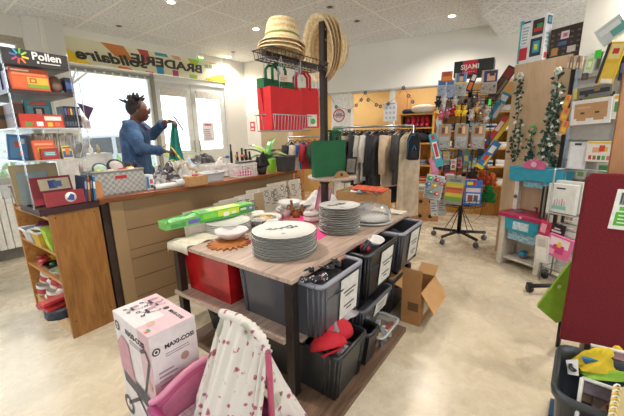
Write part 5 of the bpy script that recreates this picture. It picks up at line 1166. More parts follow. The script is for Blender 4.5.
# cartons behind the table with the orange mould
q = at(362, 196, 0.60)
t = empty('cardboard_box', (q.x + 0.02, q.y + 0.02, 0), TRZ, 'open kraft box of small toys just beyond the far end of the table', 'cardboard box')
mb = MB()
for a, b in (((-0.17, -0.24, 0), (0.17, 0.24, 0.5)), ((-0.17, -0.24, 0.5), (-0.164, 0.24, 0.66)), ((0.164, -0.24, 0.5), (0.17, 0.24, 0.66)), ((-0.164, -0.24, 0.5), (0.164, -0.234, 0.66)), ((-0.164, 0.234, 0.5), (0.164, 0.24, 0.66))): mb.box(a, b, CARD)
mb.build('body', t)
bx = t.matrix_basis.copy(); BXM = Matrix.Translation(t.location) @ Matrix.Rotation(TRZ, 4, 'Z')
rn = random.Random(8)
for i, (x, y, r, c, l) in enumerate(((-0.1, 0.15, 0.05, '#4f9a5a', 'green ball'), (-0.05, 0.05, 0.04, '#b8d8e2', 'pale blue ball'), (0.05, -0.12, 0.05, '#d8e0e4', 'white plastic ball'), (0.1, -0.05, 0.045, '#d8823a', 'orange ball'), (0.08, 0.08, 0.045, '#6aaed0', 'blue ball'), (0.0, -0.18, 0.035, '#d05a4a', 'red ball'), (0.1, 0.18, 0.04, '#e2e2e0', 'grey-white ball'), (-0.1, -0.05, 0.05, '#cfd4da', 'silvery ball'))):
    mb = MB(); mb.ball((0, 0, r), r, M(c, 0.35), n=14); mb.box((-r*.3, -r*1.02, r*.8), (r*.3, -r*.8, r*1.3), M('#f0f0ee')); thing1(mb, 'toy_ball', '%s in the open kraft box beyond the table' % l, 'ball', BXM @ Vector((x, y, 0.56)), i)
pbox('folded_shirt', 'pile of pale folded packets filling the kraft box of toys', 'packets', BXM @ Vector((0, 0, 0.5)), TRZ, 0.32, 0.46, 0.07, '#b8b4ac', {'top': [(0.1, 0.1, 0.4, 0.5, '#8ab07a'), (0.5, 0.5, 0.9, 0.8, '#d8d8e0'), (0.5, 0.1, 0.8, 0.4, '#c8644a')]})
t = empty('silicone_mould', BXM @ Vector((-0.10, -0.12, 0.665)), TRZ + 0.2, 'orange-red silicone baking mould with round hollows lying on the kraft box', 'baking mould')
mb = MB(); OR = M('#c2502f', 0.5)
def mould(u, v):
    x = (u - .5)*0.26; y = (v - .5)*0.34; k = sin(u*3*pi)*sin(v*4*pi)
    return (x, y, 0.03 + 0.02*(v) - 0.022*min(1, max(0, abs(k)*1.5)))
mb.grid(mould, 30, 36, OR); mb.build('sheet', t, solid=0.004)
# ------------------------------------------------------------------ bins on the table's shelves
def bin_(name, label, u0, u1, v0, v1, z0, z1, body, rimm, group=None, taper=0.88, label_side=True, ribs=True, lab='#cfcdc6', rim_r=0.012, tag_lines=True):
    """storage bin: long side toward +u/-u, label on the end that faces -v (out of the table's long edge)"""
    cu, cv = (u0 + u1) / 2, (v0 + v1) / 2; w, d, h = u1 - u0, v1 - v0, z1 - z0
    t = empty(name, tp(cu, cv, z0), TRZ, label, 'storage bin', group)
    W, D = w/2 - rim_r, d/2 - rim_r; wl = 0.004; b = taper
    def ring(fx, z, off=0): return [(-W*fx + off, -D*fx + off, z), (W*fx - off, -D*fx + off, z), (W*fx - off, D*fx - off, z), (-W*fx + off, D*fx - off, z)]
    mb = MB(); vs = ring(b, 0.0) + ring(1, h - 0.01) + ring(1, h - 0.01, wl) + ring(b, wl, wl)
    fs = [(0, 3, 2, 1)] + [(k*4+i, k*4+(i+1) % 4, k*4+4+(i+1) % 4, k*4+4+i) for k in range(3) for i in range(4)] + [(12, 13, 14, 15)]
    mb.add(vs, fs, body)
    def wallpt(side, s, z, out=0.0):
        k = b + (1 - b) * z / h
        if side == 'v': return (s * W * k, -D * k - out, z)
        return (-W * k - out, s * D * k, z)
    if ribs:
        for side in ('v', 'u'):
            for s in ((-0.97, -0.80, 0.80, 0.97) if side == 'v' else (-0.95, -0.84, -0.72, 0.9)):
                mb.tube([wallpt(side, s, 0.005, 0.002), wallpt(side, s, h - 0.02, 0.002)], 0.006, body, n=6)
    mb.build('body', t)
    mb = MB(); q = [(-W - 0.003, -D - 0.003, h - rim_r), (W + 0.003, -D - 0.003, h - rim_r), (W + 0.003, D + 0.003, h - rim_r), (-W - 0.003, D + 0.003, h - rim_r)]
    c = 0.03; pts = []
    for i in range(4):
        p = Vector(q[i]); a = (Vector(q[i-1]) - p).normalized(); e = (Vector(q[(i+1) % 4]) - p).normalized(); pts += [p + a*c, p + (a+e)*c*0.25, p + e*c]
    pts.append(pts[0]); mb.tube(pts, rim_r, rimm, n=8, cap=False); mb.build('rim', t)
    if label_side:
        mb = MB(); p0 = Vector(wallpt('v', -0.05, h*0.12, 0.009)); p1 = Vector(wallpt('v', -0.05, h*0.86, 0.009)); lw = min(0.17, w*0.5)
        mb.add([(p0.x - lw*0.1, p0.y, p0.z), (p0.x + lw*0.9, p0.y, p0.z), (p1.x + lw*0.9, p1.y, p1.z), (p1.x - lw*0.1, p1.y, p1.z), (p0.x - lw*0.1, p0.y+.002, p0.z), (p0.x + lw*0.9, p0.y+.002, p0.z), (p1.x + lw*0.9, p1.y+.002, p1.z), (p1.x - lw*0.1, p1.y+.002, p1.z)], [(0,1,2,3), (7,6,5,4), (0,4,5,1), (1,5,6,2), (2,6,7,3), (3,7,4,0)], M(lab, 0.6))
        if tag_lines:
            for k, (f, a_, b_) in enumerate(((0.62, 0.15, 0.85), (0.52, 0.25, 0.75), (0.26, 0.2, 0.8), (0.16, 0.35, 0.65))):
                m_ = p0.lerp(p1, f); n_ = p0.lerp(p1, f + 0.045)
                x0 = p0.x - lw*0.1 + lw*a_; x1 = p0.x - lw*0.1 + lw*b_
                mb.add([(x0, m_.y - .001, m_.z), (x1, m_.y - .001, m_.z), (x1, n_.y - .001, n_.z), (x0, n_.y - .001, n_.z)], [(0, 1, 2, 3)], M('#4c4a48', 0.7))
        mb.build('paper_label', t)
    return t
GREYB = None; BLK = M('#1e1e20', 0.3); RIMG = M('#8f909c', 0.35); DGR = M('#3a3b3d', 0.35)
bin_('storage_bin', 'grey translucent bin with lilac-grey rim and paper label, nearest under the tabletop', 0.065, 0.46, -0.115, 0.44, Z1, 0.612, M_SMOKE, RIMG, taper=0.93)
bin_('storage_bin', 'black open bin with long paper label, between the two lilac-rimmed bins', 0.50, 0.93, -0.12, 0.40, Z1, 0.612, BLK, M('#2a2a2c', 0.3))
bin_('storage_bin', 'dark bin with lilac-grey rim and paper label at the far end under the tabletop', 0.97, 1.39, -0.13, 0.40, Z1, 0.612, M('#3e3e44', 0.35), RIMG)
bin_('storage_bin', 'deep black bin on the floor board overflowing with red bras', 0.075, 0.36, -0.195, 0.36, Z2, 0.285, M('#2c2e2e', 0.35), M('#242628', 0.3), label_side=False)
bin_('storage_bin', 'flat black bin wedged on the floor board behind the bin of red bras', 0.375, 0.51, -0.20, 0.30, Z2, 0.235, BLK, BLK, label_side=False, ribs=False)
bin_('storage_bin', 'grey bin with a printed paper label on the low intermediate shelf', 0.46, 0.88, -0.115, 0.35, 0.158, 0.295, M_SMOKE, M('#55565c', 0.4), tag_lines=True)
bin_('storage_bin', 'clear box of mixed bits on the floor board beneath the labelled grey bin', 0.535, 0.80, -0.20, 0.14, Z2, 0.125, M_CLEAR, M_CLOUDY, label_side=False, ribs=False, rim_r=0.008)
bin_('storage_bin', 'black ribbed crate below the far lilac-rimmed bin', 0.92, 1.27, -0.10, 0.35, Z2 + 0.005, 0.295, M('#232325', 0.4), M('#1c1c1e', 0.4), label_side=False)
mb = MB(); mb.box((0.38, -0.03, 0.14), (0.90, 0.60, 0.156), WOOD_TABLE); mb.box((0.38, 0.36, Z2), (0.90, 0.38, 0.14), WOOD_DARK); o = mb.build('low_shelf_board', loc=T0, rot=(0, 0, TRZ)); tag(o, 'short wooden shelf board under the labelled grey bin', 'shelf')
for i in range(14):
    rn = random.Random(i + 50); c = ['#b86a4a', '#c8a87a', '#8a9aa8', '#d8cfc0', '#a8503a', '#6a5a4a'][i % 6]
    mb = MB(); w_ = 0.03 + 0.02*rn.random(); mb.box((-w_, -0.012, 0), (w_, 0.012, 0.03), M(c, 0.6)); mb.box((-w_*0.7, -0.014, 0.006), (w_*0.3, -0.0115, 0.024), M('#e2dccf', 0.6))
    thing1(mb, 'small_packet', '%s packet, %s of the bits in the clear box on the floor board' % (['rust', 'tan', 'blue-grey', 'cream', 'brick red', 'brown'][i % 6], ORDN[i]), 'packet', tp(0.585 + 0.045*(i % 5), -0.14 + 0.075*(i // 5), Z2 + 0.008 + 0.002*(i % 3)), TRZ + 0.3*(i % 4), 'bits in the clear box')
# red plastic bin and dark box on the shelves
t = bin_('storage_bin', 'glossy bright red bin on the upper shelf near the counter side', 0.05, 0.48, 0.49, 0.93, Z1, 0.61, M('#a8181c', 0.08, var=0.22, scale=7), M('#b8262a', 0.15), label_side=False, ribs=False, taper=0.92)
bin_('storage_bin', 'dark tinted box on the floor board behind the pink pram box', 0.12, 0.50, 0.30, 0.86, Z2, 0.24, M('#2a2b2e', 0.25), M('#36373a', 0.3), label_side=False, ribs=False)
# bras, beads and small things on the bins
def cup(mb, X, m, r=0.06):
    mb.lathe([(r, 0), (r*0.9, r*0.35), (r*0.6, r*0.62), (r*0.25, r*0.78), (1e-6, r*0.82)], m, 20, X, cap=False)
REDF = M('#c01a2c', 0.75, var=0.05, bump=0.2)
t = empty('red_bra', tp(0.15, -0.09, 0.275), TRZ, 'bright red bra, nearer of the two on the black floor bin', 'bra')
for x, y, rz, rx in ((-0.02, 0.0, 0, -0.5),):
    for k, (px, py) in enumerate(((-0.03, -0.02), (0.03, 0.045))):
        mb = MB(); cup(mb, Matrix.Translation((px, py, 0.012 + 0.01*k)) @ Matrix.Rotation(-0.5 + k*0.9, 4, 'X') @ Matrix.Rotation(0.3, 4, 'Y'), REDF, 0.088); mb.build('cup', t, solid=0.004)
mb = MB(); mb.tube([(-0.09, -0.02, 0.0), (-0.03, -0.07, 0.02), (0.05, -0.06, 0.01), (0.09, 0.0, 0.0)], 0.007, REDF); mb.build('band', t)
t = empty('red_bra', tp(0.28, -0.06, 0.285), TRZ + 0.5, 'bright red bra, farther of the two on the black floor bin', 'bra')
for k, (px, py) in enumerate(((-0.045, 0.0), (0.035, 0.03))):
    mb = MB(); cup(mb, Matrix.Translation((px, py, 0.01)) @ Matrix.Rotation(0.25*k, 4, 'X'), REDF, 0.078); mb.build('cup', t, solid=0.004)
mb = MB(); mb.tube([(-0.1, 0.0, 0.005), (0.0, 0.06, 0.02), (0.09, 0.02, 0.005)], 0.006, REDF); mb.build('strap', t)
crumple('clothes_heap', 'dark patterned clothes in the black floor bin under the red bras', 'clothes', tp(0.215, 0.08, 0.19), TRZ, 0.22, 0.42, 0.09, mk_mottle('dark_prints', '#1c1c22', '#34343c', '#b8b2b0', 40), 31)
crumple('clothes_heap', 'light grey folded cloth inside the nearest grey translucent bin', 'clothes', tp(0.25, 0.10, Z1 + 0.01), TRZ, 0.28, 0.42, 0.18, mk_mottle('grey_pile', '#5a565e', '#8a868c', '#a39a9e', 14), 32)
# beaded hair band on the near bin
t = empty('beaded_headband', tp(0.11, -0.035, 0.625), TRZ, 'black headband covered in tiny silver and pink beads on the nearest bin rim', 'headband')
mb = MB(); pts = [(0.055*cos(a), 0.05*sin(a), 0.004 + 0.008*sin(2*a)) for a in [0.6 + i*0.36 for i in range(15)]]; mb.tube(pts, 0.013, M('#222024', 0.7)); mb.build('band', t)
mb = MB(); rn = random.Random(4)
for i in range(90):
    k = rn.random()*13.9; a = 0.6 + k*0.36; b_ = rn.uniform(-0.6, 3.2); rr = 0.0145
    mb.ball((0.055*cos(a) + rr*cos(b_)*cos(a), 0.05*sin(a) + rr*cos(b_)*sin(a), 0.004 + 0.008*sin(2*a) + rr*sin(b_)), 0.0028, M(['#d8d8dc', '#c87a9a', '#b0b0b4'][i % 3], 0.25), n=5)
o = mb.build('beads', t); o['kind'] = 'stuff'
t = empty('sunglasses', tp(0.26, -0.05, 0.618), TRZ, 'dark sunglasses lying on the nearest grey bin', 'sunglasses')
mb = MB()
for x in (-0.03, 0.03): mb.ball((x, 0, 0.012), 0.025, M('#1e1c1c', 0.1), n=12, sz=0.45)
mb.tube([(-0.05, 0, 0.014), (0.05, 0, 0.014)], 0.004, M('#2a2424', 0.3)); mb.build('front_frame', t)
for x in (-0.054, 0.054): mb = MB(); mb.tube([(x, 0, 0.014), (x*1.02, 0.06, 0.016), (x*0.9, 0.09, 0.004)], 0.003, M('#2a2424', 0.3)); mb.build('temple', t)
mb = MB(); mb.tube([(-0.06, 0, 0.012), (0.0, 0.015, 0.02), (0.06, 0, 0.012)], 0.011, M('#9a7a6a', 0.6)); thing1(mb, 'hair_band', 'brown soft hair band on the nearest grey bin behind the sunglasses', 'headband', tp(0.37, -0.03, 0.60), TRZ + .3)
crumple('hair_accessories', 'black hair accessories heaped in the nearest grey bin', 'accessories', tp(0.27, 0.08, 0.52), TRZ, 0.30, 0.36, 0.09, M('#222126', 0.7, var=0.2), 33)
crumple('clothes_heap', 'dark goods filling the black bin between the lilac-rimmed ones', 'goods', tp(0.715, 0.10, 0.50), TRZ, 0.34, 0.40, 0.09, M('#26262c', 0.7, var=0.2), 34)
mb = MB(); mb.tube([(0, 0, 0), (0.01, -0.01, 0.05), (0.04, -0.02, 0.075)], 0.016, M('#1c1c20', 0.4)); thing1(mb, 'brush_handle', 'black handle sticking out of the middle black bin', 'handle', tp(0.555, -0.05, 0.585), TRZ)
mb = MB(); mb.ball((0, 0, 0.02), 0.03, M('#b3283c', 0.6)); mb.ball((0.05, 0.01, 0.02), 0.02, M('#3a4a8c', 0.6)); thing1(mb, 'hair_bow', 'red and blue hair bow in the middle black bin', 'hair bow', tp(0.62, -0.035, 0.585), TRZ)
mb = MB(); mb.lathe([(0.001, 0), (0.03, 0), (0.05, 0.035), (0.047, 0.035), (0.028, 0.004), (0.001, 0.004)], M('#cfcbc6', 0.3), 20, sx=1.3); thing1(mb, 'bowl', 'small white bowl lying in the middle black bin', 'bowl', tp(0.76, -0.03, 0.59), TRZ, rx=0.25)
crumple('clothes_heap', 'dark goods in the far lilac-rimmed bin', 'goods', tp(1.18, 0.10, 0.50), TRZ, 0.32, 0.38, 0.08, M('#2a2a2e', 0.8, var=0.2), 35)
crumple('clothes_heap', 'black cloth over the edge of the black ribbed crate', 'clothes', tp(1.09, 0.06, 0.24), TRZ, 0.30, 0.36, 0.055, M('#161618', 0.7, var=0.2), 36)

# ------------------------------------------------------------------ open cardboard box by the far end of the table
N_ = Vector((0.672, 1.909, 0)); az_ = radians(90 - 36.5)
t = empty('cardboard_box', (0.73, 2.06, 0), az_, 'open brown cardboard box with raised flaps on the floor by the table', 'cardboard box')
mb = MB(); L_, W_, H_ = 0.31, 0.125, 0.24; k = 0.004
M_CB = M('#a9794a', 0.8, var=0.04, scale=12); M_CB2 = M('#c09462', 0.8, var=0.04, scale=12)
mb.box((-L_/2, -W_/2, 0), (L_/2, W_/2, k), M_CB)
for a, b in (((-L_/2, -W_/2, k), (L_/2, -W_/2 + k, H_)), ((-L_/2, W_/2 - k, k), (L_/2, W_/2, H_)), ((-L_/2, -W_/2 + k, k), (-L_/2 + k, W_/2 - k, H_)), ((L_/2 - k, -W_/2 + k, k), (L_/2, W_/2 - k, H_))): mb.box(a, b, M_CB)
mb.box((-L_/2 - 0.001, -0.05, 0.10), (-L_/2, 0.02, 0.16), M('#6a4a2c', 0.8)); mb.box((-0.08, -W_/2 - 0.001, 0.05), (0.04, -W_/2, 0.17), M('#d3ccb8', 0.7)); mb.build('body', t)
def flap(x0, x1, y0, y1, pivot, axis, ang):
    X = Matrix.Translation(pivot) @ Matrix.Rotation(ang, 4, axis); mb = MB(); mb.box((x0, y0, 0), (x1, y1, 0.004), M_CB2, X); mb.build('flap', t)
flap(-0.155, 0.155, -0.15, 0.0, (0, -W_/2, H_), 'X', radians(55))
flap(0.0, -0.0 + 0.004, -W_/2, W_/2, (-L_/2, 0, H_), 'Y', 0) if False else None
mb = MB(); mb.box((-L_/2, -W_/2, H_), (-L_/2 + 0.004, W_/2, H_ + 0.15), M_CB); mb.build('flap', t)
mb = MB(); mb.box((-0.155, 0, 0), (0.155, 0.13, 0.004), M_CB2, Matrix.Translation((0, W_/2, H_)) @ Matrix.Rotation(radians(15), 4, 'X')); mb.build('flap', t)
mb = MB(); mb.box((0, -W_/2, 0), (0.1, W_/2, 0.004), M_CB2, Matrix.Translation((L_/2, 0, H_)) @ Matrix.Rotation(radians(-30), 4, 'Y')); mb.build('flap', t)
crumple('clothes_heap', 'blue-grey goods inside the open brown cardboard box', 'goods', Vector((0.73, 2.06, 0.01)), az_, 0.26, 0.10, 0.16, M_MIX, 41)
# wooden panel beyond the crate
pbox('wood_panel', 'reddish brown board standing on the floor between the black crate and the cardboard box', 'board', tp(1.36, -0.03, 0.0), TRZ, 0.14, 0.02, 0.24, '#6f4a30')

# ------------------------------------------------------------------ MAXI-COSI box
bxw, bxd, bxh = 0.325, 0.19, 0.53
bl = Vector((-0.867, 1.261, 0)); bf = Vector((-0.623, 1.063, 0)); ex = (bf - bl).normalized(); ey = Vector((-ex.y, ex.x, 0))
bc = bl + ex * bxw/2 + ey * bxd/2
mb = MB(); PK = '#cfb4b8'; PB = M('#d3bcc0', 0.35, var=0.03, scale=5); mb.box((-bxw/2, -bxd/2, 0), (bxw/2, bxd/2, bxh), PB)
DK = '#35333a'; GREY = '#6c6a70'
F = {'front': [(0, 0, 1, 1, '#d8cfd0'), (0.72, 0, 1, 1, '#cdaab0')],
     'right': [(0, 0.55, 1, 1, '#dcd3d4'), (0.0, 0.0, 1, 0.62, '#c9a7ae'), (0.58, 0.08, 0.97, 0.60, '#ddd3d3')],
     'top': [(0, 0, 1, 1, '#dad3d4'), (0.0, 0.62, 1, 1, '#d3b6bc'), (0.68, 0.0, 1, 1, '#d1b2b8')]}
prints(mb, bxw, bxd, bxh, F)
INKD = M(DK, 0.5)
def disc(mb, X, r0, r1, m, n=20):
    vs = []; fs = []
    for i in range(n):
        a = 2*pi*i/n; vs += [(r0*cos(a), 0, r0*sin(a)), (r1*cos(a), 0, r1*sin(a))]
    for i in range(n): j = (i+1) % n; fs.append((2*i, 2*j, 2*j+1, 2*i+1))
    if r0 < 1e-4: fs = [tuple(2*i+1 for i in range(n))]
    mb.add(vs, fs, m, False, X)
def pram(mb, X, s=1.0, col=M('#b88a92', 0.6), dark=M('#3a383e', 0.6)):
    """small line drawing of a pram in the xz plane"""
    def ln(pts, r, m): 
        for i in range(len(pts) - 1):
            a = Vector((pts[i][0]*s, 0, pts[i][1]*s)); b = Vector((pts[i+1][0]*s, 0, pts[i+1][1]*s)); d = (b - a); n_ = Vector((-d.z, 0, d.x)).normalized() * r * s
            mb.add([a - n_, b - n_, b + n_, a + n_], [(0, 1, 2, 3)], m, False, X)
    disc(mb, X @ Matrix.Translation((-0.3*s, 0, 0.12*s)), 0.07*s, 0.12*s, dark, 16); disc(mb, X @ Matrix.Translation((0.3*s, 0, 0.12*s)), 0.07*s, 0.12*s, dark, 16)
    mb.add([(x*s, -0.0002, z*s) for x, z in ((-0.28, 0.45), (0.25, 0.38), (0.32, 0.55), (-0.3, 0.62))], [(0, 1, 2, 3)], dark, False, X)
    mb.add([(x*s, -0.0003, z*s) for x, z in ((-0.32, 0.6), (0.0, 0.55), (-0.05, 1.0), (-0.2, 1.05), (-0.34, 0.92))], [(0, 1, 2, 3, 4)], col, False, X)
    ln([(-0.3, 0.14), (0.2, 0.5), (0.42, 1.0), (0.36, 1.1), (0.25, 1.05)], 0.02, dark); ln([(0.3, 0.14), (-0.1, 0.5)], 0.02, dark)
XF = lambda x, z, y=-0.0016: Matrix.Translation((x, -bxd/2 + y, z))
XR = lambda y, z, o=0.0016: Matrix.Translation((bxw/2 + o, y, z)) @ Matrix.Rotation(pi/2, 4, 'Z')
XTp = lambda x, y, o=0.0022: Matrix.Translation((x, y, bxh + o)) @ Matrix.Rotation(-pi/2, 4, 'X')
mb.text('MAXI-COSI', 0.034, INKD, XF(0.035, 0.475), 0.0008); disc(mb, XF(-0.128, 0.475, -0.0024), 0.0, 0.024, INKD); disc(mb, XF(-0.128, 0.475, -0.003), 0.008, 0.012, M('#e8dfe0'))
mb.text('MAXI-COSI', 0.025, INKD, XR(0.021, 0.462), 0.0008); disc(mb, XR(-0.074, 0.46, 0.0024), 0.0, 0.016, INKD); disc(mb, XR(-0.074, 0.46, 0.003), 0.006, 0.010, M('#e8dfe0'))
mb.text('MAXI-COSI', 0.021, INKD, XTp(0.088, 0.055), 0.0006); disc(mb, XTp(0.008, 0.055, 0.0028), 0.0, 0.013, INKD)
pram(mb, XF(-0.02, 0.02, -0.003), 0.40, M('#c08f98', 0.6), M('#48464c', 0.6))
pram(mb, XR(0.045, 0.22, 0.003), 0.10)
pram(mb, XTp(-0.10, 0.0, 0.003), 0.075); pram(mb, XTp(-0.03, -0.045, 0.003), 0.075); pram(mb, XTp(-0.10, -0.07, 0.0035), 0.0001 + 0.06); pram(mb, XTp(-0.055, 0.02, 0.003), 0.05)
disc(mb, XTp(0.075, -0.045, 0.003), 0.0, 0.018, M('#c3a596', 0.6)); disc(mb, XR(0.035, 0.385, 0.003), 0.0, 0.018, M('#b58f86', 0.6)); disc(mb, XF(0.125, 0.30, -0.003), 0.0, 0.02, M('#c3a596', 0.6))
for i, c in enumerate(('#e0b62c', '#d8503a', '#3f7fc0', '#4fa858')): mb.box((0.105 + 0.011*(i % 2), -0.088 + 0.011*(i//2), bxh), (0.116 + 0.011*(i % 2), -0.077 + 0.011*(i//2), bxh + 0.003), M(c, 0.5))
for i in range(9): mb.box((bxw/2, -0.075, 0.36 - i*0.018), (bxw/2 + 0.0022, -0.075 + 0.06 + 0.015*sin(i*2), 0.366 - i*0.018), M('#a5868c', 0.6))
for i in range(2): mb.box((-0.02, -bxd/2 - 0.0024, 0.445 - i*0.012), (0.09, -bxd/2, 0.449 - i*0.012), M('#9a8f92', 0.6)); mb.box((bxw/2, -0.04, 0.43 - i*0.010), (bxw/2 + 0.0024, 0.06, 0.433 - i*0.010), M('#9a8f92', 0.6))
o = mb.build('toy_pram_box', loc=bc, rot=(0, 0, atan2(ex.y, ex.x))); tag(o, 'tall pale pink MAXI-COSI toy pram box standing on the floor', 'box')

# ------------------------------------------------------------------ doll crib with canopy
CRF = frame(Vector((-0.605, 0.985, 0)), 37.7)
t = empty('doll_crib', CRF.translation, radians(90 - 37.7), 'pink doll crib with white mattress and flowered canopy', 'doll crib')
PINK = M('#c8618a', 0.4, var=0.02); PINKD = M('#9c3468', 0.35, var=0.02); PINKL = M('#d98aa6', 0.45, var=0.02)
def curve_z(x, w=0.29):  # wavy top of the end panels
    s = x / w; return 0.315 + 0.035 * sin(pi * min(1, max(0, (s - 0.15) / 0.95))) * 1.0 + 0.01 * s
for y0, nm in ((-0.012, 'headboard'), (-0.435, 'footboard')):
    dz_ = 0 if nm == 'headboard' else 0.07
    mb = MB(); top = [(0.29 - 0.29*i/16, curve_z(0.29 - 0.29*i/16) - dz_) for i in range(17)]
    mb.prism([(0.0, 0.10), (0.29, 0.10)] + top, y0, y0 + 0.012, PINK); hb_ = mb.build(nm, t, bevel=0.003)
    mb = MB(); mb.tube([(x, y0 + 0.004, z) for x, z in top], 0.013, PINKL, n=8); mb.build('top_rim', hb_)
    mb = MB(); ins = [(0.255 - 0.22*i/12, curve_z(0.255 - 0.22*i/12) - 0.035 - dz_) for i in range(13)]
    yy = y0 - 0.004 if nm == 'headboard' else y0 + 0.012; mb.prism([(0.035, 0.15), (0.255, 0.15)] + ins, yy, yy + 0.004, M('#cf7796', 0.45)); mb.build('inset_panel', hb_)
for x in (0.0, 0.29):
    mb = MB(); mb.tube([(x, -0.012, 0.300), (x, -0.22, 0.275), (x, -0.43, 0.24)], 0.016, PINKD, n=10); mb.build('side_rail', t)
    mb = MB(); mb.box((x - 0.005, -0.43, 0.14), (x + 0.005, -0.012, 0.27), PINK); mb.build('side_panel', t)
mb = MB(); mb.box((0.005, -0.43, 0.10), (0.285, -0.012, 0.115), PINK); mb.build('base_panel', t)
for y in (-0.06, -0.38):
    for x in (0.02, 0.27):
        mb = MB(); mb.tube([(x, y, 0.10), (x + (0.015 if x > .1 else -0.015), y, 0.0)], 0.012, PINKD); mb.build('leg', t)
def mk_plaid():
    k = NT('pink_white_plaid'); v = k.map((1, 1, 1)); sep = k.n('SeparateXYZ'); k.l(v, sep.inputs[0]); out = None
    for ax in (0, 1):
        w = k.n('Math', operation='MODULO'); a = k.n('Math', operation='ADD'); a.inputs[1].default_value = 10.0; k.l(sep.outputs[ax], a.inputs[0]); k.l(a.outputs[0], w.inputs[0]); w.inputs[1].default_value = 0.024
        g_ = k.n('Math', operation='LESS_THAN'); k.l(w.outputs[0], g_.inputs[0]); g_.inputs[1].default_value = 0.008
        out = g_.outputs[0] if out is None else (lambda m_: (k.l(out, m_.inputs[0]), k.l(g_.outputs[0], m_.inputs[1]), m_.outputs[0])[2])(k.n('Math', operation='ADD'))
    h = k.n('Math', operation='MULTIPLY'); k.l(out, h.inputs[0]); h.inputs[1].default_value = 0.4
    return k.color(k.mix(h.outputs[0], '#e6dcdc', '#d89aae'), 0.85)
mb = MB(); mb.box((0.012, -0.425, 0.115), (0.278, -0.018, 0.20), M('#dfdad6', 0.85)); mb.box((0.014, -0.14, 0.20), (0.276, -0.02, 0.204), mk_plaid()); mb.build('mattress', t, bevel=0.006)
mb = MB(); mb.grid(lambda u, v: (0.02 + u*0.25, -0.42 + v*0.28, 0.212 + 0.012*sin(u*8 + 2*v)*sin(v*9)), 20, 20, M('#e0dcda', 0.85, var=0.03)); mb.build('blanket', t, solid=0.008)
arch = [Vector(p) for p in ((0.207, -0.418, 0.10), (0.207, -0.418, 0.50), (0.208, -0.415, 0.575), (0.214, -0.385, 0.615), (0.222, -0.33, 0.632), (0.232, -0.25, 0.63), (0.24, -0.17, 0.615), (0.243, -0.14, 0.606))]
mb = MB(); mb.tube(arch, 0.0105, M('#b04a6a', 0.35), n=10); mb.ball(arch[-1], 0.014, M('#d97a9c', 0.4)); mb.build('canopy_pole', t)
arc2 = arch[2:]
def arcpt(s):
    s = max(0, min(0.9999, s)) * (len(arc2) - 1); i = int(s); return arc2[i].lerp(arc2[i+1], s - i)
iv = CRF.inverted()
Bp = [iv @ at(262, 432, 0.30), iv @ at(236, 436, 0.29), iv @ at(205, 436, 0.27), iv @ at(194, 420, 0.27), Vector((0.26, 0.02, 0.30)), Vector((0.36, -0.10, 0.24)), iv @ at(318, 428, 0.16), iv @ at(296, 434, 0.17), iv @ at(274, 436, 0.22)]
Ts = [0.0, 0.25, 0.6, 0.9, 1.0, 0.8, 0.45, 0.2, 0.02]
def drape(u, v):
    k = u * (len(Bp) - 1); i = min(int(k), len(Bp) - 2); f = k - i
    b = Bp[i].lerp(Bp[i+1], f); a = arcpt(Ts[i] * (1 - f) + Ts[i+1] * f)
    p = a.lerp(b, v); nrm = Vector((b.x - a.x, b.y - a.y, 0)); nrm = nrm.normalized() if nrm.length > 1e-4 else Vector((1, 0, 0))
    return p + nrm * (0.010 * min(1, v*5) * sin(u * 120) * (0.4 + 0.6*(1 - v)) + 0.012 * v * sin(u * 47 + 1)) + Vector((0, 0, -0.01 * sin(pi * v)))
mb = MB(); mb.grid(drape, 200, 26, M_FLORAL); mb.build('canopy_drape', t, solid=0.0015)
mb = MB(); n_ = 46; mb.tube([arcpt(i/n_*0.97 + 0.0) for i in range(n_ + 1)], [0.0155 + 0.003*sin(i*2.1) for i in range(n_ + 1)], M_FLORAL, n=12); mb.build('ruffle', t)
# ------------------------------------------------------------------ sheets of card leaning against the counter
CMK = M('#5a5650', 0.7)
for i in range(15):
    rn = random.Random(i * 3 + 1); s0 = 0.66 + i * 0.083 + rn.uniform(-.01, .01); w_ = rn.uniform(0.20, 0.34) if i not in (1, 2) else 0.42; h_ = 0.66 + 0.04 * rn.random() + 0.008 * i
    col = ['#cfc9bb', '#d6d1c6', '#b39a78', '#cdc7b8', '#dad6cc'][i % 5]
    mb = MB(); mb.box((-w_/2, 0, 0), (w_/2, 0.006, h_), M(col, 0.7, var=0.03)); mb.box((-w_/2, 0.0, h_), (w_/2, 0.007, h_ + 0.001), M('#a08460', 0.8))
    if i in (3, 5, 8, 10, 11, 13, 14, 4):
        for k in range(2 + i % 3):
            cx = -w_/2 + w_*(0.25 + 0.25*k); X = Matrix.Translation((cx, -0.001, h_ - 0.07 - 0.02*(k % 2)))
            disc(mb, X, 0.018, 0.026, CMK, 14); disc(mb, X @ Matrix.Translation((0.03, 0, -0.05)), 0.012, 0.018, CMK, 10); mb.box((-0.02, -0.0008, -0.09), (0.03, 0, -0.082), CMK, X); mb.box((-0.03, -0.0008, 0.03), (0.03, 0, 0.036), CMK, X)
    o = mb.build('leaning_board', loc=ct(s0, 0.012 - (0.055 - 0.0 * i) - 0.007 * (14 - i) * 0.5 - 0.03, 0.0), rot=(-0.07, 0, CRZ + 0.05*sin(i*2.3))); tag(o, '%s card sheet leaning on the counter, %s from its near end' % (['plain pale', 'white', 'kraft brown', 'sketched pale', 'off-white'][i % 5], ORDN[i]), 'card sheet', 'card sheets leaning against the counter')

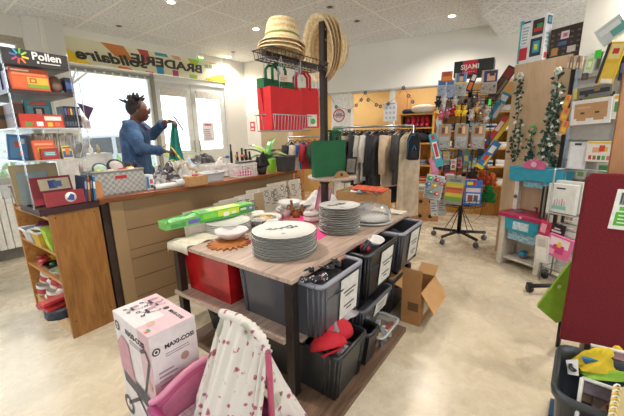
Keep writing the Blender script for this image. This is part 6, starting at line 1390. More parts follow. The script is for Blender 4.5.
# ------------------------------------------------------------------ post with racks that stands on the table
PB_ = at(325, 213, TZ); PT = atY(320.5, 22, PB_.y)
PP = Vector((PB_.x, PB_.y, 0)); UD = azdir(TAZ)
t = empty('display_post', (PP.x, PP.y, TZ), TRZ, 'tall dark metal display post with a side bar and round shelf standing on the table', 'display stand')
hz = PT.z - TZ
mb = MB(); mb.box((-0.022, -0.022, 0), (0.022, 0.022, hz), M('#33261f', 0.4, 0.3)); mb.build('post', t, bevel=0.003)
mb = MB(); mb.box((-0.06, -0.06, 0), (0.06, 0.06, 0.006), LEGM); mb.build('base_plate', t)
for z in (0.05, 0.12, 0.30, 0.32): mb = MB(); mb.tube([(0.0, -0.0225, hz - z), (0, -0.027, hz - z)], 0.008, STEEL, n=8); mb.build('bolt', t)
_, zb = on(322, 70, PP, TAZ); sE, zE = on(263, 48, PP, TAZ); zb = (zb + zE) / 2
mb = MB(); mb.box((sE, -0.012, zb - TZ - 0.02), (-0.022, 0.012, zb - TZ + 0.006), M('#33261f', 0.4, 0.3)); mb.build('side_bar', t)
# disc shelf
dz = atY(338, 176, PP.y).z
mb = MB(); mb.tube([(0.0, 0, dz - TZ - 0.055), (0.0, 0, dz - TZ - 0.02)], 0.04, M('#33261f', 0.4, 0.3), n=12); mb.build('collar', t)
DC = Vector((0.06, -0.03)); dR = 0.19
mb = MB(); mb.lathe([(0.001, 0), (dR, 0), (dR, 0.022), (0.001, 0.022)], WOOD_TABLE, 48, Matrix.Translation((DC.x, DC.y, dz - TZ - 0.022))); mb.build('round_shelf', t)
def dsk(x, y, z=0): return Matrix.Translation((PP.x, PP.y, dz)) @ Matrix.Rotation(TRZ, 4, 'Z') @ Vector((DC.x + x, DC.y + y, z))
GRN = M('#175a34', 0.8, var=0.06, scale=10); GRND = M('#124a2a', 0.8)
def facing(px0, py0, px1, py1, Y):
    a = atY((px0 + px1)/2, py1, Y); w = (px1 - px0)/FPX * math.hypot(Y, a.x) * cos(atan2(a.x, Y)) * 1.02; 
    l = atY(px0, (py0 + py1)/2, Y); r = atY(px1, (py0 + py1)/2, Y); tz = atY((px0 + px1)/2, py0, Y).z
    return a, (r - l).length * cos(atan2(a.x, Y)), tz - a.z, -atan2(a.x, Y)
def felt_bag(name, label, loc, rz, w, d, h, m, handle=True, group=None, rx=0, ry=0, labelpatch=False, hh=0.07):
    t = empty(name, loc, rz, label, 'bag', group); t.rotation_euler = (rx, ry, rz)
    mb = MB(); k = 0.004
    for a, b in (((-w/2, -d/2, 0), (w/2, d/2, k)), ((-w/2, -d/2, k), (w/2, -d/2 + k, h)), ((-w/2, d/2 - k, k), (w/2, d/2, h)), ((-w/2, -d/2 + k, k), (-w/2 + k, d/2 - k, h)), ((w/2 - k, -d/2 + k, k), (w/2, d/2 - k, h))): mb.box(a, b, m)
    mb.build('body', t)
    if handle:
        for y in (-d/2 + .002, d/2 - .002):
            mb = MB(); mb.tube([(-w*.22, y, h - 0.02), (-w*.22, y, h + hh*.7), (-w*.12, y, h + hh), (w*.12, y, h + hh), (w*.22, y, h + hh*.7), (w*.22, y, h - 0.02)], 0.009, m, n=6); mb.build('handle', t)
    if labelpatch:
        mb = MB(); mb.box((w*.1, -d/2 - 0.002, 0.01), (w*.42, -d/2, 0.09), M('#ddd8cc', 0.7)); X = Matrix.Translation((w*.28, -d/2 - 0.003, 0.045)); disc(mb, X, 0.0, 0.02, M('#4fa03a', 0.6)); mb.build('paper_tag', t)
    return t
for i in range(4):
    felt_bag('green_bag', 'dark green felt bag on the round shelf, %s from the post' % ORDN[i], dsk(-0.075 + 0.052*i, 0.02, 0.001), -atan2(PP.x, PP.y) + 0.5, 0.20 - 0.012*i, 0.04, 0.27, GRN, handle=(i % 2 == 1), group='dark green felt bags on the round shelf')
mb = MB(); pts = [(0.055*cos(a), 0.05*sin(a)) for a in [i*pi/12 for i in range(13)]]; mb.prism(pts, 0, 0.006, M('#a87a44', 0.7)); disc(mb, Matrix.Translation((0, -0.001, 0.022)), 0, 0.012, M('#33302a')); thing1(mb, 'kraft_tag', 'rounded kraft tag leaning on the green bags beside the post', 'tag', dsk(-0.07, -0.13, 0.001), -0.2)
f = facing(347, 156, 358, 176, 2.42)
t = empty('framed_picture', dsk(0.135, -0.085, 0.001), -0.5, 'small black framed picture on an easel at the edge of the round shelf', 'picture frame')
mb = MB(); X = Matrix.Rotation(-0.25, 4, 'X'); mb.box((-0.045, 0, 0), (0.045, 0.008, 0.14), BLACK, X); mb.box((-0.035, -0.001, 0.015), (0.035, 0.0, 0.125), M('#8f8478', 0.4, var=0.2), X); mb.build('frame', t)
mb = MB(); mb.box((-0.01, 0.06, 0.0), (0.01, 0.066, 0.12), M('#a88a5a'), Matrix.Rotation(0.2, 4, 'X')); mb.build('easel_leg', t)
# wire baskets hanging from the side bar, parallel to it
def rackp(s, y, z): return Vector((PP.x, PP.y, 0)) + UD * s + Vector((-UD.y, UD.x, 0)) * y + Vector((0, 0, z))
RKM = Matrix.Translation((PP.x, PP.y, 0)) @ Matrix.Rotation(TRZ, 4, 'Z')
sL, zr = on(255, 113, PP, TAZ); sR, _ = on(306, 116, PP, TAZ); _, zbm = on(280, 131, PP, TAZ)
sL = max(sL, -0.62); sR -= 0.05; zr = atY(280, 116, PP.y + UD.y*(sL+sR)/2).z; zbm = atY(280, 131, PP.y + UD.y*(sL+sR)/2).z
def wbasket(name, label, s0, s1, y0, y1, z0, z1, m, n, hang=None):
    t = empty(name, (0, 0, 0), 0, label, 'wire basket'); t.matrix_world = RKM
    mb = MB(); r = 0.0022
    def loop(z, e=0): P_ = [(s0 - e, y0 - e, z), (s1 + e, y0 - e, z), (s1 + e, y1 + e, z), (s0 - e, y1 + e, z), (s0 - e, y0 - e, z)]; mb.tube(P_, r*1.6, m, n=6)
    loop(z1, 0.01); loop(z0)
    for k in range(n + 1):
        s = s0 + (s1 - s0)*k/n; mb.tube([(s, y0 - .01, z1), (s, y0, z0), (s, y1, z0), (s, y1 + .01, z1)], r, m, n=5)
    for k in range(4):
        y = y0 + (y1 - y0)*k/3; mb.tube([(s0 - .01, y, z1), (s0, y, z0), (s1, y, z0), (s1 + .01, y, z1)], r, m, n=5)
    mb.build('wire_cage', t)
    if hang:
        mb = MB()
        for s in (s0 + 0.03, s1 - 0.03): mb.tube([(s, (y0+y1)/2, z0), (s, y1, z1), (s, 0.014, hang - 0.03), (s, 0, hang)], r*1.3, m, n=6)
        mb.build('hanger', t)
    return t
wbasket('wire_basket', 'chrome wire basket holding the folded red bags', sL, sR, -0.07, 0.07, zbm, zr, STEEL, 12, zb)
wbasket('wire_basket', 'black wire tray at the top of the display post under the straw hats', sE, -0.06, -0.07, 0.07, zb - 0.035, zb + 0.012, M('#4a4644', 0.35, 0.8), 16)
# wire hooks
t = empty('wire_hooks', (0, 0, 0), 0, 'tangle of thin wire hooks hanging below the black wire tray', 'hooks'); t.matrix_world = RKM
for i in range(12):
    s = sE + 0.05 + i*(abs(sE) - 0.12)/11; mb = MB(); L = 0.05 + 0.05*(i % 3); y = -0.09 + 0.05*(i % 4)
    mb.tube([(s, y, zb - 0.03), (s, y, zb - L - 0.03), (s + 0.012, y, zb - L - 0.045), (s + 0.02, y, zb - L - 0.02)], 0.0022, STEEL, n=5); mb.build('hook', t)
REDF2 = M('#c21f24', 0.75, var=0.05, scale=12)
def rk(s, y, z): return RKM @ Vector((s, y, z))
def bagpx(px0, py0, px1, py1, y=0.0):
    s0, _ = on(px0, py1, PP, TAZ); s1, _ = on(px1, py1, PP, TAZ); sm, zb_ = on((px0+px1)/2, py1, PP, TAZ); _, zt = on((px0+px1)/2, py0, PP, TAZ)
    return s0, s1, zb_, zt
s0, s1, z0_, z1_ = bagpx(271, 92, 304, 131)
w_ = min(0.30, s1 - s0)
for i in range(3):
    felt_bag('red_bag', 'red felt bag in the chrome basket, %s' % ['frontmost one', 'middle one', 'rear one'][i], rk((s0+s1)/2 - 0.08 + 0.01*i, -0.05 + 0.045*i, zbm + 0.006), TRZ, w_ - 0.01*i, 0.04, (z1_ - z0_), REDF2, handle=False, group='red felt bags in the chrome basket')
felt_bag('red_bag', 'tilted red felt bag with white tag at the near end of the basket', rk(sL + 0.06, 0.0, zbm + 0.02), TRZ - 0.35, 0.11, 0.04, (z1_ - z0_)*0.97, REDF2, handle=False, labelpatch=False, ry=-0.12)
pbox('paper_tag', 'white and green paper label on the tilted red bag', 'label', rk(sL + 0.045, -0.045, zbm + 0.03), TRZ - 0.35, 0.035, 0.004, 0.13, '#d8d4cc', {'front': [(0.1, 0.1, 0.9, 0.3, '#5a9a4a')] + lines(0.1, 0.9, 0.4, 0.9, 4)}, ry=-0.12)
s0, s1, z0_, z1_ = bagpx(296, 88, 316, 128)
felt_bag('red_bag', 'bright red felt bag with loop handles and a white tag beside the post', rk((s0+s1)/2, 0.03, z0_), TRZ - 0.5, 0.23, 0.05, (z1_ - z0_), REDF2, labelpatch=True, hh=0.1)
s0, s1, z0_, z1_ = bagpx(265, 80, 298, 93)
felt_bag('green_bag', 'dark green felt bag with loop handles hanging above the red bags', rk((s0+s1)/2, 0.05, z0_ - 0.1), TRZ, (s1 - s0)*0.9, 0.06, (z1_ - z0_) + 0.1, GRN, hh=0.09)
pbox('price_card', 'small beige price card clipped to the wire tray', 'card', rk(sE + 0.04, -0.11, zb - 0.17), TRZ - 0.4, 0.05, 0.003, 0.035, '#c8a890', {'front': lines(0.1, 0.9, 0.2, 0.8, 2)})
# straw hats
def hat_mb(band=False):
    mb = MB(); wv = lambda t_, i, rr: 1 + (0.05*cos(2*t_ + 0.5) + 0.02*cos(3*t_)) * (i in (6, 7, 8, 9, 10))
    prof = [(1e-6, 0.145), (0.05, 0.143), (0.083, 0.128), (0.096, 0.095), (0.102, 0.05), (0.106, 0.03), (0.118, 0.010), (0.150, -0.018), (0.149, -0.021), (0.117, 0.006), (0.103, 0.028), (0.099, 0.05), (0.093, 0.094), (0.08, 0.125), (1e-6, 0.140)]
    mb.lathe(prof, M_STRAW, 40, wave=wv); return mb
c = onP(282, 46, PP, TAZ)
for i in range(3):
    t = hat_mb().build('straw_hat', loc=(c.x, c.y, zb + 0.035 + 0.018*i), rot=(0.05, 0.10, 1.2 + 0.3*i)); tag(t, 'rounded straw hat on the wire tray, %s' % ['lowest of the nested three', 'middle of the nested three', 'uppermost of the nested three with a green band'][i], 'hat', 'straw hats nested on the wire tray')
    if i == 2:
        mb = MB(); mb.lathe([(0.108, 0.030), (0.1083, 0.031), (0.1075, 0.039), (0.107, 0.038)], M('#7f8a3a', 0.7), 36, cap=False); mb.build('hat_band', t)
h0 = hat_mb().build('straw_hat', loc=(0, 0, 0))
cc = Vector((PP.x, PP.y, hz + TZ)); ax = Vector((0.74, 0.66, 0.05)).normalized()
for i in range(4):
    o = h0 if i == 0 else h0.copy()
    if i: COL.objects.link(o)
    p = cc + Vector((-0.03, 0.045, -0.165)) + ax * (0.0 + 0.030*i); o.location = p; o.rotation_euler = ax.to_track_quat('Z', 'Y').to_euler(); o.scale = (1.45, 1.15, 1.0)
    o.rotation_euler.rotate_axis('Z', pi/2 + 0.1*i)
    tag(o, 'straw hat hung open on the post top, %s from the front' % ORDN[i], 'hat', 'straw hats hung on the post')

# ------------------------------------------------------------------ back room and clothes
def bk_(s, y, z=0): return BF @ Vector((s, y, z))
BRZ = radians(90 - BAZ)
sD0, _ = bs(331, 120); sD1, _ = bs(348, 120)
mb = MB(); mb.box((sD0, 0.02, 0), (sD1, 0.06, BHZ), M('#dcdad4', 0.5)); 
o = struct('door_3', mb); o.matrix_world = BF
mb = MB(); mb.tube([(sD1 - 0.05, -0.02, 1.0), (sD1 - 0.13, -0.02, 1.0)], 0.01, STEEL); mb.build('door_handle', o)
mb = MB(); mb.box((sD1, 0.0, 0), (sD1 + 0.05, 0.12, BHZ), PAINTW); o = struct('trim_4', mb); o.matrix_world = BF
s_, z_ = bs(338.5, 115.5)
mb = MB(); disc(mb, Matrix.Identity(4), 0.0, 0.10, M('#e4e2e0', 0.5), 28); disc(mb, Matrix.Translation((0, -0.001, 0)), 0.082, 0.10, M('#c0282e', 0.5), 28); mb.box((-0.085, -0.002, -0.008), (0.085, -0.001, 0.008), M('#c0282e', 0.5)); mb.box((-0.05, -0.0015, 0.012), (0.05, -0.001, 0.03), M('#77757a', 0.5)); mb.box((-0.05, -0.0015, -0.03), (0.05, -0.001, -0.014), M('#9a989c', 0.5))
mb.box((-0.1, 0.0, -0.10), (0.1, 0.003, 0.10), M('#e4e2e0', 0.5)); o = mb.build('no_smoking_sign'); o.matrix_world = BF @ Matrix.Translation((s_, 0.016, z_)); tag(o, 'round red and white no-smoking sign on the white door', 'sign')
s_, z_ = bs(338, 128); poster('exit_sign', 'small green exit sign low on the white door', BF, s_, z_ - 0.03, 0.17, 0.06, '#2f9a5a', [(0.15, 0.3, 0.3, 0.8, '#e4f2e8'), (0.4, 0.4, 0.85, 0.6, '#e4f2e8')], 'sign', y=0.016)
s_, z_ = bs(390, 121); poster('notice', 'white sheet of small grey icons pinned on the white pillar of the opening', BF, s_, z_, 0.19, 0.26, '#d3d3d4', [(0.15, 0.90, 0.85, 0.94, '#8a8a90')] + [(0.14 + 0.28*i, 0.1 + 0.27*j, 0.30 + 0.28*i, 0.24 + 0.27*j, '#a8a8ae') for i in range(3) for j in range(3)], 'notice', y=-0.005)
pbox('wardrobe', 'pale wooden cupboard inside the yellow back room', 'cupboard', bk_(bs(361, 110)[0] + 0.35, 1.1, 0), BRZ, 0.30, 0.35, 1.9, '#d9a86c', {'front': [(0.0, 0, 0.03, 1, '#a87a44'), (0.97, 0, 1, 1, '#a87a44')]})
# shelving in the back room
def shelf_unit(label, s0, s1, y0, y1, zs, top):
    t = empty('shelving_unit', (0, 0, 0), 0, label, 'shelf'); t.matrix_world = BF
    for s in (s0, s1): mb = MB(); mb.box((s - 0.015, y0, 0), (s + 0.015, y1, top), WOOD_BACK); mb.build('side_panel', t)
    for z in zs: mb = MB(); mb.box((s0 + 0.015, y0, z - 0.02), (s1 - 0.015, y1, z), WOOD_BACK); mb.build('shelf', t)
    mb = MB(); mb.box((s0, y1, 0), (s1, y1 + 0.01, top), WOOD_BACK); mb.build('back_panel', t)
    return t
def bsd(px, py, y):  # on the plane y behind the back wall face
    P0 = BF @ Vector((0, y, 0)); return on(px, py, P0, BAZ)
YS = 0.35
a0, _ = bsd(399, 130, YS); a1, _ = bsd(433, 130, YS)
zs = [bsd(415, p, YS)[1] for p in (113.5, 127.5, 143, 165, 181, 200)]
shelf_unit('orange wooden shelf with hats and red boots in the back room', a0, a1, YS, YS + 0.32, zs, zs[0])
b0_, _ = bsd(440, 130, YS); b1_, _ = bsd(514, 130, YS)
zs2 = [bsd(475, p, YS)[1] for p in (96, 112, 130, 148, 166, 184)]
shelf_unit('wide orange wooden shelf behind the toy rack', b0_, b1_, YS, YS + 0.32, zs2, zs2[0] + 0.02)
def folded(name, label, s, z, w, h, col, n=3, group=None, y=YS + 0.12):
    mb = MB()
    for i in range(n): mb.box((-w/2 + 0.004*(i % 2), -0.11, h*i/n + 0.001), (w/2 - 0.005*(i % 2), 0.11, h*(i+1)/n), M(col if isinstance(col, str) else col[i % len(col)], 0.85, bump=0.2))
    o = mb.build(name, loc=bk_(s, y, z), rot=(0, 0, BRZ), bevel=0.008); return tag(o, label, 'folded clothes', group)
# on the first unit
mb = MB(); mb.ball((0, 0, 0.03), 0.09, M('#232c52', 0.9), sz=0.5, n=14); mb.ball((0.1, 0, 0.02), 0.05, M('#232c52', 0.9), sz=0.4); thing1(mb, 'cap', 'navy cap lying on the orange shelf top', 'cap', bk_(a0 + 0.10, YS + 0.12, zs[0] + 0.005), BRZ)
mb = MB(); mb.ball((0, 0, 0.03), 0.08, M('#23252a', 0.9), sz=0.5, n=14); mb.ball((0.08, 0, 0.02), 0.05, M('#2e3034', 0.9), sz=0.4); thing1(mb, 'cap', 'black cap next to the navy cap on the orange shelf top', 'cap', bk_(a0 + 0.28, YS + 0.12, zs[0] + 0.005), BRZ)
mb = MB(); mb.ball((0, 0, 0.06), 0.15, M('#ddd2c2', 0.8), sz=0.5, sx=1.3, n=16); thing1(mb, 'pillow', 'cream pillow at the right end of the orange shelf top', 'pillow', bk_(a1 - 0.17, YS + 0.14, zs[0] + 0.002), BRZ)
def boot(s, z, col, label, group=None, h=0.16):
    t = empty('boot', bk_(s, YS + 0.1, z), BRZ, label, 'boot', group)
    mb = MB(); mb.tube([(0, 0.02, 0.03), (0, 0.02, h)], [0.032, 0.036], M(col, 0.4), n=10); mb.ball((0, -0.03, 0.032), 0.032, M(col, 0.4), sy=1.9, n=10); mb.build('shaft', t)
    mb = MB(); mb.box((-0.033, -0.095, 0), (0.033, 0.055, 0.012), BLACK); mb.build('sole', t)
for i in range(5): boot(a1 - 0.10 - 0.072*i, zs[1] + 0.001, ['#c02a3a', '#b8283a', '#a82a44', '#c8303a', '#8a2a4a'][i], 'red rubber boot, %s from the right end of the row on the orange shelf' % ORDN[i], 'red boots on the orange shelf')
for i, c in enumerate(('#d8cfc2', '#1e1e22', '#2a2a30')): 
    mb = MB(); mb.ball((0, 0, 0.03), 0.035, M(c, 0.5), sy=2.2, sz=0.8, n=12); mb.ball((0, 0.05, 0.05), 0.03, M(c, 0.5)); thing1(mb, 'shoe', '%s low shoe on the orange shelf beside the red boots' % ['cream', 'black', 'charcoal'][i], 'shoe', bk_(a0 + 0.08 + 0.1*i, YS + 0.12, zs[1] + 0.003), BRZ)
mb = MB(); mb.ball((0, 0, 0.09), 0.11, M('#1c1d22', 0.7), sx=1.4, sz=0.8, n=14); mb.tube([(-0.08, 0, 0.15), (0, 0, 0.22), (0.08, 0, 0.15)], 0.008, M('#1c1d22')); thing1(mb, 'handbag', 'black handbag on the third orange shelf', 'bag', bk_(a1 - 0.2, YS + 0.12, zs[2] + 0.002), BRZ)
for i, (s, k, c, l) in enumerate(((0.12, 2, ['#7a5a4a', '#3a4a5a'], 'brown and blue'), (0.12, 3, ['#c86a3a', '#d8a04a'], 'orange and mustard'), (0.33, 3, ['#8a8a92', '#5a6a7a'], 'grey'), (0.2, 4, ['#d87a3a', '#e0b05a'], 'apricot'), (0.38, 4, ['#a83a2a', '#c8a88a'], 'rust'))):
    folded('folded_clothes', '%s folded clothes on the %s orange shelf of the narrow unit' % (l, ['', '', 'third', 'fourth', 'fifth'][k]), min(a0 + s, a1 - 0.12), zs[k] + 0.001, 0.16, 0.07, c, 3)
rn = random.Random(77); cols = ['#c8c4bc', '#d8d4cc', '#8a9ab0', '#e0dcd6', '#a83a4a', '#3a4660', '#b8c4cc', '#d8b8a0', '#cfcac2', '#5a7a8a']
cn = ['pale grey', 'cream', 'dusty blue', 'white', 'crimson', 'navy', 'ice blue', 'peach', 'stone', 'teal grey']
k = 0
for zi in range(1, 6):
    n_ = 5
    for j in range(n_):
        s = b0_ + 0.10 + (b1_ - b0_ - 0.2)*j/(n_-1); c = cols[(k*7) % 10]; c2 = cols[(k*3+1) % 10]
        folded('folded_clothes', '%s and %s clothes pile, %s on the %s shelf behind the toys' % (cn[(k*7) % 10], cn[(k*3+1) % 10], ORDN[j], ['', 'second', 'third', 'fourth', 'fifth', 'lowest'][zi]), s, zs2[zi] + 0.001, (b1_ - b0_)/n_*0.8, 0.07 + 0.05*rn.random(), [c, c2], 3, 'folded clothes behind the toy rack'); k += 1
# cartons on the floor
def carton(label, px, py, w, d, h, z=0, yaw=0.2, at_=None):
    q = at(px, py, 0) if at_ is None else at_
    t = empty('carton', (q.x, q.y, z), -yaw, label, 'cardboard box', 'fruit cartons at the back')
    mb = MB(); mb.box((-w/2, -d/2, 0), (w/2, d/2, h), M('#b07c48', 0.8, var=0.04)); 
    for x in (-w*0.18, w*0.2): mb.tube([(x, -d/2 - 0.001, h*0.35), (x, -d/2, h*0.35)], 0.028, M('#2a2018'), n=12)
    mb.tube([(0, -d/2 - 0.001, h*0.8), (0, -d/2, h*0.8)], 0.02, M('#2a2018'), n=12)
    mb.build('body', t, bevel=0.004)
    mb = MB(); mb.box((-w/2 - 0.004, -d/2 - 0.004, h*0.62), (w/2 + 0.004, d/2 + 0.004, h + 0.004), M('#b98550', 0.8)); mb.build('lid', t)
    return t
q1 = at(424, 218, 0)
carton('brown fruit carton on the floor behind the long cream garments, lower of two', 0, 0, 0.36, 0.36, 0.21, 0, 0.3, q1); carton('brown fruit carton stacked on the lower one behind the long cream garments', 0, 0, 0.36, 0.36, 0.21, 0.215, 0.3, q1)
folded_ = pbox('paper_stack', 'stack of papers and folded fabric on the upper fruit carton', 'papers', (q1.x, q1.y, 0.43), -0.3, 0.28, 0.25, 0.07, '#c9c4b8', {'front': [(0, 0.3, 1, 0.5, '#5a5248'), (0, 0.7, 1, 0.85, '#8a9aa8')]})
q2 = at(297, 200, 0)
LOWC = carton('kraft carton with black print on the floor beyond the counter end, lower of two', 0, 0, 0.30, 0.3, 0.34, 0, 0.0, q2); carton('plain kraft carton stacked on the printed one beyond the counter end', 0, 0, 0.30, 0.3, 0.27, 0.345, 0.0, q2)
mb = MB(); [disc(mb, Matrix.Translation((x, -0.152, z)), 0.02, 0.035, M('#221c16'), 14) for x, z in ((-0.08, 0.2), (0.03, 0.19), (0.1, 0.22), (-0.02, 0.1))]; mb.tube([(-0.12, -0.152, 0.13), (0.12, -0.152, 0.12)], 0.006, M('#221c16')); mb.box((-0.001, -0.1515, 0.1), (0.001, -0.151, 0.102), M('#221c16')); pr_ = mb.build('print', LOWC)
# garments
def hangerm(mb, w, m): mb.tube([(-w/2, 0, -0.07), (-w*0.15, 0, -0.015), (0, 0, 0), (w*0.15, 0, -0.015), (w/2, 0, -0.07)], 0.006, m, n=6); mb.tube([(0, 0, 0), (0, 0, 0.03), (0.012, 0, 0.045), (0.0, 0, 0.058), (-0.012, 0, 0.05)], 0.003, STEEL, n=5)
def garment(label, loc, rz, w, L, col, th=0.05, sleeves=0.45, cat='jacket', group=None, m=None, lapel=None, stripes=False):
    """loc = top of the hook on the rail; garment hangs below"""
    m = m or M(col, 0.85, var=0.08, scale=14, bump=0.15); t = empty(cat, loc, rz, label, cat, group)
    Z0 = -0.055
    mb = MB(); hangerm(mb, w*0.85, M('#2a2420', 0.4)); mb2 = MB(); 
    for i in range(len(mb.v)): mb.v[i] = mb.v[i] + Vector((0, 0, Z0))
    mb.build('hanger', t)
    def body(u, v):
        a = 2*pi*u; z = Z0 - 0.012 - L*v; sh = min(1, v*L/0.10)
        hw = (w*0.16 + (w*0.5 - w*0.16)*sh**0.6) * (1 + 0.10*v) ; hd = th*(0.25 + 0.5*sh + 0.35*v)
        fold = 1 + 0.12*sin(a*5 + label.__len__())*v
        return (hw*cos(a)*(0.94 if v < 0.02 else 1), hd*sin(a)*fold, z - (0.02*abs(cos(a)) if v < .3 else 0) - (0.03*abs(cos(a))*(1-sh)))
    mb = MB(); mb.grid(body, 24, 14, m); mb.build('body', t)
    if sleeves:
        for s in (-1, 1):
            mb = MB(); mb.tube([(s*w*0.43, 0, Z0 - 0.075), (s*w*0.53, -0.005, Z0 - 0.12 - sleeves*0.35), (s*w*0.56, -0.012, Z0 - 0.1 - sleeves)], [0.05, 0.048, 0.038], m, n=10); mb.build('sleeve', t)
    if lapel:
        mb = MB(); mb.prism([(-0.035, Z0 - 0.03), (0.0, Z0 - 0.26), (0.035, Z0 - 0.03)], -th*0.92, -th*0.85, M(lapel, 0.8)); mb.build('lapel', t)
    return t
RZ_ = 1.335
R0 = Vector((0.30, 4.42, RZ_)); R1 = Vector((1.27, 4.10, RZ_)); RL = (R1 - R0).length; rd = (R1 - R0).normalized()
t = empty('clothes_rail', (R0.x, R0.y, 0), 0, 'chrome clothes rail full of jackets at the back of the shop', 'clothes rail')
mb = MB(); mb.tube([(0, 0, RZ_), (R1.x - R0.x, R1.y - R0.y, RZ_)], 0.013, STEEL, n=10); mb.build('bar', t)
for p in (Vector((0, 0, 0)), R1 - R0):
    mb = MB(); mb.tube([(p.x, p.y, 0.05), (p.x, p.y, RZ_)], 0.013, STEEL, n=8); n_ = Vector((-rd.y, rd.x, 0)); mb.tube([(p.x - n_.x*.25, p.y - n_.y*.25, 0.04), (p.x + n_.x*.25, p.y + n_.y*.25, 0.04)], 0.013, STEEL, n=8); mb.build('upright', t)
    for k in (-.25, .25): mb = MB(); mb.tube([(p.x + n_.x*k - .012, p.y + n_.y*k, 0.025), (p.x + n_.x*k + .012, p.y + n_.y*k, 0.025)], 0.025, BLACK, n=12); mb.build('castor', t)
G_ = [('#2a3a5c', 0.60, .42, 'blue'), ('#57616f', 0.62, .42, 'slate blue'), ('#8a8478', 0.60, .42, 'grey-beige'), ('#24262c', 0.62, .42, 'black short'), ('#9a8a72', 0.62, .42, 'tan'), ('#3c4048', 0.64, .42, 'dark grey'), ('#7d7a70', 0.66, .42, 'grey tweed'), ('#1b1c20', 0.68, .45, 'jet black'), ('#a8a49a', 0.66, .4, 'pale checked'), ('#202126', 0.70, .45, 'long black'), ('#c4beb6', 0.62, .30, 'white and red printed'), ('#1e1f24', 0.70, .45, 'inky black'), ('#2f3034', 0.70, .48, 'charcoal leather'), ('#3a3b40', 0.70, .48, 'dark charcoal'), ('#c0a88e', 0.66, .44, 'beige'), ('#26304e', 0.92, 0.0, 'navy long'), ('#c9b49a', 0.70, .44, 'light tan'), ('#3a3836', 0.66, .4, 'dark brown'), ('#cdbb9e', 1.05, 0.0, 'long cream'), ('#c2ae92', 1.10, 0.0, 'full-length sand')]
for i, (c, L, sl, l) in enumerate(G_):
    f = (i + 0.5)/len(G_); p = R0.lerp(R1, f); 
    garment('%s garment on the chrome rail, %s from its left end' % (l, ORDN[i]), (p.x, p.y, RZ_ + 0.012), radians(36) + 0.3*sin(i*1.9), 0.43 if sl else 0.30, L, c, 0.03, sl, 'garment', 'garments on the chrome rail', lapel='#b8323a' if i == 10 else None)
# backpack hanging at the end of the rail
f = facing(407, 133, 420, 160, 3.95)
t = empty('backpack', (f[0].x, 3.98, f[0].z), f[3], 'black backpack with blue trim hanging at the end of the clothes rail', 'backpack')
mb = MB(); w_, h_ = f[1], f[2]; mb.prism([(-w_/2, 0.02), (-w_/2, h_*.75), (-w_*.3, h_), (w_*.3, h_), (w_/2, h_*.75), (w_/2, 0.02), (w_*.4, 0), (-w_*.4, 0)], -0.06, 0.05, M('#17191e', 0.6)); mb.build('body', t, bevel=0.012)
mb = MB(); mb.tube([(-w_*.42, -0.064, h_*.1), (-w_*.42, -0.064, h_*.7), (-w_*.2, -0.064, h_*.92), (w_*.1, -0.064, h_*.92)], 0.006, M('#2a6fae', 0.5)); mb.tube([(-w_*.1, -0.066, h_*.35), (w_*.1, -0.066, h_*.55), (w_*.2, -0.066, h_*.4)], 0.008, M('#3a88c0', 0.5)); mb.build('piping', t)
mb = MB(); mb.box((-w_*.3, -0.085, 0.03), (w_*.3, -0.06, h_*.35), M('#22252c', 0.6)); mb.build('pocket', t, bevel=0.008)
mb = MB(); mb.tube([(-0.03, 0, h_), (0, 0.0, RZ_ - f[0].z + 0.01), (0.03, 0, h_)], 0.006, M('#17191e')); mb.build('strap', t)
# children's rack to the left
q = at(303, 196, 0); q = Vector((q.x, q.y, 0)); kz = 1.22
q = Vector((-0.02, 4.95, 0))
t = empty('clothes_rail', (q.x, q.y, 0), 0, 'low rail of small childrens clothes seen past the red bags', 'clothes rail')
mb = MB(); mb.tube([(-0.30, -0.15, kz), (0.55, 0.2, kz)], 0.012, STEEL); mb.build('bar', t)
for p in ((-0.30, -0.15), (0.55, 0.2)): mb = MB(); mb.tube([(p[0], p[1], 0), (p[0], p[1], kz)], 0.012, STEEL); mb.build('upright', t)
for i, (c, l) in enumerate((('#23252c', 'black'), ('#b8a898', 'stone'), ('#2a5aa0', 'blue with red sleeves'), ('#a82a34', 'crimson'), ('#2f4a3a', 'bottle green'), ('#1e2026', 'coal'), ('#c8323a', 'scarlet'), ('#24304a', 'midnight'), ('#6a7a8a', 'steel blue'), ('#8a6a5a', 'brown'))):
    fr = (i + 0.5)/10; p = Vector((q.x - 0.30 + 0.85*fr, q.y - 0.15 + 0.35*fr, kz + 0.012))
    g_ = garment('small %s childrens top on the low rail behind the red bags' % l, p, 0.6 + 0.3*sin(i*2), 0.26, 0.42, c, 0.025, 0.22, 'top', 'childrens tops on the low rail')
# string of flower lights along the opening
t = empty('flower_garland', (0, 0, 0), 0, 'string of small dark flower lights draped along the opening', 'garland'); t.matrix_world = BF
GP = [(328, 92), (337, 106), (341, 108), (350, 110), (357, 104.5), (362, 99), (366, 92), (369, 99), (377, 104), (381, 105.5), (389, 103), (398, 97), (404, 87), (409, 95), (413, 101)]
pts = [];
for px, py in GP: s, z = bs(px, py); pts.append(Vector((s, -0.03, z)))
mb = MB(); mb.tube(pts, 0.0025, M('#6a5a50', 0.6), n=5); mb.build('wire', t)
for i, p in enumerate(pts):
    if i in (0, 2, 11): continue
    mb = MB()
    for k in range(5): a = k*2*pi/5; mb.ball((p.x + 0.018*cos(a), p.y - 0.004, p.z - 0.015 + 0.018*sin(a)), 0.012, M('#5a4a62', 0.6), n=6, sy=0.5)
    mb.build('flower', t)
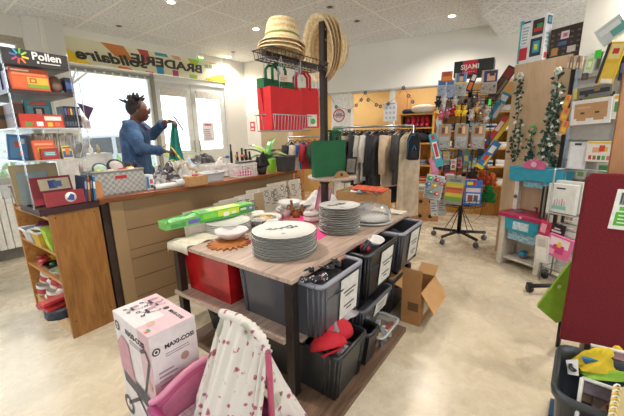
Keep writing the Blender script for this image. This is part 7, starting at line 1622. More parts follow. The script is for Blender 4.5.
# ------------------------------------------------------------------ revolving toy rack
RK = at(458, 240); RK = Vector((RK.x, RK.y, 0)); RYW = -atan2(RK.x, RK.y)
t = empty('toy_rack', RK, RYW, 'black revolving wire display rack on castors loaded with toys', 'display rack')
BLK2 = M('#1c1c1e', 0.4, 0.2)
mb = MB(); mb.tube([(0, 0, 0.08), (0, 0, 1.78)], 0.022, BLK2, n=12); mb.build('pole', t)
for k in range(5):
    a = k*2*pi/5 + 0.35; e = Vector((cos(a), sin(a), 0)); mb = MB(); mb.tube([(0, 0, 0.11), tuple(e*0.30 + Vector((0, 0, 0.095)))], 0.018, BLK2, n=6)
    mb.tube([(0, 0, 0.42), tuple(e*0.16 + Vector((0, 0, 0.12)))], 0.005, BLK2, n=5); l_ = mb.build('foot', t)
    mb = MB(); p = e*0.29; q = Vector((-e.y, e.x, 0))*0.012; mb.tube([tuple(p - q + Vector((0, 0, 0.032))), tuple(p + q + Vector((0, 0, 0.032)))], 0.032, M('#55555a', 0.4), n=14); mb.tube([tuple(p + Vector((0, 0, 0.04))), tuple(p + Vector((0, 0, 0.095)))], 0.010, STEEL, n=6); mb.build('castor', l_)
mb = MB()
for z, r in ((0.44, 0.24), (0.52, 0.26)): mb.tube([(r*cos(a), r*sin(a), z) for a in [i*pi/16 for i in range(33)]], 0.004, BLK2, n=5, cap=False)
for k in range(20):
    a = k*pi/10; mb.tube([(0.03*cos(a), 0.03*sin(a), 0.42), (0.24*cos(a), 0.24*sin(a), 0.44), (0.26*cos(a), 0.26*sin(a), 0.52)], 0.003, BLK2, n=5)
mb.build('bottom_basket', t)
mb = MB()
for x in (-0.22, -0.07, 0.07, 0.22):
    for y in (-0.12, 0.12): mb.tube([(x, y, 0.5), (x, y, 1.66)], 0.004, BLK2, n=5)
for z in (0.62, 0.85, 1.08, 1.30, 1.52, 1.66): mb.tube([(-0.24, -0.12, z), (0.24, -0.12, z), (0.24, 0.12, z), (-0.24, 0.12, z), (-0.24, -0.12, z)], 0.004, BLK2, n=5)
mb.build('wire_panel', t)
mb = MB()
for k in range(13): mb.tube([(-0.26 + 0.54*k/12, -0.14, 1.60), (-0.26 + 0.54*k/12, -0.14, 1.50), (-0.26 + 0.54*k/12, 0.1, 1.50)], 0.003, BLK2, n=5)
mb.tube([(-0.26, -0.14, 1.60), (0.28, -0.14, 1.60)], 0.004, BLK2, n=5); mb.tube([(-0.26, -0.14, 1.55), (0.28, -0.14, 1.55)], 0.003, BLK2, n=5); mb.build('top_basket', t)
def fcard(name, label, cat, px0, py0, px1, py1, Y, base, marks=(), d=0.012, group=None, bubble=None, hole=True, tilt=0, dyaw=0, extra=None, hang=False):
    """a packet seen in the photo inside a pixel box, built at its true size at depth Y and turned towards the shop"""
    loc, w, h, yw = facing(px0, py0, px1, py1, Y)
    mb = MB(); mb.box((-w/2, -d/2, 0), (w/2, d/2, h), M(base, 0.4, var=0.03)); prints(mb, w, d, h, {'front': list(marks)})
    if hole: mb.tube([(0, -d/2 - 0.003, h*0.955), (0, -d/2 - 0.0005, h*0.955)], min(0.008, w*.08), M('#3a3a3c'), n=8)
    if bubble:
        x0, z0, x1, z1, dep, c = bubble; mb.box((-w/2 + x0*w, -d/2 - dep, z0*h), (-w/2 + x1*w, -d/2 - 0.0025, z1*h), M_CLEAR)
        for k, cc_ in enumerate(c): 
            f = (k + .5)/len(c); mb.ball((-w/2 + (x0 + (x1-x0)*f)*w, -d/2 - dep*0.5, (z0 + (z1-z0)*(0.5 + 0.2*sin(k*2.4)))*h), min((x1-x0)*w/len(c)*0.45, dep*0.45), M(cc_, 0.4), n=8)
    if hang: mb.tube([(0, -0.005, h*0.96), (0, 0.10, h*0.97)], 0.0025, STEEL, n=5)
    o = mb.build(name, loc=loc, rot=(0, 0, yw + dyaw)); 
    if tilt:
        c = Vector((0, 0, h/2)); R_ = Matrix.Rotation(yw + dyaw, 4, 'Z'); o.matrix_world = Matrix.Translation(Vector(loc) + Vector((0, 0, h/2))) @ R_ @ Matrix.Rotation(radians(tilt), 4, 'Y') @ Matrix.Translation((0, 0, -h/2))
    return tag(o, label, cat, group)
RY = RK.y
# top box
f = facing(454, 61, 493, 77, RY - 0.02)
w_, h_ = f[1], f[2]
mb = MB(); mb.box((-w_/2, -0.08, 0), (w_/2, 0.10, h_), M('#242826', 0.4)); mb.box((-w_*.27, -0.0815, h_*.12), (w_*.10, -0.08, h_*.98), M('#c4222e', 0.4)); mb.text('SIJAMI', h_*.42, M('#eedfe0', 0.5), Matrix.Translation((-w_*.085, -0.083, h_*.58)), 0.001)
for k in range(5): mb.box((-w_*.20 + k*w_*.05, -0.0825, h_*.26), (-w_*.17 + k*w_*.05, -0.0815, h_*.30), M('#e0a0a0'))
thing1(mb, 'display_box', 'black box with a red SIJAMI label crowning the toy rack', 'box', (f[0].x, f[0].y, f[0].z), f[3] - 0.12)
YF = RY - 0.16
fcard('toy_box', 'small orange and red box beside the black box on the toy rack', 'box', 441, 72, 452, 82, YF, '#b8602e', [(0.1, 0.1, 0.9, 0.5, '#d8863a'), (0.2, 0.6, 0.8, 0.9, '#a8482a')], 0.06, hole=False)
fcard('blister_pack', 'blue blister pack with red and white bits, outermost in the top row', 'toy pack', 437, 80, 445.5, 97, YF, '#a8bcd8', [(0.1, 0.7, 0.9, 0.95, '#3a5f9a')], bubble=(0.1, 0.08, 0.9, 0.65, 0.02, ['#b83a4a', '#3a4a7a', '#d8d8e0']))
fcard('blister_pack', 'blue blister pack with dark figures beside the outermost blue pack', 'toy pack', 445.8, 80, 453.5, 97, YF, '#8fa8cf', [(0.1, 0.72, 0.9, 0.95, '#4a6fb0')], bubble=(0.1, 0.08, 0.9, 0.65, 0.02, ['#2e3a6a', '#c85a6a']))
fcard('toy_pack', 'yellow and blue doll pack on the top row of the toy rack', 'toy pack', 453.5, 73, 465.5, 96, YF - 0.02, '#b9b7b0', [(0.05, 0.55, 0.95, 1, '#4a7fb8'), (0.02, 0.52, 0.98, 0.60, '#e0c030'), (0.02, 0.5, 0.12, 1, '#e0c030'), (0.4, 0.64, 0.7, 0.92, '#d8a890'), (0.35, 0.85, 0.75, 0.95, '#5a3024')], bubble=(0.1, 0.05, 0.9, 0.5, 0.03, ['#c8a83a', '#5a5a60', '#d8c8a8']))
fcard('toy_box', 'slanted dark box with orange stripe on the toy rack', 'toy pack', 468, 73, 474, 92, YF, '#2e2426', [(0.2, 0.1, 0.8, 0.5, '#d86a2e'), (0.2, 0.6, 0.8, 0.9, '#d8d0c8')], 0.03, tilt=18, hole=False)
fcard('toy_pack', 'pack with navy picture and red pieces at the right of the top row', 'toy pack', 480, 70, 496, 94, YF - 0.02, '#b8a48c', [(0.15, 0.5, 0.97, 0.97, '#26306a'), (0.35, 0.55, 0.85, 0.85, '#c89a7a'), (0.5, 0.75, 0.8, 0.95, '#3a2a24')], bubble=(0.05, 0.05, 0.95, 0.45, 0.03, ['#b02838', '#c8a83a', '#a83040', '#3a3a40']))
# hanging little plush toys
PL = [(438, 103, '#22242a', 'black and white penguin'), (444, 100, '#d8d0c4', 'cream bear'), (449, 104, '#6a5a52', 'brown dog'), (455, 101, '#b8b0a6', 'grey mouse'), (461, 99, '#8a8078', 'taupe rabbit'), (453, 111, '#c8323a', 'red bird'), (458, 112, '#e0b82a', 'yellow duck'), (464, 112, '#e3bf34', 'bright yellow chick'), (469, 104, '#7f7c78', 'grey elephant'), (474, 101, '#4a4644', 'dark monkey'), (476, 109, '#c8a46a', 'sandy lion'), (482, 105, '#cfcac2', 'white sheep'), (486, 111, '#a89c90', 'beige cat'), (447, 114, '#a8586a', 'pink pig'), (490, 101, '#58545a', 'charcoal wolf'), (441, 116, '#b8566e', 'rose doll'), (486, 119, '#d8d2c8', 'ivory lamb'), (443, 110, '#e6e2dc', 'snowy owl'), (471, 116, '#b9b4ac', 'pale mouse'), (480, 117, '#8c6a4a', 'tan fox')]
for i, (px, py, c, l) in enumerate(PL):
    p = atY(px, py, YF - 0.02 + 0.03*(i % 3)); t = empty('plush_keyring', p, RYW, '%s plush keyring hanging on the toy rack' % l, 'plush toy', 'plush keyrings on the toy rack'); m = M(c, 0.95, bump=0.4)
    mb = MB(); mb.ball((0, 0, 0), 0.028, m, n=10, sz=1.15, sy=0.8); mb.ball((0, -0.004, 0.042), 0.023, m, n=10); mb.ball((-0.016, 0, 0.062), 0.009, m, n=6); mb.ball((0.016, 0, 0.062), 0.009, m, n=6)
    for x, z in ((-0.026, 0.006), (0.026, 0.006), (-0.014, -0.034), (0.014, -0.034)): mb.ball((x, -0.006, z), 0.011, m, n=6)
    mb.build('body', t)
    mb = MB(); mb.ball((0, -0.024, 0.037), 0.009, M('#e8e2d8' if i % 2 else '#c8a890', 0.9), n=6); mb.ball((-0.008, -0.026, 0.048), 0.0035, BLACK, n=5); mb.ball((0.008, -0.026, 0.048), 0.0035, BLACK, n=5); mb.build('face', t)
    mb = MB(); mb.tube([(0, 0, 0.062), (0, 0.03, 0.09)], 0.002, STEEL, n=4); mb.build('ring', t)
fcard('price_tag', 'bright green price tag on the upper toy rack', 'tag', 488, 99, 491, 105, YF - 0.05, '#4fe04a', hole=False, d=0.003)
for i, (a, b) in enumerate(((437.5, 449.5), (453.5, 467), (470, 484))):
    fcard('wooden_toy_pack', 'grey pack with wooden picture and coloured balls, %s from the clothes rail' % ORDN[i], 'toy pack', a, 124, b, 149, YF - 0.03, '#8f8c88', [(0.15, 0.55, 0.85, 0.95, '#a87a52'), (0.25, 0.62, 0.5, 0.85, '#5a3a2a'), (0.55, 0.62, 0.75, 0.9, '#d8b48a'), (0.1, 0.05, 0.9, 0.5, '#a5a3a0')], bubble=(0.08, 0.05, 0.92, 0.35, 0.025, ['#c83a3a', '#e0c02e']), group='wooden toy packs in the middle row')
rn = random.Random(9); CN = ['teal', 'plum', 'mustard', 'slate', 'brick', 'olive', 'ivory', 'violet', 'copper', 'mint', 'navy', 'rose']; CC = ['#2f7f86', '#5a3050', '#b8902e', '#4a5260', '#8f3a2c', '#5f6a34', '#cfc8b8', '#5f4a8a', '#9a5f3a', '#7fae98', '#26304e', '#b8707e']
for i in range(24):
    px = 437 + (i % 8)*6.4 + rn.uniform(-1, 1); py = (97, 150, 160)[i//8] + rn.uniform(-2, 3); k = (i*5) % 12
    fcard('small_pack', 'small %s pack in the %s line of the toy rack, %s along' % (CN[k], ['upper', 'middle', 'lower'][i//8], ORDN[i % 8]), 'toy pack', px, py, px + rn.uniform(4, 6.5), py + rn.uniform(9, 14), YF + 0.03 + 0.05*(i % 3), CC[k], [(0.1, 0.6, 0.9, 0.9, CC[(k+5) % 12]), (0.2, 0.15, 0.8, 0.5, CC[(k+2) % 12])], group='small packs deep in the toy rack', tilt=rn.uniform(-6, 6))
# slanted long boxes on both sides
fcard('toy_box', 'long brown game box slanted at the upper right side of the toy rack', 'box', 496, 66, 506, 98, YF + 0.06, '#33231e', [(0.1, 0.65, 0.9, 0.95, '#8a2a2a'), (0.15, 0.1, 0.6, 0.6, '#54382a'), (0.65, 0.1, 0.9, 0.6, '#8a7a5a')], 0.06, tilt=30, hole=False)
fcard('toy_box', 'long sky blue box slanted below the brown game box', 'box', 493, 92, 502, 119, YF, '#3a9ac0', [(0.1, 0.7, 0.9, 0.9, '#e0e4e6'), (0.55, 0.05, 0.95, 0.6, '#c8c0b4'), (0.1, 0.1, 0.45, 0.6, '#2f7fa8')], 0.05, tilt=26, hole=False)
fcard('toy_box', 'long red and yellow box slanted at the middle right of the toy rack', 'box', 490, 116, 500, 150, YF - 0.02, '#c42c2a', [(0.6, 0.0, 1.0, 1.0, '#e0c83a'), (0.1, 0.55, 0.5, 0.85, '#e8d8c8'), (0.1, 0.1, 0.5, 0.3, '#3a6a9a')], 0.05, tilt=30, hole=False)
fcard('toy_box', 'long blue and yellow box slanted above the green plush', 'box', 482, 140, 491, 170, YF - 0.03, '#2a78b8', [(0.0, 0.0, 1, 0.12, '#e0c82e'), (0.2, 0.3, 0.8, 0.5, '#d8502e'), (0.2, 0.6, 0.8, 0.85, '#e6e2da'), (0.7, 0.15, 0.95, 0.55, '#e0c040')], 0.04, tilt=30, hole=False)
fcard('toy_box', 'long teal, white and red box slanted on the clothes rail side', 'box', 431, 133, 439, 167, YF, '#3fa0b0', [(0.2, 0.25, 0.8, 0.75, '#e6e2e0'), (0.3, 0.3, 0.7, 0.7, '#c83a42'), (0.3, 0.82, 0.7, 0.95, '#b82e3a')], 0.03, tilt=-16, hole=False)
fcard('toy_box', 'slim white and green box behind the teal one', 'box', 437, 118, 443, 150, YF + 0.05, '#c9ccd0', [(0.2, 0.1, 0.8, 0.5, '#7a8fae')], 0.03, tilt=-14, hole=False)
fcard('toy_pack', 'pink slim pack hanging under the teal box', 'toy pack', 430, 158, 437, 175, YF, '#c8789a', [(0.2, 0.2, 0.8, 0.8, '#d890b0')], tilt=-14)
# lower row
fcard('toy_pack', 'white toy pack with green, red and blue pieces low on the toy rack', 'toy pack', 424, 175, 442, 199, YF - 0.05, '#c9cacc', [(0.05, 0.85, 0.95, 0.97, '#dadbdd')], bubble=(0.05, 0.05, 0.95, 0.95, 0.02, []), tilt=8)
for i, (px, py, c, l) in enumerate(((430, 178, '#3fb04a', 'green'), (437, 180, '#c83a4a', 'red'), (441, 184, '#b84a5a', 'dark pink'), (428, 184, '#3a6ab0', 'blue'), (434, 186, '#e0c03a', 'yellow'), (430, 192, '#5a9a8a', 'teal'), (436, 194, '#c85a4a', 'coral'))):
    p = atY(px, py, YF - 0.085); mb = MB(); mb.ball((0, 0, 0), 0.022, M(c, 0.4), n=10, sx=1.3, sy=0.5); mb.ball((0.01, -0.01, 0.004), 0.008, M('#f0eee8'), n=6, sy=0.5); thing1(mb, 'toy_fish', '%s fish piece in the white toy pack' % l, 'toy', p, RYW)
fcard('loom_band_pack', 'clear bag with rainbow coloured rubber bands in the middle of the low row', 'toy pack', 443.5, 176, 462.5, 204, YF - 0.06, '#8e8c86', [(0.06, 0.12, 0.94, 0.27, '#6f9a3e'), (0.06, 0.27, 0.94, 0.40, '#c8b83a'), (0.06, 0.40, 0.94, 0.52, '#c8603a'), (0.06, 0.52, 0.94, 0.60, '#a84a3a'), (0.06, 0.60, 0.94, 0.70, '#d0a83a'), (0.06, 0.70, 0.94, 0.78, '#a8b84a'), (0.2, 0.80, 0.8, 0.90, '#6c6a68')], 0.03, tilt=4)
fcard('toy_pack', 'bright blue toy card with white pictures at the end of the low row', 'toy pack', 463.5, 180, 480.5, 205, YF - 0.05, '#2f6ac0', [(0.1, 0.80, 0.5, 0.92, '#e0c83a'), (0.45, 0.78, 0.65, 0.95, '#c8323a'), (0.08, 0.52, 0.92, 0.68, '#d8c8c8'), (0.1, 0.08, 0.92, 0.46, '#cfd4dc'), (0.2, 0.15, 0.5, 0.4, '#8a4a3a'), (0.55, 0.15, 0.8, 0.4, '#5a5a60')])
# plush on the right
def plush(label, px, py, s, m, Y, name='plush_toy', legs=True):
    p = atY(px, py, Y); t = empty(name, p, RYW, label, 'plush toy'); mb = MB()
    mb.ball((0, 0, 0), 0.07*s, m, n=14, sz=1.2); mb.ball((0.0, -0.03*s, 0.09*s), 0.05*s, m, n=12); mb.ball((0.0, -0.075*s, 0.08*s), 0.03*s, m, n=10)
    for x, z in ((-.06, -.05), (.06, -.05), (-.06, .02), (.06, .02)): mb.ball((x*s, -0.03*s, z*s), 0.032*s, m, n=8)
    mb.build('body', t, sub=0); mb = MB()
    for x in (-.02, .02): mb.ball((x*s, -0.075*s, 0.11*s), 0.007*s, BLACK, n=6)
    mb.build('eye_pair', t); return t
plush('emerald green plush dragon hanging at the side of the toy rack', 488, 196, 0.9, M('#14803a', 0.9, var=0.15, bump=0.5), YF + 0.02)
plush('rust orange plush lying above the green dragon', 483, 179, 0.75, M('#b84a22', 0.9, var=0.15, bump=0.5), YF + 0.06)
plush('orange-brown plush at the rear side of the toy rack', 491, 181, 0.7, M('#c0602e', 0.9, var=0.15, bump=0.5), YF + 0.12)
plush('dark brown plush between the low packs and the orange plush', 472, 174, 0.6, M('#3a2a26', 0.9, bump=0.5), YF + 0.06)
fcard('leaflet', 'grey and green leaflet standing low on the toy rack', 'leaflet', 430, 200, 437, 216, YF, '#bdbdbb', lines(0.1, 0.9, 0.3, 0.9, 4) + [(0.5, 0.05, 0.8, 0.15, '#4fa04a')], tilt=-6, hole=False, d=0.006)
fcard('leaflet', 'second pale leaflet with green dot beside the grey one', 'leaflet', 437.5, 200, 445, 215, YF, '#a3a29e', lines(0.1, 0.9, 0.3, 0.9, 4), tilt=-3, hole=False, d=0.006)
fcard('toy_pack', 'red card behind the rubber band pack', 'toy pack', 444, 172, 455, 180, YF + 0.05, '#a82a34', [(0.1, 0.5, 0.9, 0.8, '#d8d0d0')], hole=False)
# wire hook hanging down on the right
t_ = MB(); t_.tube([atY(484, 200, YF) , atY(480, 216, YF), atY(472, 222, YF), atY(464, 216, YF)], 0.003, BLK2, n=5); thing1(t_, 'wire_hook', 'thin black wire arm hanging at the low side of the toy rack', 'wire', (0, 0, 0))

# ------------------------------------------------------------------ wooden display cabinet with garlands and boxes on top
sB, _ = on(571, 70, RB0, RAZ); CBH = 1.845
def rf(x, y, z=0): return RF @ Vector((x, y, z))
RRZ = radians(90 - RAZ)
t = empty('display_board', RB0, RRZ, 'tall pale wooden board carrying leaf garlands behind the toy kitchen', 'board')
mb = MB(); mb.box((0, 0, 0), (sB, 0.26, CBH), WOOD_PALE); mb.box((0, -0.001, on(530, 160, RB0, RAZ)[1]), (sB, 0.0, on(530, 160, RB0, RAZ)[1] + 0.004), M('#8a7358')); mb.build('panel', t)
mb = MB(); mb.box((sB, 0.0, 0), (sB + 0.01, 0.26, CBH), M('#2a2420', 0.6)); mb.build('gap_shade', t)  # dark strip paints the shadow of the gap beside the board
def wallbox(name, label, cat, s0, s1, y0, y1, z0, z1, base, front=(), near=(), group=None):
    """box parallel to the right wall; its camera-ward end is +x local, its face to the shop is -y local"""
    w, d, h = s1 - s0, y1 - y0, z1 - z0
    return pbox(name, label, cat, rf((s0+s1)/2, (y0+y1)/2, z0), RRZ, w, d, h, base, {'front': list(front), 'right': list(near)}, group)
sa, za = on(516, 62, RB0, RAZ); sb_, _ = on(542, 57, RB0, RAZ); _, zt = on(543, 14, RB0, RAZ)
wallbox('toy_box', 'large white toy box with round pictures standing on top of the wooden board', 'box', max(0.0, sa), sb_, -0.0, 0.085, CBH, min(zt, 2.30), '#dfdfe0',
        [(0.03, 0.02, 0.12, 0.98, '#3fb0b8'), (0.08, 0.08, 0.40, 0.36, '#c0242e'), (0.10, 0.42, 0.42, 0.90, '#e6e8ea'), (0.08, 0.9, 0.42, 0.94, '#2a3a6a'), (0.5, 0.12, 0.92, 0.52, '#2e3438'), (0.52, 0.58, 0.92, 0.92, '#3a3230'), (0.60, 0.2, 0.85, 0.45, '#2f9ab8'), (0.66, 0.26, 0.78, 0.38, '#d8d03a'), (0.58, 0.66, 0.88, 0.74, '#c83a32'), (0.68, 0.74, 0.88, 0.82, '#3a9a5a'), (0.02, 0.88, 0.16, 0.98, '#3ab0ba')] + lines(0.14, 0.4, 0.45, 0.85, 6, '#9ab0b8'),
        [(0.15, 0.78, 0.85, 0.96, '#3a3f4a'), (0.28, 0.82, 0.72, 0.93, '#3aa0b0'), (0.2, 0.06, 0.6, 0.18, '#c83a3a'), (0.65, 0.04, 0.95, 0.14, '#3ab0ba')] + lines(0.2, 0.8, 0.3, 0.65, 4, '#8ac0c0'))
sc, _ = on(553, 55, RB0, RAZ); sd, _ = on(577, 50, RB0, RAZ); _, zt2 = on(575, 22, RB0, RAZ)
wallbox('toy_box', 'dark patterned tea-set toy box next to the white one on the wooden board', 'box', sb_ + 0.02, sB + 0.02, 0.05, 0.22, CBH, min(zt2, 2.2), '#33261f',
        [(0.05 + 0.2*(k % 5), 0.08 + 0.17*(k//5), 0.13 + 0.2*(k % 5), 0.13 + 0.17*(k//5), ['#8a6a5a', '#6a4a5a', '#5a6a4a'][k % 3]) for k in range(25)] + [(0.35, 0.6, 0.6, 0.85, '#e0d0d4'), (0.6, 0.12, 0.85, 0.32, '#d8d0c8'), (0.42, 0.66, 0.55, 0.78, '#c86a8a'), (0.1, 0.1, 0.3, 0.35, '#b8864a'), (0.3, 0.4, 0.55, 0.52, '#4a6a9a')],
        [(0.05, 0.1, 0.95, 0.9, '#4a3a34'), (0.3, 0.5, 0.7, 0.8, '#b8a87a')])
def garland(label, pts, n, spread, top=None):
    t = empty('leaf_garland', rf(0, 0, 0), RRZ, label, 'garland', 'leaf garlands on the wooden board')
    P_ = []
    for px, py in pts: s, z = on(px, py, RB0, RAZ); P_.append(Vector((s, -0.018, z)))
    mb = MB(); mb.tube(P_, 0.004, M('#3a4a3a', 0.7), n=5); mb.build('cord', t)
    rn = random.Random(len(label)); mb = MB(); G = [M('#1f4a36', 0.6), M('#1c3c30', 0.6), M('#10241f', 0.6), M('#9aa39c', 0.6), M('#dedcd2', 0.6)]
    for i in range(n):
        k = rn.random()*(len(P_) - 1); j = int(k); p = P_[j].lerp(P_[j+1], k - j) + Vector((rn.uniform(-spread, spread), rn.uniform(-0.02, 0.01), rn.uniform(-.01, .01)))
        L = 0.022 + 0.014*rn.random(); X = Matrix.Translation(p) @ Euler((rn.uniform(-.8, .8), rn.uniform(0, 6.28), rn.uniform(-.6, .6))).to_matrix().to_4x4()
        m = G[rn.choice([0, 0, 1, 1, 2, 0, 3, 4])]; mb.add([(0, 0, 0), (-L*.45, 0.002, L*.6), (0, 0.003, L*1.4), (L*.45, 0.002, L*.6)], [(0, 1, 2, 3)], m, False, X)
    mb.build('leaves', t)
    if top:
        mb = MB(); c = P_[0]
        for k in range(6): a = k*pi/3; mb.ball((c.x + 0.02*cos(a), c.y - 0.01, c.z + 0.02*sin(a)), 0.014, M(top[0], 0.6), n=7, sy=0.5)
        mb.ball((c.x, c.y - 0.016, c.z), 0.014, M(top[1], 0.6), n=7); mb.build('flower', t)
garland('narrow dark leaf garland nearest the toy rack on the board', [(522, 76), (521, 88), (520, 100), (520, 112), (517, 125), (515, 137), (513, 150), (516, 160), (519, 150), (521, 138), (522, 120)], 120, 0.02, ('#c8ccc0', '#8a9a8a'))
garland('short leaf garland with a green and pink rosette in the middle of the board', [(534, 129), (532, 138), (532, 148), (530, 158), (528, 166), (533, 166), (534, 155)], 80, 0.014, ('#3fae4a', '#d86a9a'))
garland('thick leaf garland on the right-hand side of the board', [(560, 71), (559, 84), (557, 96), (553, 110), (551, 124), (547, 138), (544, 150), (549, 158), (553, 165), (554, 150), (556, 132), (559, 112), (561, 95)], 300, 0.030, ('#d0d2c8', '#9aa89a'))

# ------------------------------------------------------------------ toy kitchen
KP = RF @ Vector((0.0, -0.02, 0)); kx0 = 0.02
def ks(px, py, y=-0.25): P0 = RF @ Vector((0, y, 0)); return on(px, py, P0, RAZ)
x0, _ = ks(498, 250); x1, _ = ks(543, 250)
TK = RF @ Matrix.Translation((x0, -0.02, 0)); kw = x1 - x0
t = empty('toy_kitchen', TK.translation, RRZ, 'blue, white and magenta plastic toy kitchen in front of the wooden board', 'toy kitchen')
zc = ks(520, 214)[1]; zc0 = ks(520, 219)[1]; zr0 = ks(530, 184)[1]; zr1 = ks(530, 167)[1]; zdr = ks(520, 233)[1]; zlp = ks(520, 242)[1]
BLU = M('#2a93ae', 0.35); MAG = M('#a3204e', 0.35); WHP = M('#d6d0c4', 0.4); KD = 0.24
for xx, w0 in ((0.0, 0.05), (kw - 0.05, 0.05)):
    mb = MB(); mb.prism([(xx - 0.008, 0), (xx + w0*.8, 0), (xx + w0, zc0), (xx, zc0)], -KD, 0.0, WHP); mb.build('side_leg', t, bevel=0.006)
mb = MB(); mb.box((0.05, -KD*.9, 0.06), (kw - 0.05, -0.02, 0.08), WHP); mb.build('low_shelf', t)
mb = MB(); mb.box((0.05, -0.03, 0.08), (kw - 0.05, -0.01, zc0), WHP); mb.build('back_panel', t)
mb = MB(); mb.box((-0.02, -KD - 0.03, zc0), (kw + 0.02, 0.0, zc), MAG); mb.build('worktop', t, bevel=0.012)
mb = MB(); mb.prism([(0.045, zc0), (0.055, zdr + 0.02), (0.10, zdr), (kw - 0.10, zdr), (kw - 0.055, zdr + 0.02), (kw - 0.045, zc0)], -KD - 0.015, -KD + 0.01, BLU); oo = mb.build('drawer_front', t, bevel=0.006)
mb = MB(); mb.box((kw*.33, -KD - 0.019, zdr + 0.03), (kw*.68, -KD - 0.015, zc0 - 0.025), M('#b8cdd6', 0.5, var=0.15, scale=40)); mb.build('picture_panel', oo)
mb = MB(); mb.box((0.07, -KD + 0.02, zlp), (kw - 0.07, -KD + 0.025, zdr - 0.005), M('#8fb6c8', 0.5, var=0.25, scale=45)); mb.build('pattern_panel', t)
for xx in (0.0, kw - 0.045):
    mb = MB(); mb.box((xx + 0.005, -0.10, zc), (xx + 0.045, -0.04, zr0), WHP); mb.build('post', t, bevel=0.004)
mb = MB(); mb.prism([(-0.03, zr1 - 0.01), (-0.02, zr0), (kw*.2, zr0 - 0.0), (kw*.3, zr0 + 0.015), (kw*.7, zr0 + 0.015), (kw*.8, zr0), (kw + 0.02, zr0), (kw + 0.03, zr1 - 0.01)], -0.16, 0.0, BLU); mb.build('canopy', t, bevel=0.008)
mb = MB(); mb.box((kw*.2, -0.10, zr0 - 0.05), (kw*.8, -0.09, zr0), M('#7fb4c8', 0.5, var=0.25, scale=45)); mb.build('valance', t)
mb = MB(); zz = zr1 - 0.02; mb.prism([(kw*.28, zz), (kw*.25, zz + 0.04), (kw*.32, zz + 0.055), (kw*.36, zz + 0.075), (kw*.44, zz + 0.07), (kw*.5, zz + 0.09), (kw*.56, zz + 0.07), (kw*.64, zz + 0.075), (kw*.68, zz + 0.055), (kw*.75, zz + 0.04), (kw*.72, zz)], -0.175, -0.16, M('#c85a86', 0.4)); disc(mb, Matrix.Translation((kw*.5, -0.178, zz + 0.038)), 0, 0.024, M('#d8b0bc', 0.4)); mb.build('crown_sign', t, bevel=0.003)
mb = MB(); mb.tube([(kw*.55, -0.08, zc), (kw*.55, -0.08, zc + 0.05), (kw*.55, -0.12, zc + 0.055)], 0.009, M('#c8386a', 0.4)); mb.build('tap', t)
mb = MB(); disc(mb, Matrix.Translation((0.025, -0.102, zc + (zr0 - zc)*.45)), 0, 0.018, M('#4a4a6a', 0.4)); disc(mb, Matrix.Translation((kw*.5, -KD - 0.031, (zc + zc0)/2)), 0, 0.012, M('#e0a8bc', 0.4)); mb.build('emblem', t)
mb = MB(); disc(mb, Matrix.Translation((0, 0, 0)) , 0, 0.0001, BLU) if False else None
mb.lathe([(0.001, 0), (0.045, 0), (0.045, 0.006), (0.001, 0.006)], M('#8a8a90', 0.3, 0.5), 20, Matrix.Translation((kw*.25, -0.13, zc))); mb.build('hob_ring', t)
mb = MB(); mb.ball((0, 0, 0.035), 0.04, M('#2f7fa8', 0.4), n=14, sx=1.2); mb.ball((0.02, -0.02, 0.04), 0.02, M('#d8b43a'), n=8); mb.ball((-0.02, -0.025, 0.02), 0.018, M('#8a4a2a'), n=8); thing1(mb, 'toy_ball', 'blue and brown ball on the low shelf of the toy kitchen', 'ball', TK @ Vector((kw*.45, -0.12, 0.08)), 0)

# ------------------------------------------------------------------ packets on the right-hand wall
mb = MB(); mb.box((sB + 0.04, -0.01, 0.2), (sB + 1.8, 0.0, 1.78), M('#aaa69c', 0.6, var=0.03))
for k in range(9): mb.box((sB + 0.04, -0.014, 0.35 + 0.16*k), (sB + 1.8, -0.01, 0.365 + 0.16*k), M('#77746c', 0.5))
for k in range(5): mb.box((sB + 0.05 + 0.3*k, -0.016, 0.2), (sB + 0.065 + 0.3*k, -0.01, 1.78), M('#8a98a8', 0.3, 0.5))
o = mb.build('display_wall_panel'); o.matrix_world = RF; tag(o, 'grey slotted display panel fixed to the wall behind the hanging packets', 'display panel')
def wcard(name, label, cat, px0, py0, px1, py1, base, marks=(), y=-0.10, d=0.012, bubble=None, tilt=0, group=None, hook=True, mat=None):
    P0 = RF @ Vector((0, y, 0)); sa_, zb_ = on((px0+px1)/2, py1, P0, RAZ); _, zt_ = on((px0+px1)/2, py0, P0, RAZ); s0_, _ = on(px0, (py0+py1)/2, P0, RAZ); s1_, _ = on(px1, (py0+py1)/2, P0, RAZ)
    w, h = s1_ - s0_, zt_ - zb_
    mb = MB(); mb.box((-w/2, -d/2, 0), (w/2, d/2, h), mat or M(base, 0.35, var=0.03)); prints(mb, w, d, h, {'front': list(marks)})
    if bubble:
        a_, b_, c_, e_, dep, cs = bubble; mb.box((-w/2 + a_*w, -d/2 - dep, b_*h), (-w/2 + c_*w, -d/2 - 0.0025, e_*h), M_CLEAR)
        for k, q in enumerate(cs): f = (k + .5)/len(cs); mb.ball((-w/2 + (a_ + (c_-a_)*f)*w, -d/2 - dep*.5, (b_ + (e_-b_)*(.5 + .25*sin(k*2.1)))*h), min((c_-a_)*w/len(cs)*.45, dep*.45), M(q, 0.4), n=8)
    if hook: mb.tube([(0, -0.01, h*0.965), (0, abs(y) - 0.012, h*0.99)], 0.0028, STEEL, n=5)
    o = mb.build(name); o.matrix_world = Matrix.Translation(P0) @ Matrix.Rotation(RRZ, 4, 'Z') @ Matrix.Translation(((s0_+s1_)/2, 0, zb_ + h/2)) @ Matrix.Rotation(radians(tilt), 4, 'Y') @ Matrix.Translation((0, 0, -h/2))
    return tag(o, label, cat, group)
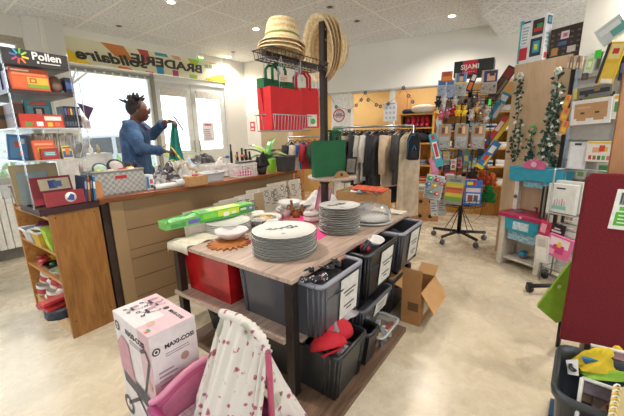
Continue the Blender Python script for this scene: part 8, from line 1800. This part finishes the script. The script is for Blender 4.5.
for i in range(5):
    wcard('hair_clip_pack', 'slim brown hair clip pack, %s from the board in the top row' % ORDN[i], 'hair clips', 567.5 + 3.2*i, 56, 570 + 3.2*i, 69, ['#b59a80', '#9a7a62', '#c8b49a', '#8a6a58', '#b8a08a'][i], [(0.2, 0.1, 0.8, 0.5, '#d8c8b0')], y=-0.08, group='brown hair clip packs on the top row')
wcard('toy_pack', 'white and lime pack under a bright green tag on the display wall', 'toy pack', 586, 54, 595, 73, '#d3dccf', [(0.2, 0.2, 0.8, 0.75, '#b4cf5a'), (0.3, 0.3, 0.7, 0.6, '#e3ecd0')], tilt=6)
wcard('price_tag', 'bright green price tag above the white and lime pack', 'tag', 595, 50, 601, 58, '#3fd03a', y=-0.12, d=0.003, hook=False)
wcard('price_tag', 'small green tag beside the brown hair clips', 'tag', 583, 68, 586, 74, '#2fb84a', y=-0.10, d=0.003, hook=False)
wcard('toy_pack', 'grey and dark green tool pack next to the lime pack', 'toy pack', 597, 52, 602, 70, '#7d8478', [(0.2, 0.1, 0.8, 0.6, '#4a5548')], tilt=4)
wcard('toy_pack', 'dark rubber moulds hanging below the lime pack', 'toy pack', 582, 73, 588, 80, '#4a423c', [(0.2, 0.2, 0.8, 0.7, '#6a5a50')])
wcard('costume_pack', 'clear bag with yellow mask and black strip on the display wall', 'costume pack', 602, 43, 620, 83, '#d9b32a', [(0, 0, 0.18, 1, '#2a2620'), (0.25, 0.6, 0.9, 0.95, '#e3d08a'), (0.4, 0.72, 0.75, 0.85, '#c8302a'), (0.25, 0.12, 0.92, 0.5, '#e0bc3e'), (0.3, 0.02, 0.95, 0.12, '#e3e0da')], tilt=10, y=-0.14)
wcard('costume_pack', 'large clear bag with white and teal contents at the top of the display wall', 'costume pack', 599, 21, 626, 40, '#c4cccb', [(0.45, 0.1, 1, 0.6, '#5fa39a'), (0.1, 0.5, 0.9, 0.8, '#dde0dd')], tilt=-32, y=-0.16, d=0.03)
wcard('costume_pack', 'navy pack partly hidden behind the yellow mask', 'costume pack', 620, 56, 627, 80, '#262c48', [(0.2, 0.3, 0.8, 0.7, '#6a6aa0')])
wcard('toy_pack', 'yellow-green edged pack beside the yellow mask', 'toy pack', 618, 46, 622, 74, '#b8c83a', y=-0.08)
wcard('toy_gun_pack', 'long pack with black toy guns and yellow edge', 'toy pack', 575, 86, 612, 97, '#6f6c62', [(0, 0, 0.08, 1, '#d8c02a'), (0.15, 0.3, 0.95, 0.7, '#26262a'), (0.3, 0.1, 0.4, 0.4, '#1c1c20'), (0.55, 0.5, 0.7, 0.9, '#8a6a3a')], tilt=-4, y=-0.12)
wcard('toy_gun_pack', 'second long dark pack under the toy guns', 'toy pack', 580, 94, 614, 101, '#3a3a38', [(0.1, 0.3, 0.9, 0.7, '#a8a032'), (0.2, 0.6, 0.8, 0.8, '#c8c4ba')], tilt=-4, y=-0.10)
wcard('mask_pack', 'clear pack with glittery tan eye mask', 'costume pack', 572, 99, 611, 124, '#dad6d0', [(0.08, 0.25, 0.92, 0.85, '#b58a5c'), (0.16, 0.15, 0.4, 0.3, '#b58a5c'), (0.6, 0.15, 0.85, 0.3, '#b58a5c'), (0.25, 0.42, 0.36, 0.50, '#4a3626'), (0.62, 0.42, 0.73, 0.50, '#4a3626'), (0.15, 0.65, 0.5, 0.72, '#c9a27a')], tilt=-3, y=-0.16)
wcard('toy_pack', 'white card with green and red drawing right of the tan mask', 'toy pack', 612, 94, 627, 119, '#dcdccd', [(0.1, 0.82, 0.6, 0.95, '#d8a83a'), (0.2, 0.3, 0.6, 0.7, '#3f8a4a'), (0.65, 0.2, 0.8, 0.5, '#c8503a')], y=-0.14)
for i in range(3):
    wcard('carrot_decoration', 'orange and yellow paper decoration on the board edge, %s from top' % ['first', 'second', 'third'][i], 'decoration', 561 + 0.5*(2-i) + 2.5*(1 if i == 0 else 0), 95 + 13*i, 570 - i, 108 + 13*i, '#e0902e', [(0.2, 0.2, 0.8, 0.5, '#e8c03a'), (0.3, 0.6, 0.7, 0.9, '#d8682a')], y=-0.12, tilt=14, group='orange paper decorations')
wcard('costume_pack', 'clear bag with white net fabric hanging below the mask', 'costume pack', 569, 142, 586, 169, '#c9cbcf', [(0.1, 0.05, 0.9, 0.85, '#dadcde'), (0.3, 0.88, 0.7, 0.96, '#3a3a3e')], y=-0.14, d=0.02)
wcard('paint_set', 'white paint set with coloured tubes and a hand picture', 'toy pack', 587, 141, 618, 162, '#dcd6c8', [(0.02, 0.86, 0.98, 0.98, '#e2be4a'), (0.2, 0.45, 0.5, 0.7, '#d89a7a'), (0.42, 0.5, 0.6, 0.8, '#c83a3a'), (0.6, 0.5, 0.7, 0.72, '#d8b03a'), (0.1, 0.1, 0.2, 0.3, '#a83a4a'), (0.25, 0.1, 0.35, 0.3, '#8a5a3a'), (0.4, 0.1, 0.5, 0.3, '#3a6a4a'), (0.55, 0.1, 0.65, 0.3, '#5a9a4a'), (0.7, 0.1, 0.8, 0.3, '#c86a8a'), (0.84, 0.1, 0.92, 0.3, '#3a5a9a')], y=-0.16, d=0.02)
wcard('dinosaur_toy_pack', 'grey card with green dinosaur low on the display wall', 'toy pack', 596, 163, 614, 178, '#b3b0a8', [(0.15, 0.3, 0.8, 0.85, '#3f7f4a'), (0.5, 0.1, 0.7, 0.35, '#3f7f4a')], y=-0.12)
wcard('toy_pack', 'small card with green piece next to the dinosaur', 'toy pack', 576, 170, 586, 178, '#a8a59c', [(0.2, 0.2, 0.8, 0.8, '#5a8a3a')], y=-0.12)
# gift bags and books lower down, on a rack in front of the wall
wcard('gift_bag', 'white gift bag with birthday candles print', 'bag', 549, 184, 577, 215, '#dfe0da', [(0.2, 0.18, 0.72, 0.30, '#7fc0b0'), (0.27, 0.30, 0.31, 0.48, '#c88a9a'), (0.36, 0.30, 0.40, 0.52, '#9a9ac8'), (0.45, 0.30, 0.49, 0.5, '#d8b06a'), (0.54, 0.30, 0.58, 0.54, '#c87a8a'), (0.62, 0.30, 0.66, 0.48, '#8ac0d0'), (0.3, 0.84, 0.62, 0.89, '#2e2e30')], y=-0.26, d=0.05)
wcard('gift_bag', 'second white gift bag behind the one with candles', 'bag', 556, 181, 583, 212, '#d3d4ce', y=-0.20, d=0.05)
for i in range(4):
    wcard('ribbon', 'black and silver ribbon strand hanging beside the gift bags, %s from the kitchen' % ORDN[i], 'ribbon', 541 + 2.2*i, 186, 542.6 + 2.2*i, 218, ['#24221f', '#8a857a', '#2e2b28', '#b8b4a8'][i], y=-0.24, d=0.01, group='ribbons beside the gift bags')
for i in range(7):
    wcard('book', '%s paperback spine, %s in the row under the gift bags' % (['brown', 'white', 'black', 'cream', 'navy', 'tan', 'grey'][i], ORDN[i]), 'book', 549 + 4*i, 214, 552.3 + 4*i, 222, ['#6a4a3a', '#dcd8d0', '#2a2828', '#cfc4ae', '#2a3450', '#b09470', '#8c8a86'][i], y=-0.22, d=0.10, hook=False, group='paperbacks under the gift bags')
wcard('doll_pack', 'pink and red doll pack beside the toy kitchen', 'toy pack', 540, 221, 551, 236, '#c83a5a', [(0.1, 0.2, 0.6, 0.8, '#e0a0b4'), (0.6, 0.5, 0.9, 0.9, '#a82a3a')], y=-0.30, tilt=8)
wcard('toy_pack', 'black pack with white script beside the pink doll pack', 'toy pack', 550, 224, 565, 237, '#262428', [(0.15, 0.35, 0.8, 0.5, '#d8d4d0'), (0.3, 0.6, 0.7, 0.7, '#d8d4d0')], y=-0.30, tilt=6)
wcard('crown_pack', 'pink princess crown pack low beside the toy kitchen', 'toy pack', 547, 236, 572, 258, '#d86a9a', [(0.1, 0.5, 0.9, 0.92, '#e4d4dc'), (0.3, 0.2, 0.75, 0.6, '#c83a7a'), (0.15, 0.1, 0.4, 0.35, '#e8a8c4'), (0.45, 0.5, 0.6, 0.75, '#e0c03a')], y=-0.34, tilt=8, d=0.03)
wcard('costume_pack', 'clear bag with white fluffy toy beside the toy kitchen', 'costume pack', 536, 236, 549, 262, '#cfccc8', [(0.1, 0.1, 0.9, 0.6, '#e0deda'), (0.2, 0.6, 0.8, 0.9, '#bcb6b0')], y=-0.36, tilt=-4, d=0.03)
for i in range(4):
    wcard('plastic_bag', 'folded white plastic bag, %s' % ['uppermost beside the red board', 'second down beside the red board', 'third down beside the red board', 'lowest beside the red board'][i], 'bag', 565 - i, 217 + 7*i, 579 - i, 223 + 7*i, ['#cfcdc8', '#b8b5ae', '#d6d4ce', '#a9a69e'][i], [(0.1, 0.3, 0.8, 0.5, '#e0ded8')], y=-0.24, d=0.06, hook=False, group='folded bags beside the red board')
# low wire stand holding the lower goods
t = empty('wire_stand', (0, 0, 0), 0, 'grey wire stand carrying gift bags and packs right of the toy kitchen', 'display stand'); t.matrix_world = RF
sx0, sx1 = kw + x0 + 0.03, kw + x0 + 0.60
mb = MB()
for s in (sx0, sx1):
    for y in (-0.30, -0.14): mb.tube([(s, y, 0), (s, y, 0.95)], 0.006, STEEL, n=6)
for z in (0.12, 0.35, 0.60, 0.94): mb.tube([(sx0, -0.30, z), (sx1, -0.30, z), (sx1, -0.14, z), (sx0, -0.14, z), (sx0, -0.30, z)], 0.005, STEEL, n=6)
mb.build('frame', t)
mb = MB()
for k in range(9): mb.tube([(sx0 + (sx1-sx0)*k/8, -0.30, 0.35), (sx0 + (sx1-sx0)*k/8, -0.14, 0.35)], 0.003, STEEL, n=5); mb.tube([(sx0 + (sx1-sx0)*k/8, -0.30, 0.60), (sx0 + (sx1-sx0)*k/8, -0.14, 0.60)], 0.003, STEEL, n=5)
mb.build('wire_shelf', t)

# ------------------------------------------------------------------ red board, wooden panel, green folder, castor base
RP = atY(586.5, 173, 1.30); RPb = atY(559, 339, 1.30)
rpx = Vector((at(559, 338, 0.0).x, 0, 0))
d0 = ray(573, 256); RPP = Vector((d0.x/d0.y*1.32, 1.32, 0)); RAZ2 = 114
zt_ = on(587, 173, RPP, RAZ2)[1]; zb_ = on(560, 338, RPP, RAZ2)[1]
RPM = frame(RPP, RAZ2)
t = empty('red_board', RPP, radians(90 - RAZ2), 'large dark red felt board with a white and green label', 'board')
mb = MB(); wR = 0.75
pts = [(0.0, zb_), (wR, zb_), (wR, zt_), (0.02, zt_), (0.0, zt_ - 0.02)]
mb.prism(pts, -0.012, 0.012, M('#650714', 0.9, var=0.10, scale=160, bump=0.3)); mb.build('panel', t, bevel=0.004)
mb = MB()
sA, zA = on(612, 212, RPP, RAZ2); sC, zC = on(617, 189, RPP, RAZ2); lw_, lh_ = 0.10, abs(on(606, 228, RPP, RAZ2)[1] - on(612, 189, RPP, RAZ2)[1])
sl, zl = on(606, 228, RPP, RAZ2)
X = Matrix.Translation((sl + 0.05, -0.0135, zl)) @ Matrix.Rotation(0.06, 4, 'Y')
mb.box((-0.05, -0.001, 0), (0.05, 0.001, lh_), M('#d9d6cc', 0.6), X)
mb.box((-0.035, -0.002, lh_*.62), (0.04, -0.001, lh_*.93), M('#7f7f7c', 0.6), X); 
for k in range(8): mb.box((-0.033 + 0.009*k, -0.0026, lh_*.66), (-0.029 + 0.009*k, -0.002, lh_*.92), M('#2e2e2e'), X)
mb.box((-0.038, -0.002, lh_*.10), (0.045, -0.001, lh_*.44), M('#4f9e2e', 0.6), X); mb.box((-0.03, -0.002, lh_*.48), (0.045, -0.001, lh_*.58), M('#5aa838', 0.6), X)
for k in range(3): mb.box((-0.028, -0.0026, lh_*(.16 + .09*k)), (0.02 + .006*k, -0.002, lh_*(.19 + .09*k)), M('#cfe4bc', 0.6), X)
mb.build('paper_label', t)
for x in (0.10, wR - 0.08): mb = MB(); mb.box((x, 0.014, 0), (x + 0.03, 0.04, zt_ - 0.05), BLACKM); mb.build('leg', t)
mb = MB(); mb.box((0.07, -0.12, 0), (0.13, 0.18, 0.025), BLACKM); mb.build('foot', t); mb = MB(); mb.box((wR - 0.10, -0.12, 0), (wR - 0.04, 0.18, 0.025), BLACKM); mb.build('foot', t)
WPp = RPM @ Vector((0.10, 0.25, 0)); sw, zw = on(623, 84, WPp, RAZ2); 
s1w, z1w = on(613, 172, WPp, RAZ2)
mb = MB(); mb.prism([(s1w, 0.0), (s1w + 0.5, 0.0), (s1w + 0.5, zw + 0.12), (on(622, 80, WPp, RAZ2)[0], zw + 0.12)], -0.01, 0.01, wood('brown_board', '#7f5430', '#99683c', '#ad7b4a', (10, 10, 2), 0.5)); o = mb.build('wooden_board'); o.matrix_world = frame(WPp, RAZ2); tag(o, 'brown wooden board standing upright behind the red board', 'board')
# green folder
P = [atY(537, 307, 1.62), atY(571, 262, 1.62), atY(566, 320, 1.62), atY(556, 323, 1.62)]
mb = MB(); vs = [tuple(p) for p in P] + [tuple(p + Vector((0.02, 0.03, 0))) for p in P]; mb.add(vs, [(0, 1, 2, 3), (7, 6, 5, 4), (0, 4, 5, 1), (1, 5, 6, 2), (2, 6, 7, 3), (3, 7, 4, 0)], M('#7fae2a', 0.4, var=0.04)); 
X_ = frame((P[0].x + 0.14, 1.615, 0), 90)
disc(mb, Matrix.Translation(((P[0].x + P[1].x)/2 + 0.03, 1.618, (P[0].z + P[1].z)/2 - 0.01)), 0.0, 0.012, M('#cfe08a', 0.5), 8)
mb.tube([(P[2] + Vector((0, 0.03, 0)))[:], (P[2].x + 0.02, P[2].y + 0.05, 0.0)], 0.012, BLACKM, n=6)
thing1(mb, 'green_folder', 'lime green folder corner sticking out behind the red board', 'folder', (0, 0, 0))
# castor stand
c0 = at(529, 291); c1 = at(545, 276)
t = empty('castor_stand', (c0.x, c0.y, 0), 0, 'black and chrome castor foot of a stand behind the green folder', 'castor')
def rel(p): return (p.x - c0.x, p.y - c0.y, p.z)
mb = MB(); e1 = at(575, 285, 0.08); mb.tube([rel(at(528, 286, 0.075)), rel(e1)], 0.016, BLACKM, n=8); mb.build('foot_arm', t)
mb = MB(); e2 = at(572, 278, 0.08); mb.tube([rel(at(542, 271, 0.075)), rel(at(575, 287, 0.08))], 0.014, M('#8a8a8e', 0.25, 0.8), n=8); mb.build('foot_arm', t)
for p in (at(529, 292), at(544, 278)):
    mb = MB(); q = rel(p); mb.tube([(q[0] - 0.015, q[1], 0.032), (q[0] + 0.015, q[1], 0.032)], 0.032, BLACK, n=16); mb.box((q[0] - 0.02, q[1] - 0.02, 0.03), (q[0] + 0.02, q[1] + 0.02, 0.078), BLACK); mb.build('castor', t, bevel=0.004)
# grey bin and what is in it
bz = 0.50
B0 = at(561, 343, bz); B1 = at(557.5, 372, bz)
e_l = (B1 - B0).normalized(); bxm = Vector((-e_l.y, e_l.x, 0)); 
if bxm.x < 0: bxm = -bxm
bw_, bd_ = 0.42, (B1 - B0).length + 0.10
bc_ = B0 + e_l * bd_/2 + bxm * bw_/2
yawb = atan2(bxm.y, bxm.x)
t = empty('grey_bin', (bc_.x, bc_.y, 0), yawb, 'dark grey plastic bin full of books at the front corner', 'bin')
GB = M('#34393e', 0.35, var=0.04, scale=8)
mb = MB(); W, D, b = bw_/2, bd_/2, 0.82
def rring(fx, z, off=0, n=6, r=0.05):
    out = []; w_, d_ = W*fx - off, D*fx - off; r = max(0.01, r - off)
    for cx, cy, a0_ in ((w_ - r, d_ - r, 0), (-w_ + r, d_ - r, pi/2), (-w_ + r, -d_ + r, pi), (w_ - r, -d_ + r, 3*pi/2)):
        for k in range(n + 1): a = a0_ + pi/2*k/n; out.append((cx + r*cos(a), cy + r*sin(a), z))
    return out
rings = [rring(b, 0.0), rring(1, bz - 0.03), rring(1.045, bz - 0.03), rring(1.06, bz - 0.012), rring(1.04, bz), rring(1.0, bz - 0.004), rring(1.0, bz - 0.03, 0.006), rring(b, 0.01, 0.006)]
vs = sum(rings, []); n_ = len(rings[0]); fs = [tuple(reversed(range(n_)))]
for k in range(len(rings) - 1):
    for i in range(n_): j = (i+1) % n_; fs.append((k*n_+i, k*n_+j, (k+1)*n_+j, (k+1)*n_+i))
fs.append(tuple((len(rings)-1)*n_ + i for i in range(n_))); mb.add(vs, fs, GB, True); mb.build('body', t)
BNM = Matrix.Translation((bc_.x, bc_.y, 0)) @ Matrix.Rotation(yawb, 4, 'Z')
def bn(px, py, z): return at(px, py, z)
def slab(name, label, cat, pts, th, m, extra=None):
    """a thin book or sheet given by four real corner points and a thickness"""
    P_ = [Vector(p) for p in pts]; n = (P_[1] - P_[0]).cross(P_[3] - P_[0]).normalized() * th
    if n.z > 0: n = -n
    mb = MB(); mb.add([tuple(p) for p in P_] + [tuple(p + n) for p in P_], [(0, 1, 2, 3), (7, 6, 5, 4), (0, 4, 5, 1), (1, 5, 6, 2), (2, 6, 7, 3), (3, 7, 4, 0)], m)
    if extra: extra(mb, P_, -n.normalized())
    return thing1(mb, name, label, cat, (0, 0, 0))
def ypr(mb, P_, n):
    def q(u, v): return P_[0].lerp(P_[1], u).lerp(P_[3].lerp(P_[2], u), v) + n*0.001
    mb.add([q(0.02, 0.9), q(0.3, 0.9), q(0.3, 1.0), q(0.02, 1.0)], [(0, 1, 2, 3)], M('#2f6aa0'))
crumple('yellow_cloth', 'bright yellow cloth bundle lying in the grey bin', 'cloth', at(609, 367, 0.455), -0.2, 0.20, 0.08, 0.085, M('#d2b41c', 0.7, var=0.05), 51)
crumple('green_cloth', 'lime green cloth in front of the yellow one in the grey bin', 'cloth', at(613, 377, 0.44), -0.15, 0.18, 0.045, 0.045, M('#86b02e', 0.7, var=0.05), 52)
crumple('goods_heap', 'dark papers filling the bottom of the grey bin', 'papers', (bc_.x, bc_.y, 0.25), yawb, bw_*.78, bd_*.78, 0.12, M('#2a2a2c', 0.8, var=0.2), 53)
slab('photo_book', 'blue edged booklet behind the yellow cloth', 'book', [at(581, 356, 0.49), at(600, 359, 0.49), at(598, 364, 0.47), at(583, 361, 0.47)], 0.01, M('#2f6a9a', 0.5))
slab('paper_tag', 'crumpled white paper with a black symbol at the end of the bin', 'paper', [at(566, 360, 0.47), at(578, 359, 0.48), at(579, 376, 0.44), at(568, 374, 0.44)], 0.004, M('#cfcfcc', 0.7, bump=0.5), lambda mb, P_, n: (disc(mb, Matrix.Translation((P_[0] + P_[2])/2 + n*0.003) @ Matrix.Rotation(-0.9, 4, 'X'), 0.008, 0.014, M('#1e1e20'), 14), mb.tube([(P_[0].lerp(P_[2], 0.35) + n*0.004)[:], (P_[0].lerp(P_[2], 0.7) + n*0.004)[:]], 0.003, M('#1e1e20'), n=5)))
slab('red_notebook', 'white edged dark board lying behind the bin under the red board', 'board', [at(591, 345, 0.52), at(640, 356, 0.52), at(640, 366, 0.50), at(592, 352, 0.51)], 0.012, M('#6a4a4c', 0.5), lambda mb, P_, n: mb.tube([P_[0][:], P_[1][:]], 0.006, M('#d8d4cc'), n=6))
def pb(mb, P_, n):
    W_ = M('#c9c6c0', 0.4)
    for a, b_ in ((0, 1), (0, 3)): mb.tube([(P_[a] + n*0.004)[:], (P_[b_] + n*0.004)[:]], 0.0055, W_, n=8)
    def q(u, v, k=0.0015): return P_[0].lerp(P_[1], u).lerp(P_[3].lerp(P_[2], u), v) + n*k
    mb.add([q(0.03, 0.04), q(1, 0.04), q(1, 0.30), q(0.03, 0.22)], [(0, 1, 2, 3)], M('#5a4e56', 0.25, var=0.1)); mb.add([q(0.45, 0.32, .002), q(1, 0.3, .002), q(1, 0.8, .002), q(0.6, 0.9, .002)], [(0, 1, 2, 3)], M('#7a3f2c', 0.25, var=0.2))
slab('photo_book', 'photo book with white border and dark brown cover leaning out of the bin', 'book', [at(582, 378, 0.53), at(640, 398, 0.53), at(640, 450, 0.40), at(573, 440, 0.40)], 0.012, mk_mottle('brown_photo', '#2c2220', '#4a3830', '#6a5648', 30), pb)
t = empty('spiral_notebook', at(622, 392, 0.555), 0, 'notebook with a yellow and white spiral binding at the frame corner', 'notebook')
b0s = at(617, 388, 0.57); b1s = at(611, 425, 0.50); o0 = t.location
mb = MB(); 
for k in range(14):
    c = b0s.lerp(b1s, k/13) - o0; mb.tube([(c.x + 0.010*cos(a), c.y + 0.002*sin(a), c.z + 0.010*sin(a)) for a in [i*pi/4 for i in range(9)]], 0.0022, M('#e0b83a' if k % 2 else '#ded9cc', 0.4), n=5, cap=False)
mb.build('spiral', t)
mb = MB(); d_ = Vector((0.16, 0.03, 0.0)); P_ = [b0s - o0, b0s - o0 + d_, b1s - o0 + d_, b1s - o0]; mb.add([tuple(p) for p in P_] + [tuple(p - Vector((0, 0, 0.01))) for p in P_], [(0, 1, 2, 3), (7, 6, 5, 4), (0, 4, 5, 1), (1, 5, 6, 2), (2, 6, 7, 3), (3, 7, 4, 0)], M('#b5a06a', 0.5)); mb.build('cover', t)
q = at(557, 413); pbox('blue_tray', 'dark blue flat tray on the floor left of the grey bin', 'tray', (q.x, q.y + 0.0, 0), yawb, 0.06, 0.12, 0.02, '#1e3f5c')
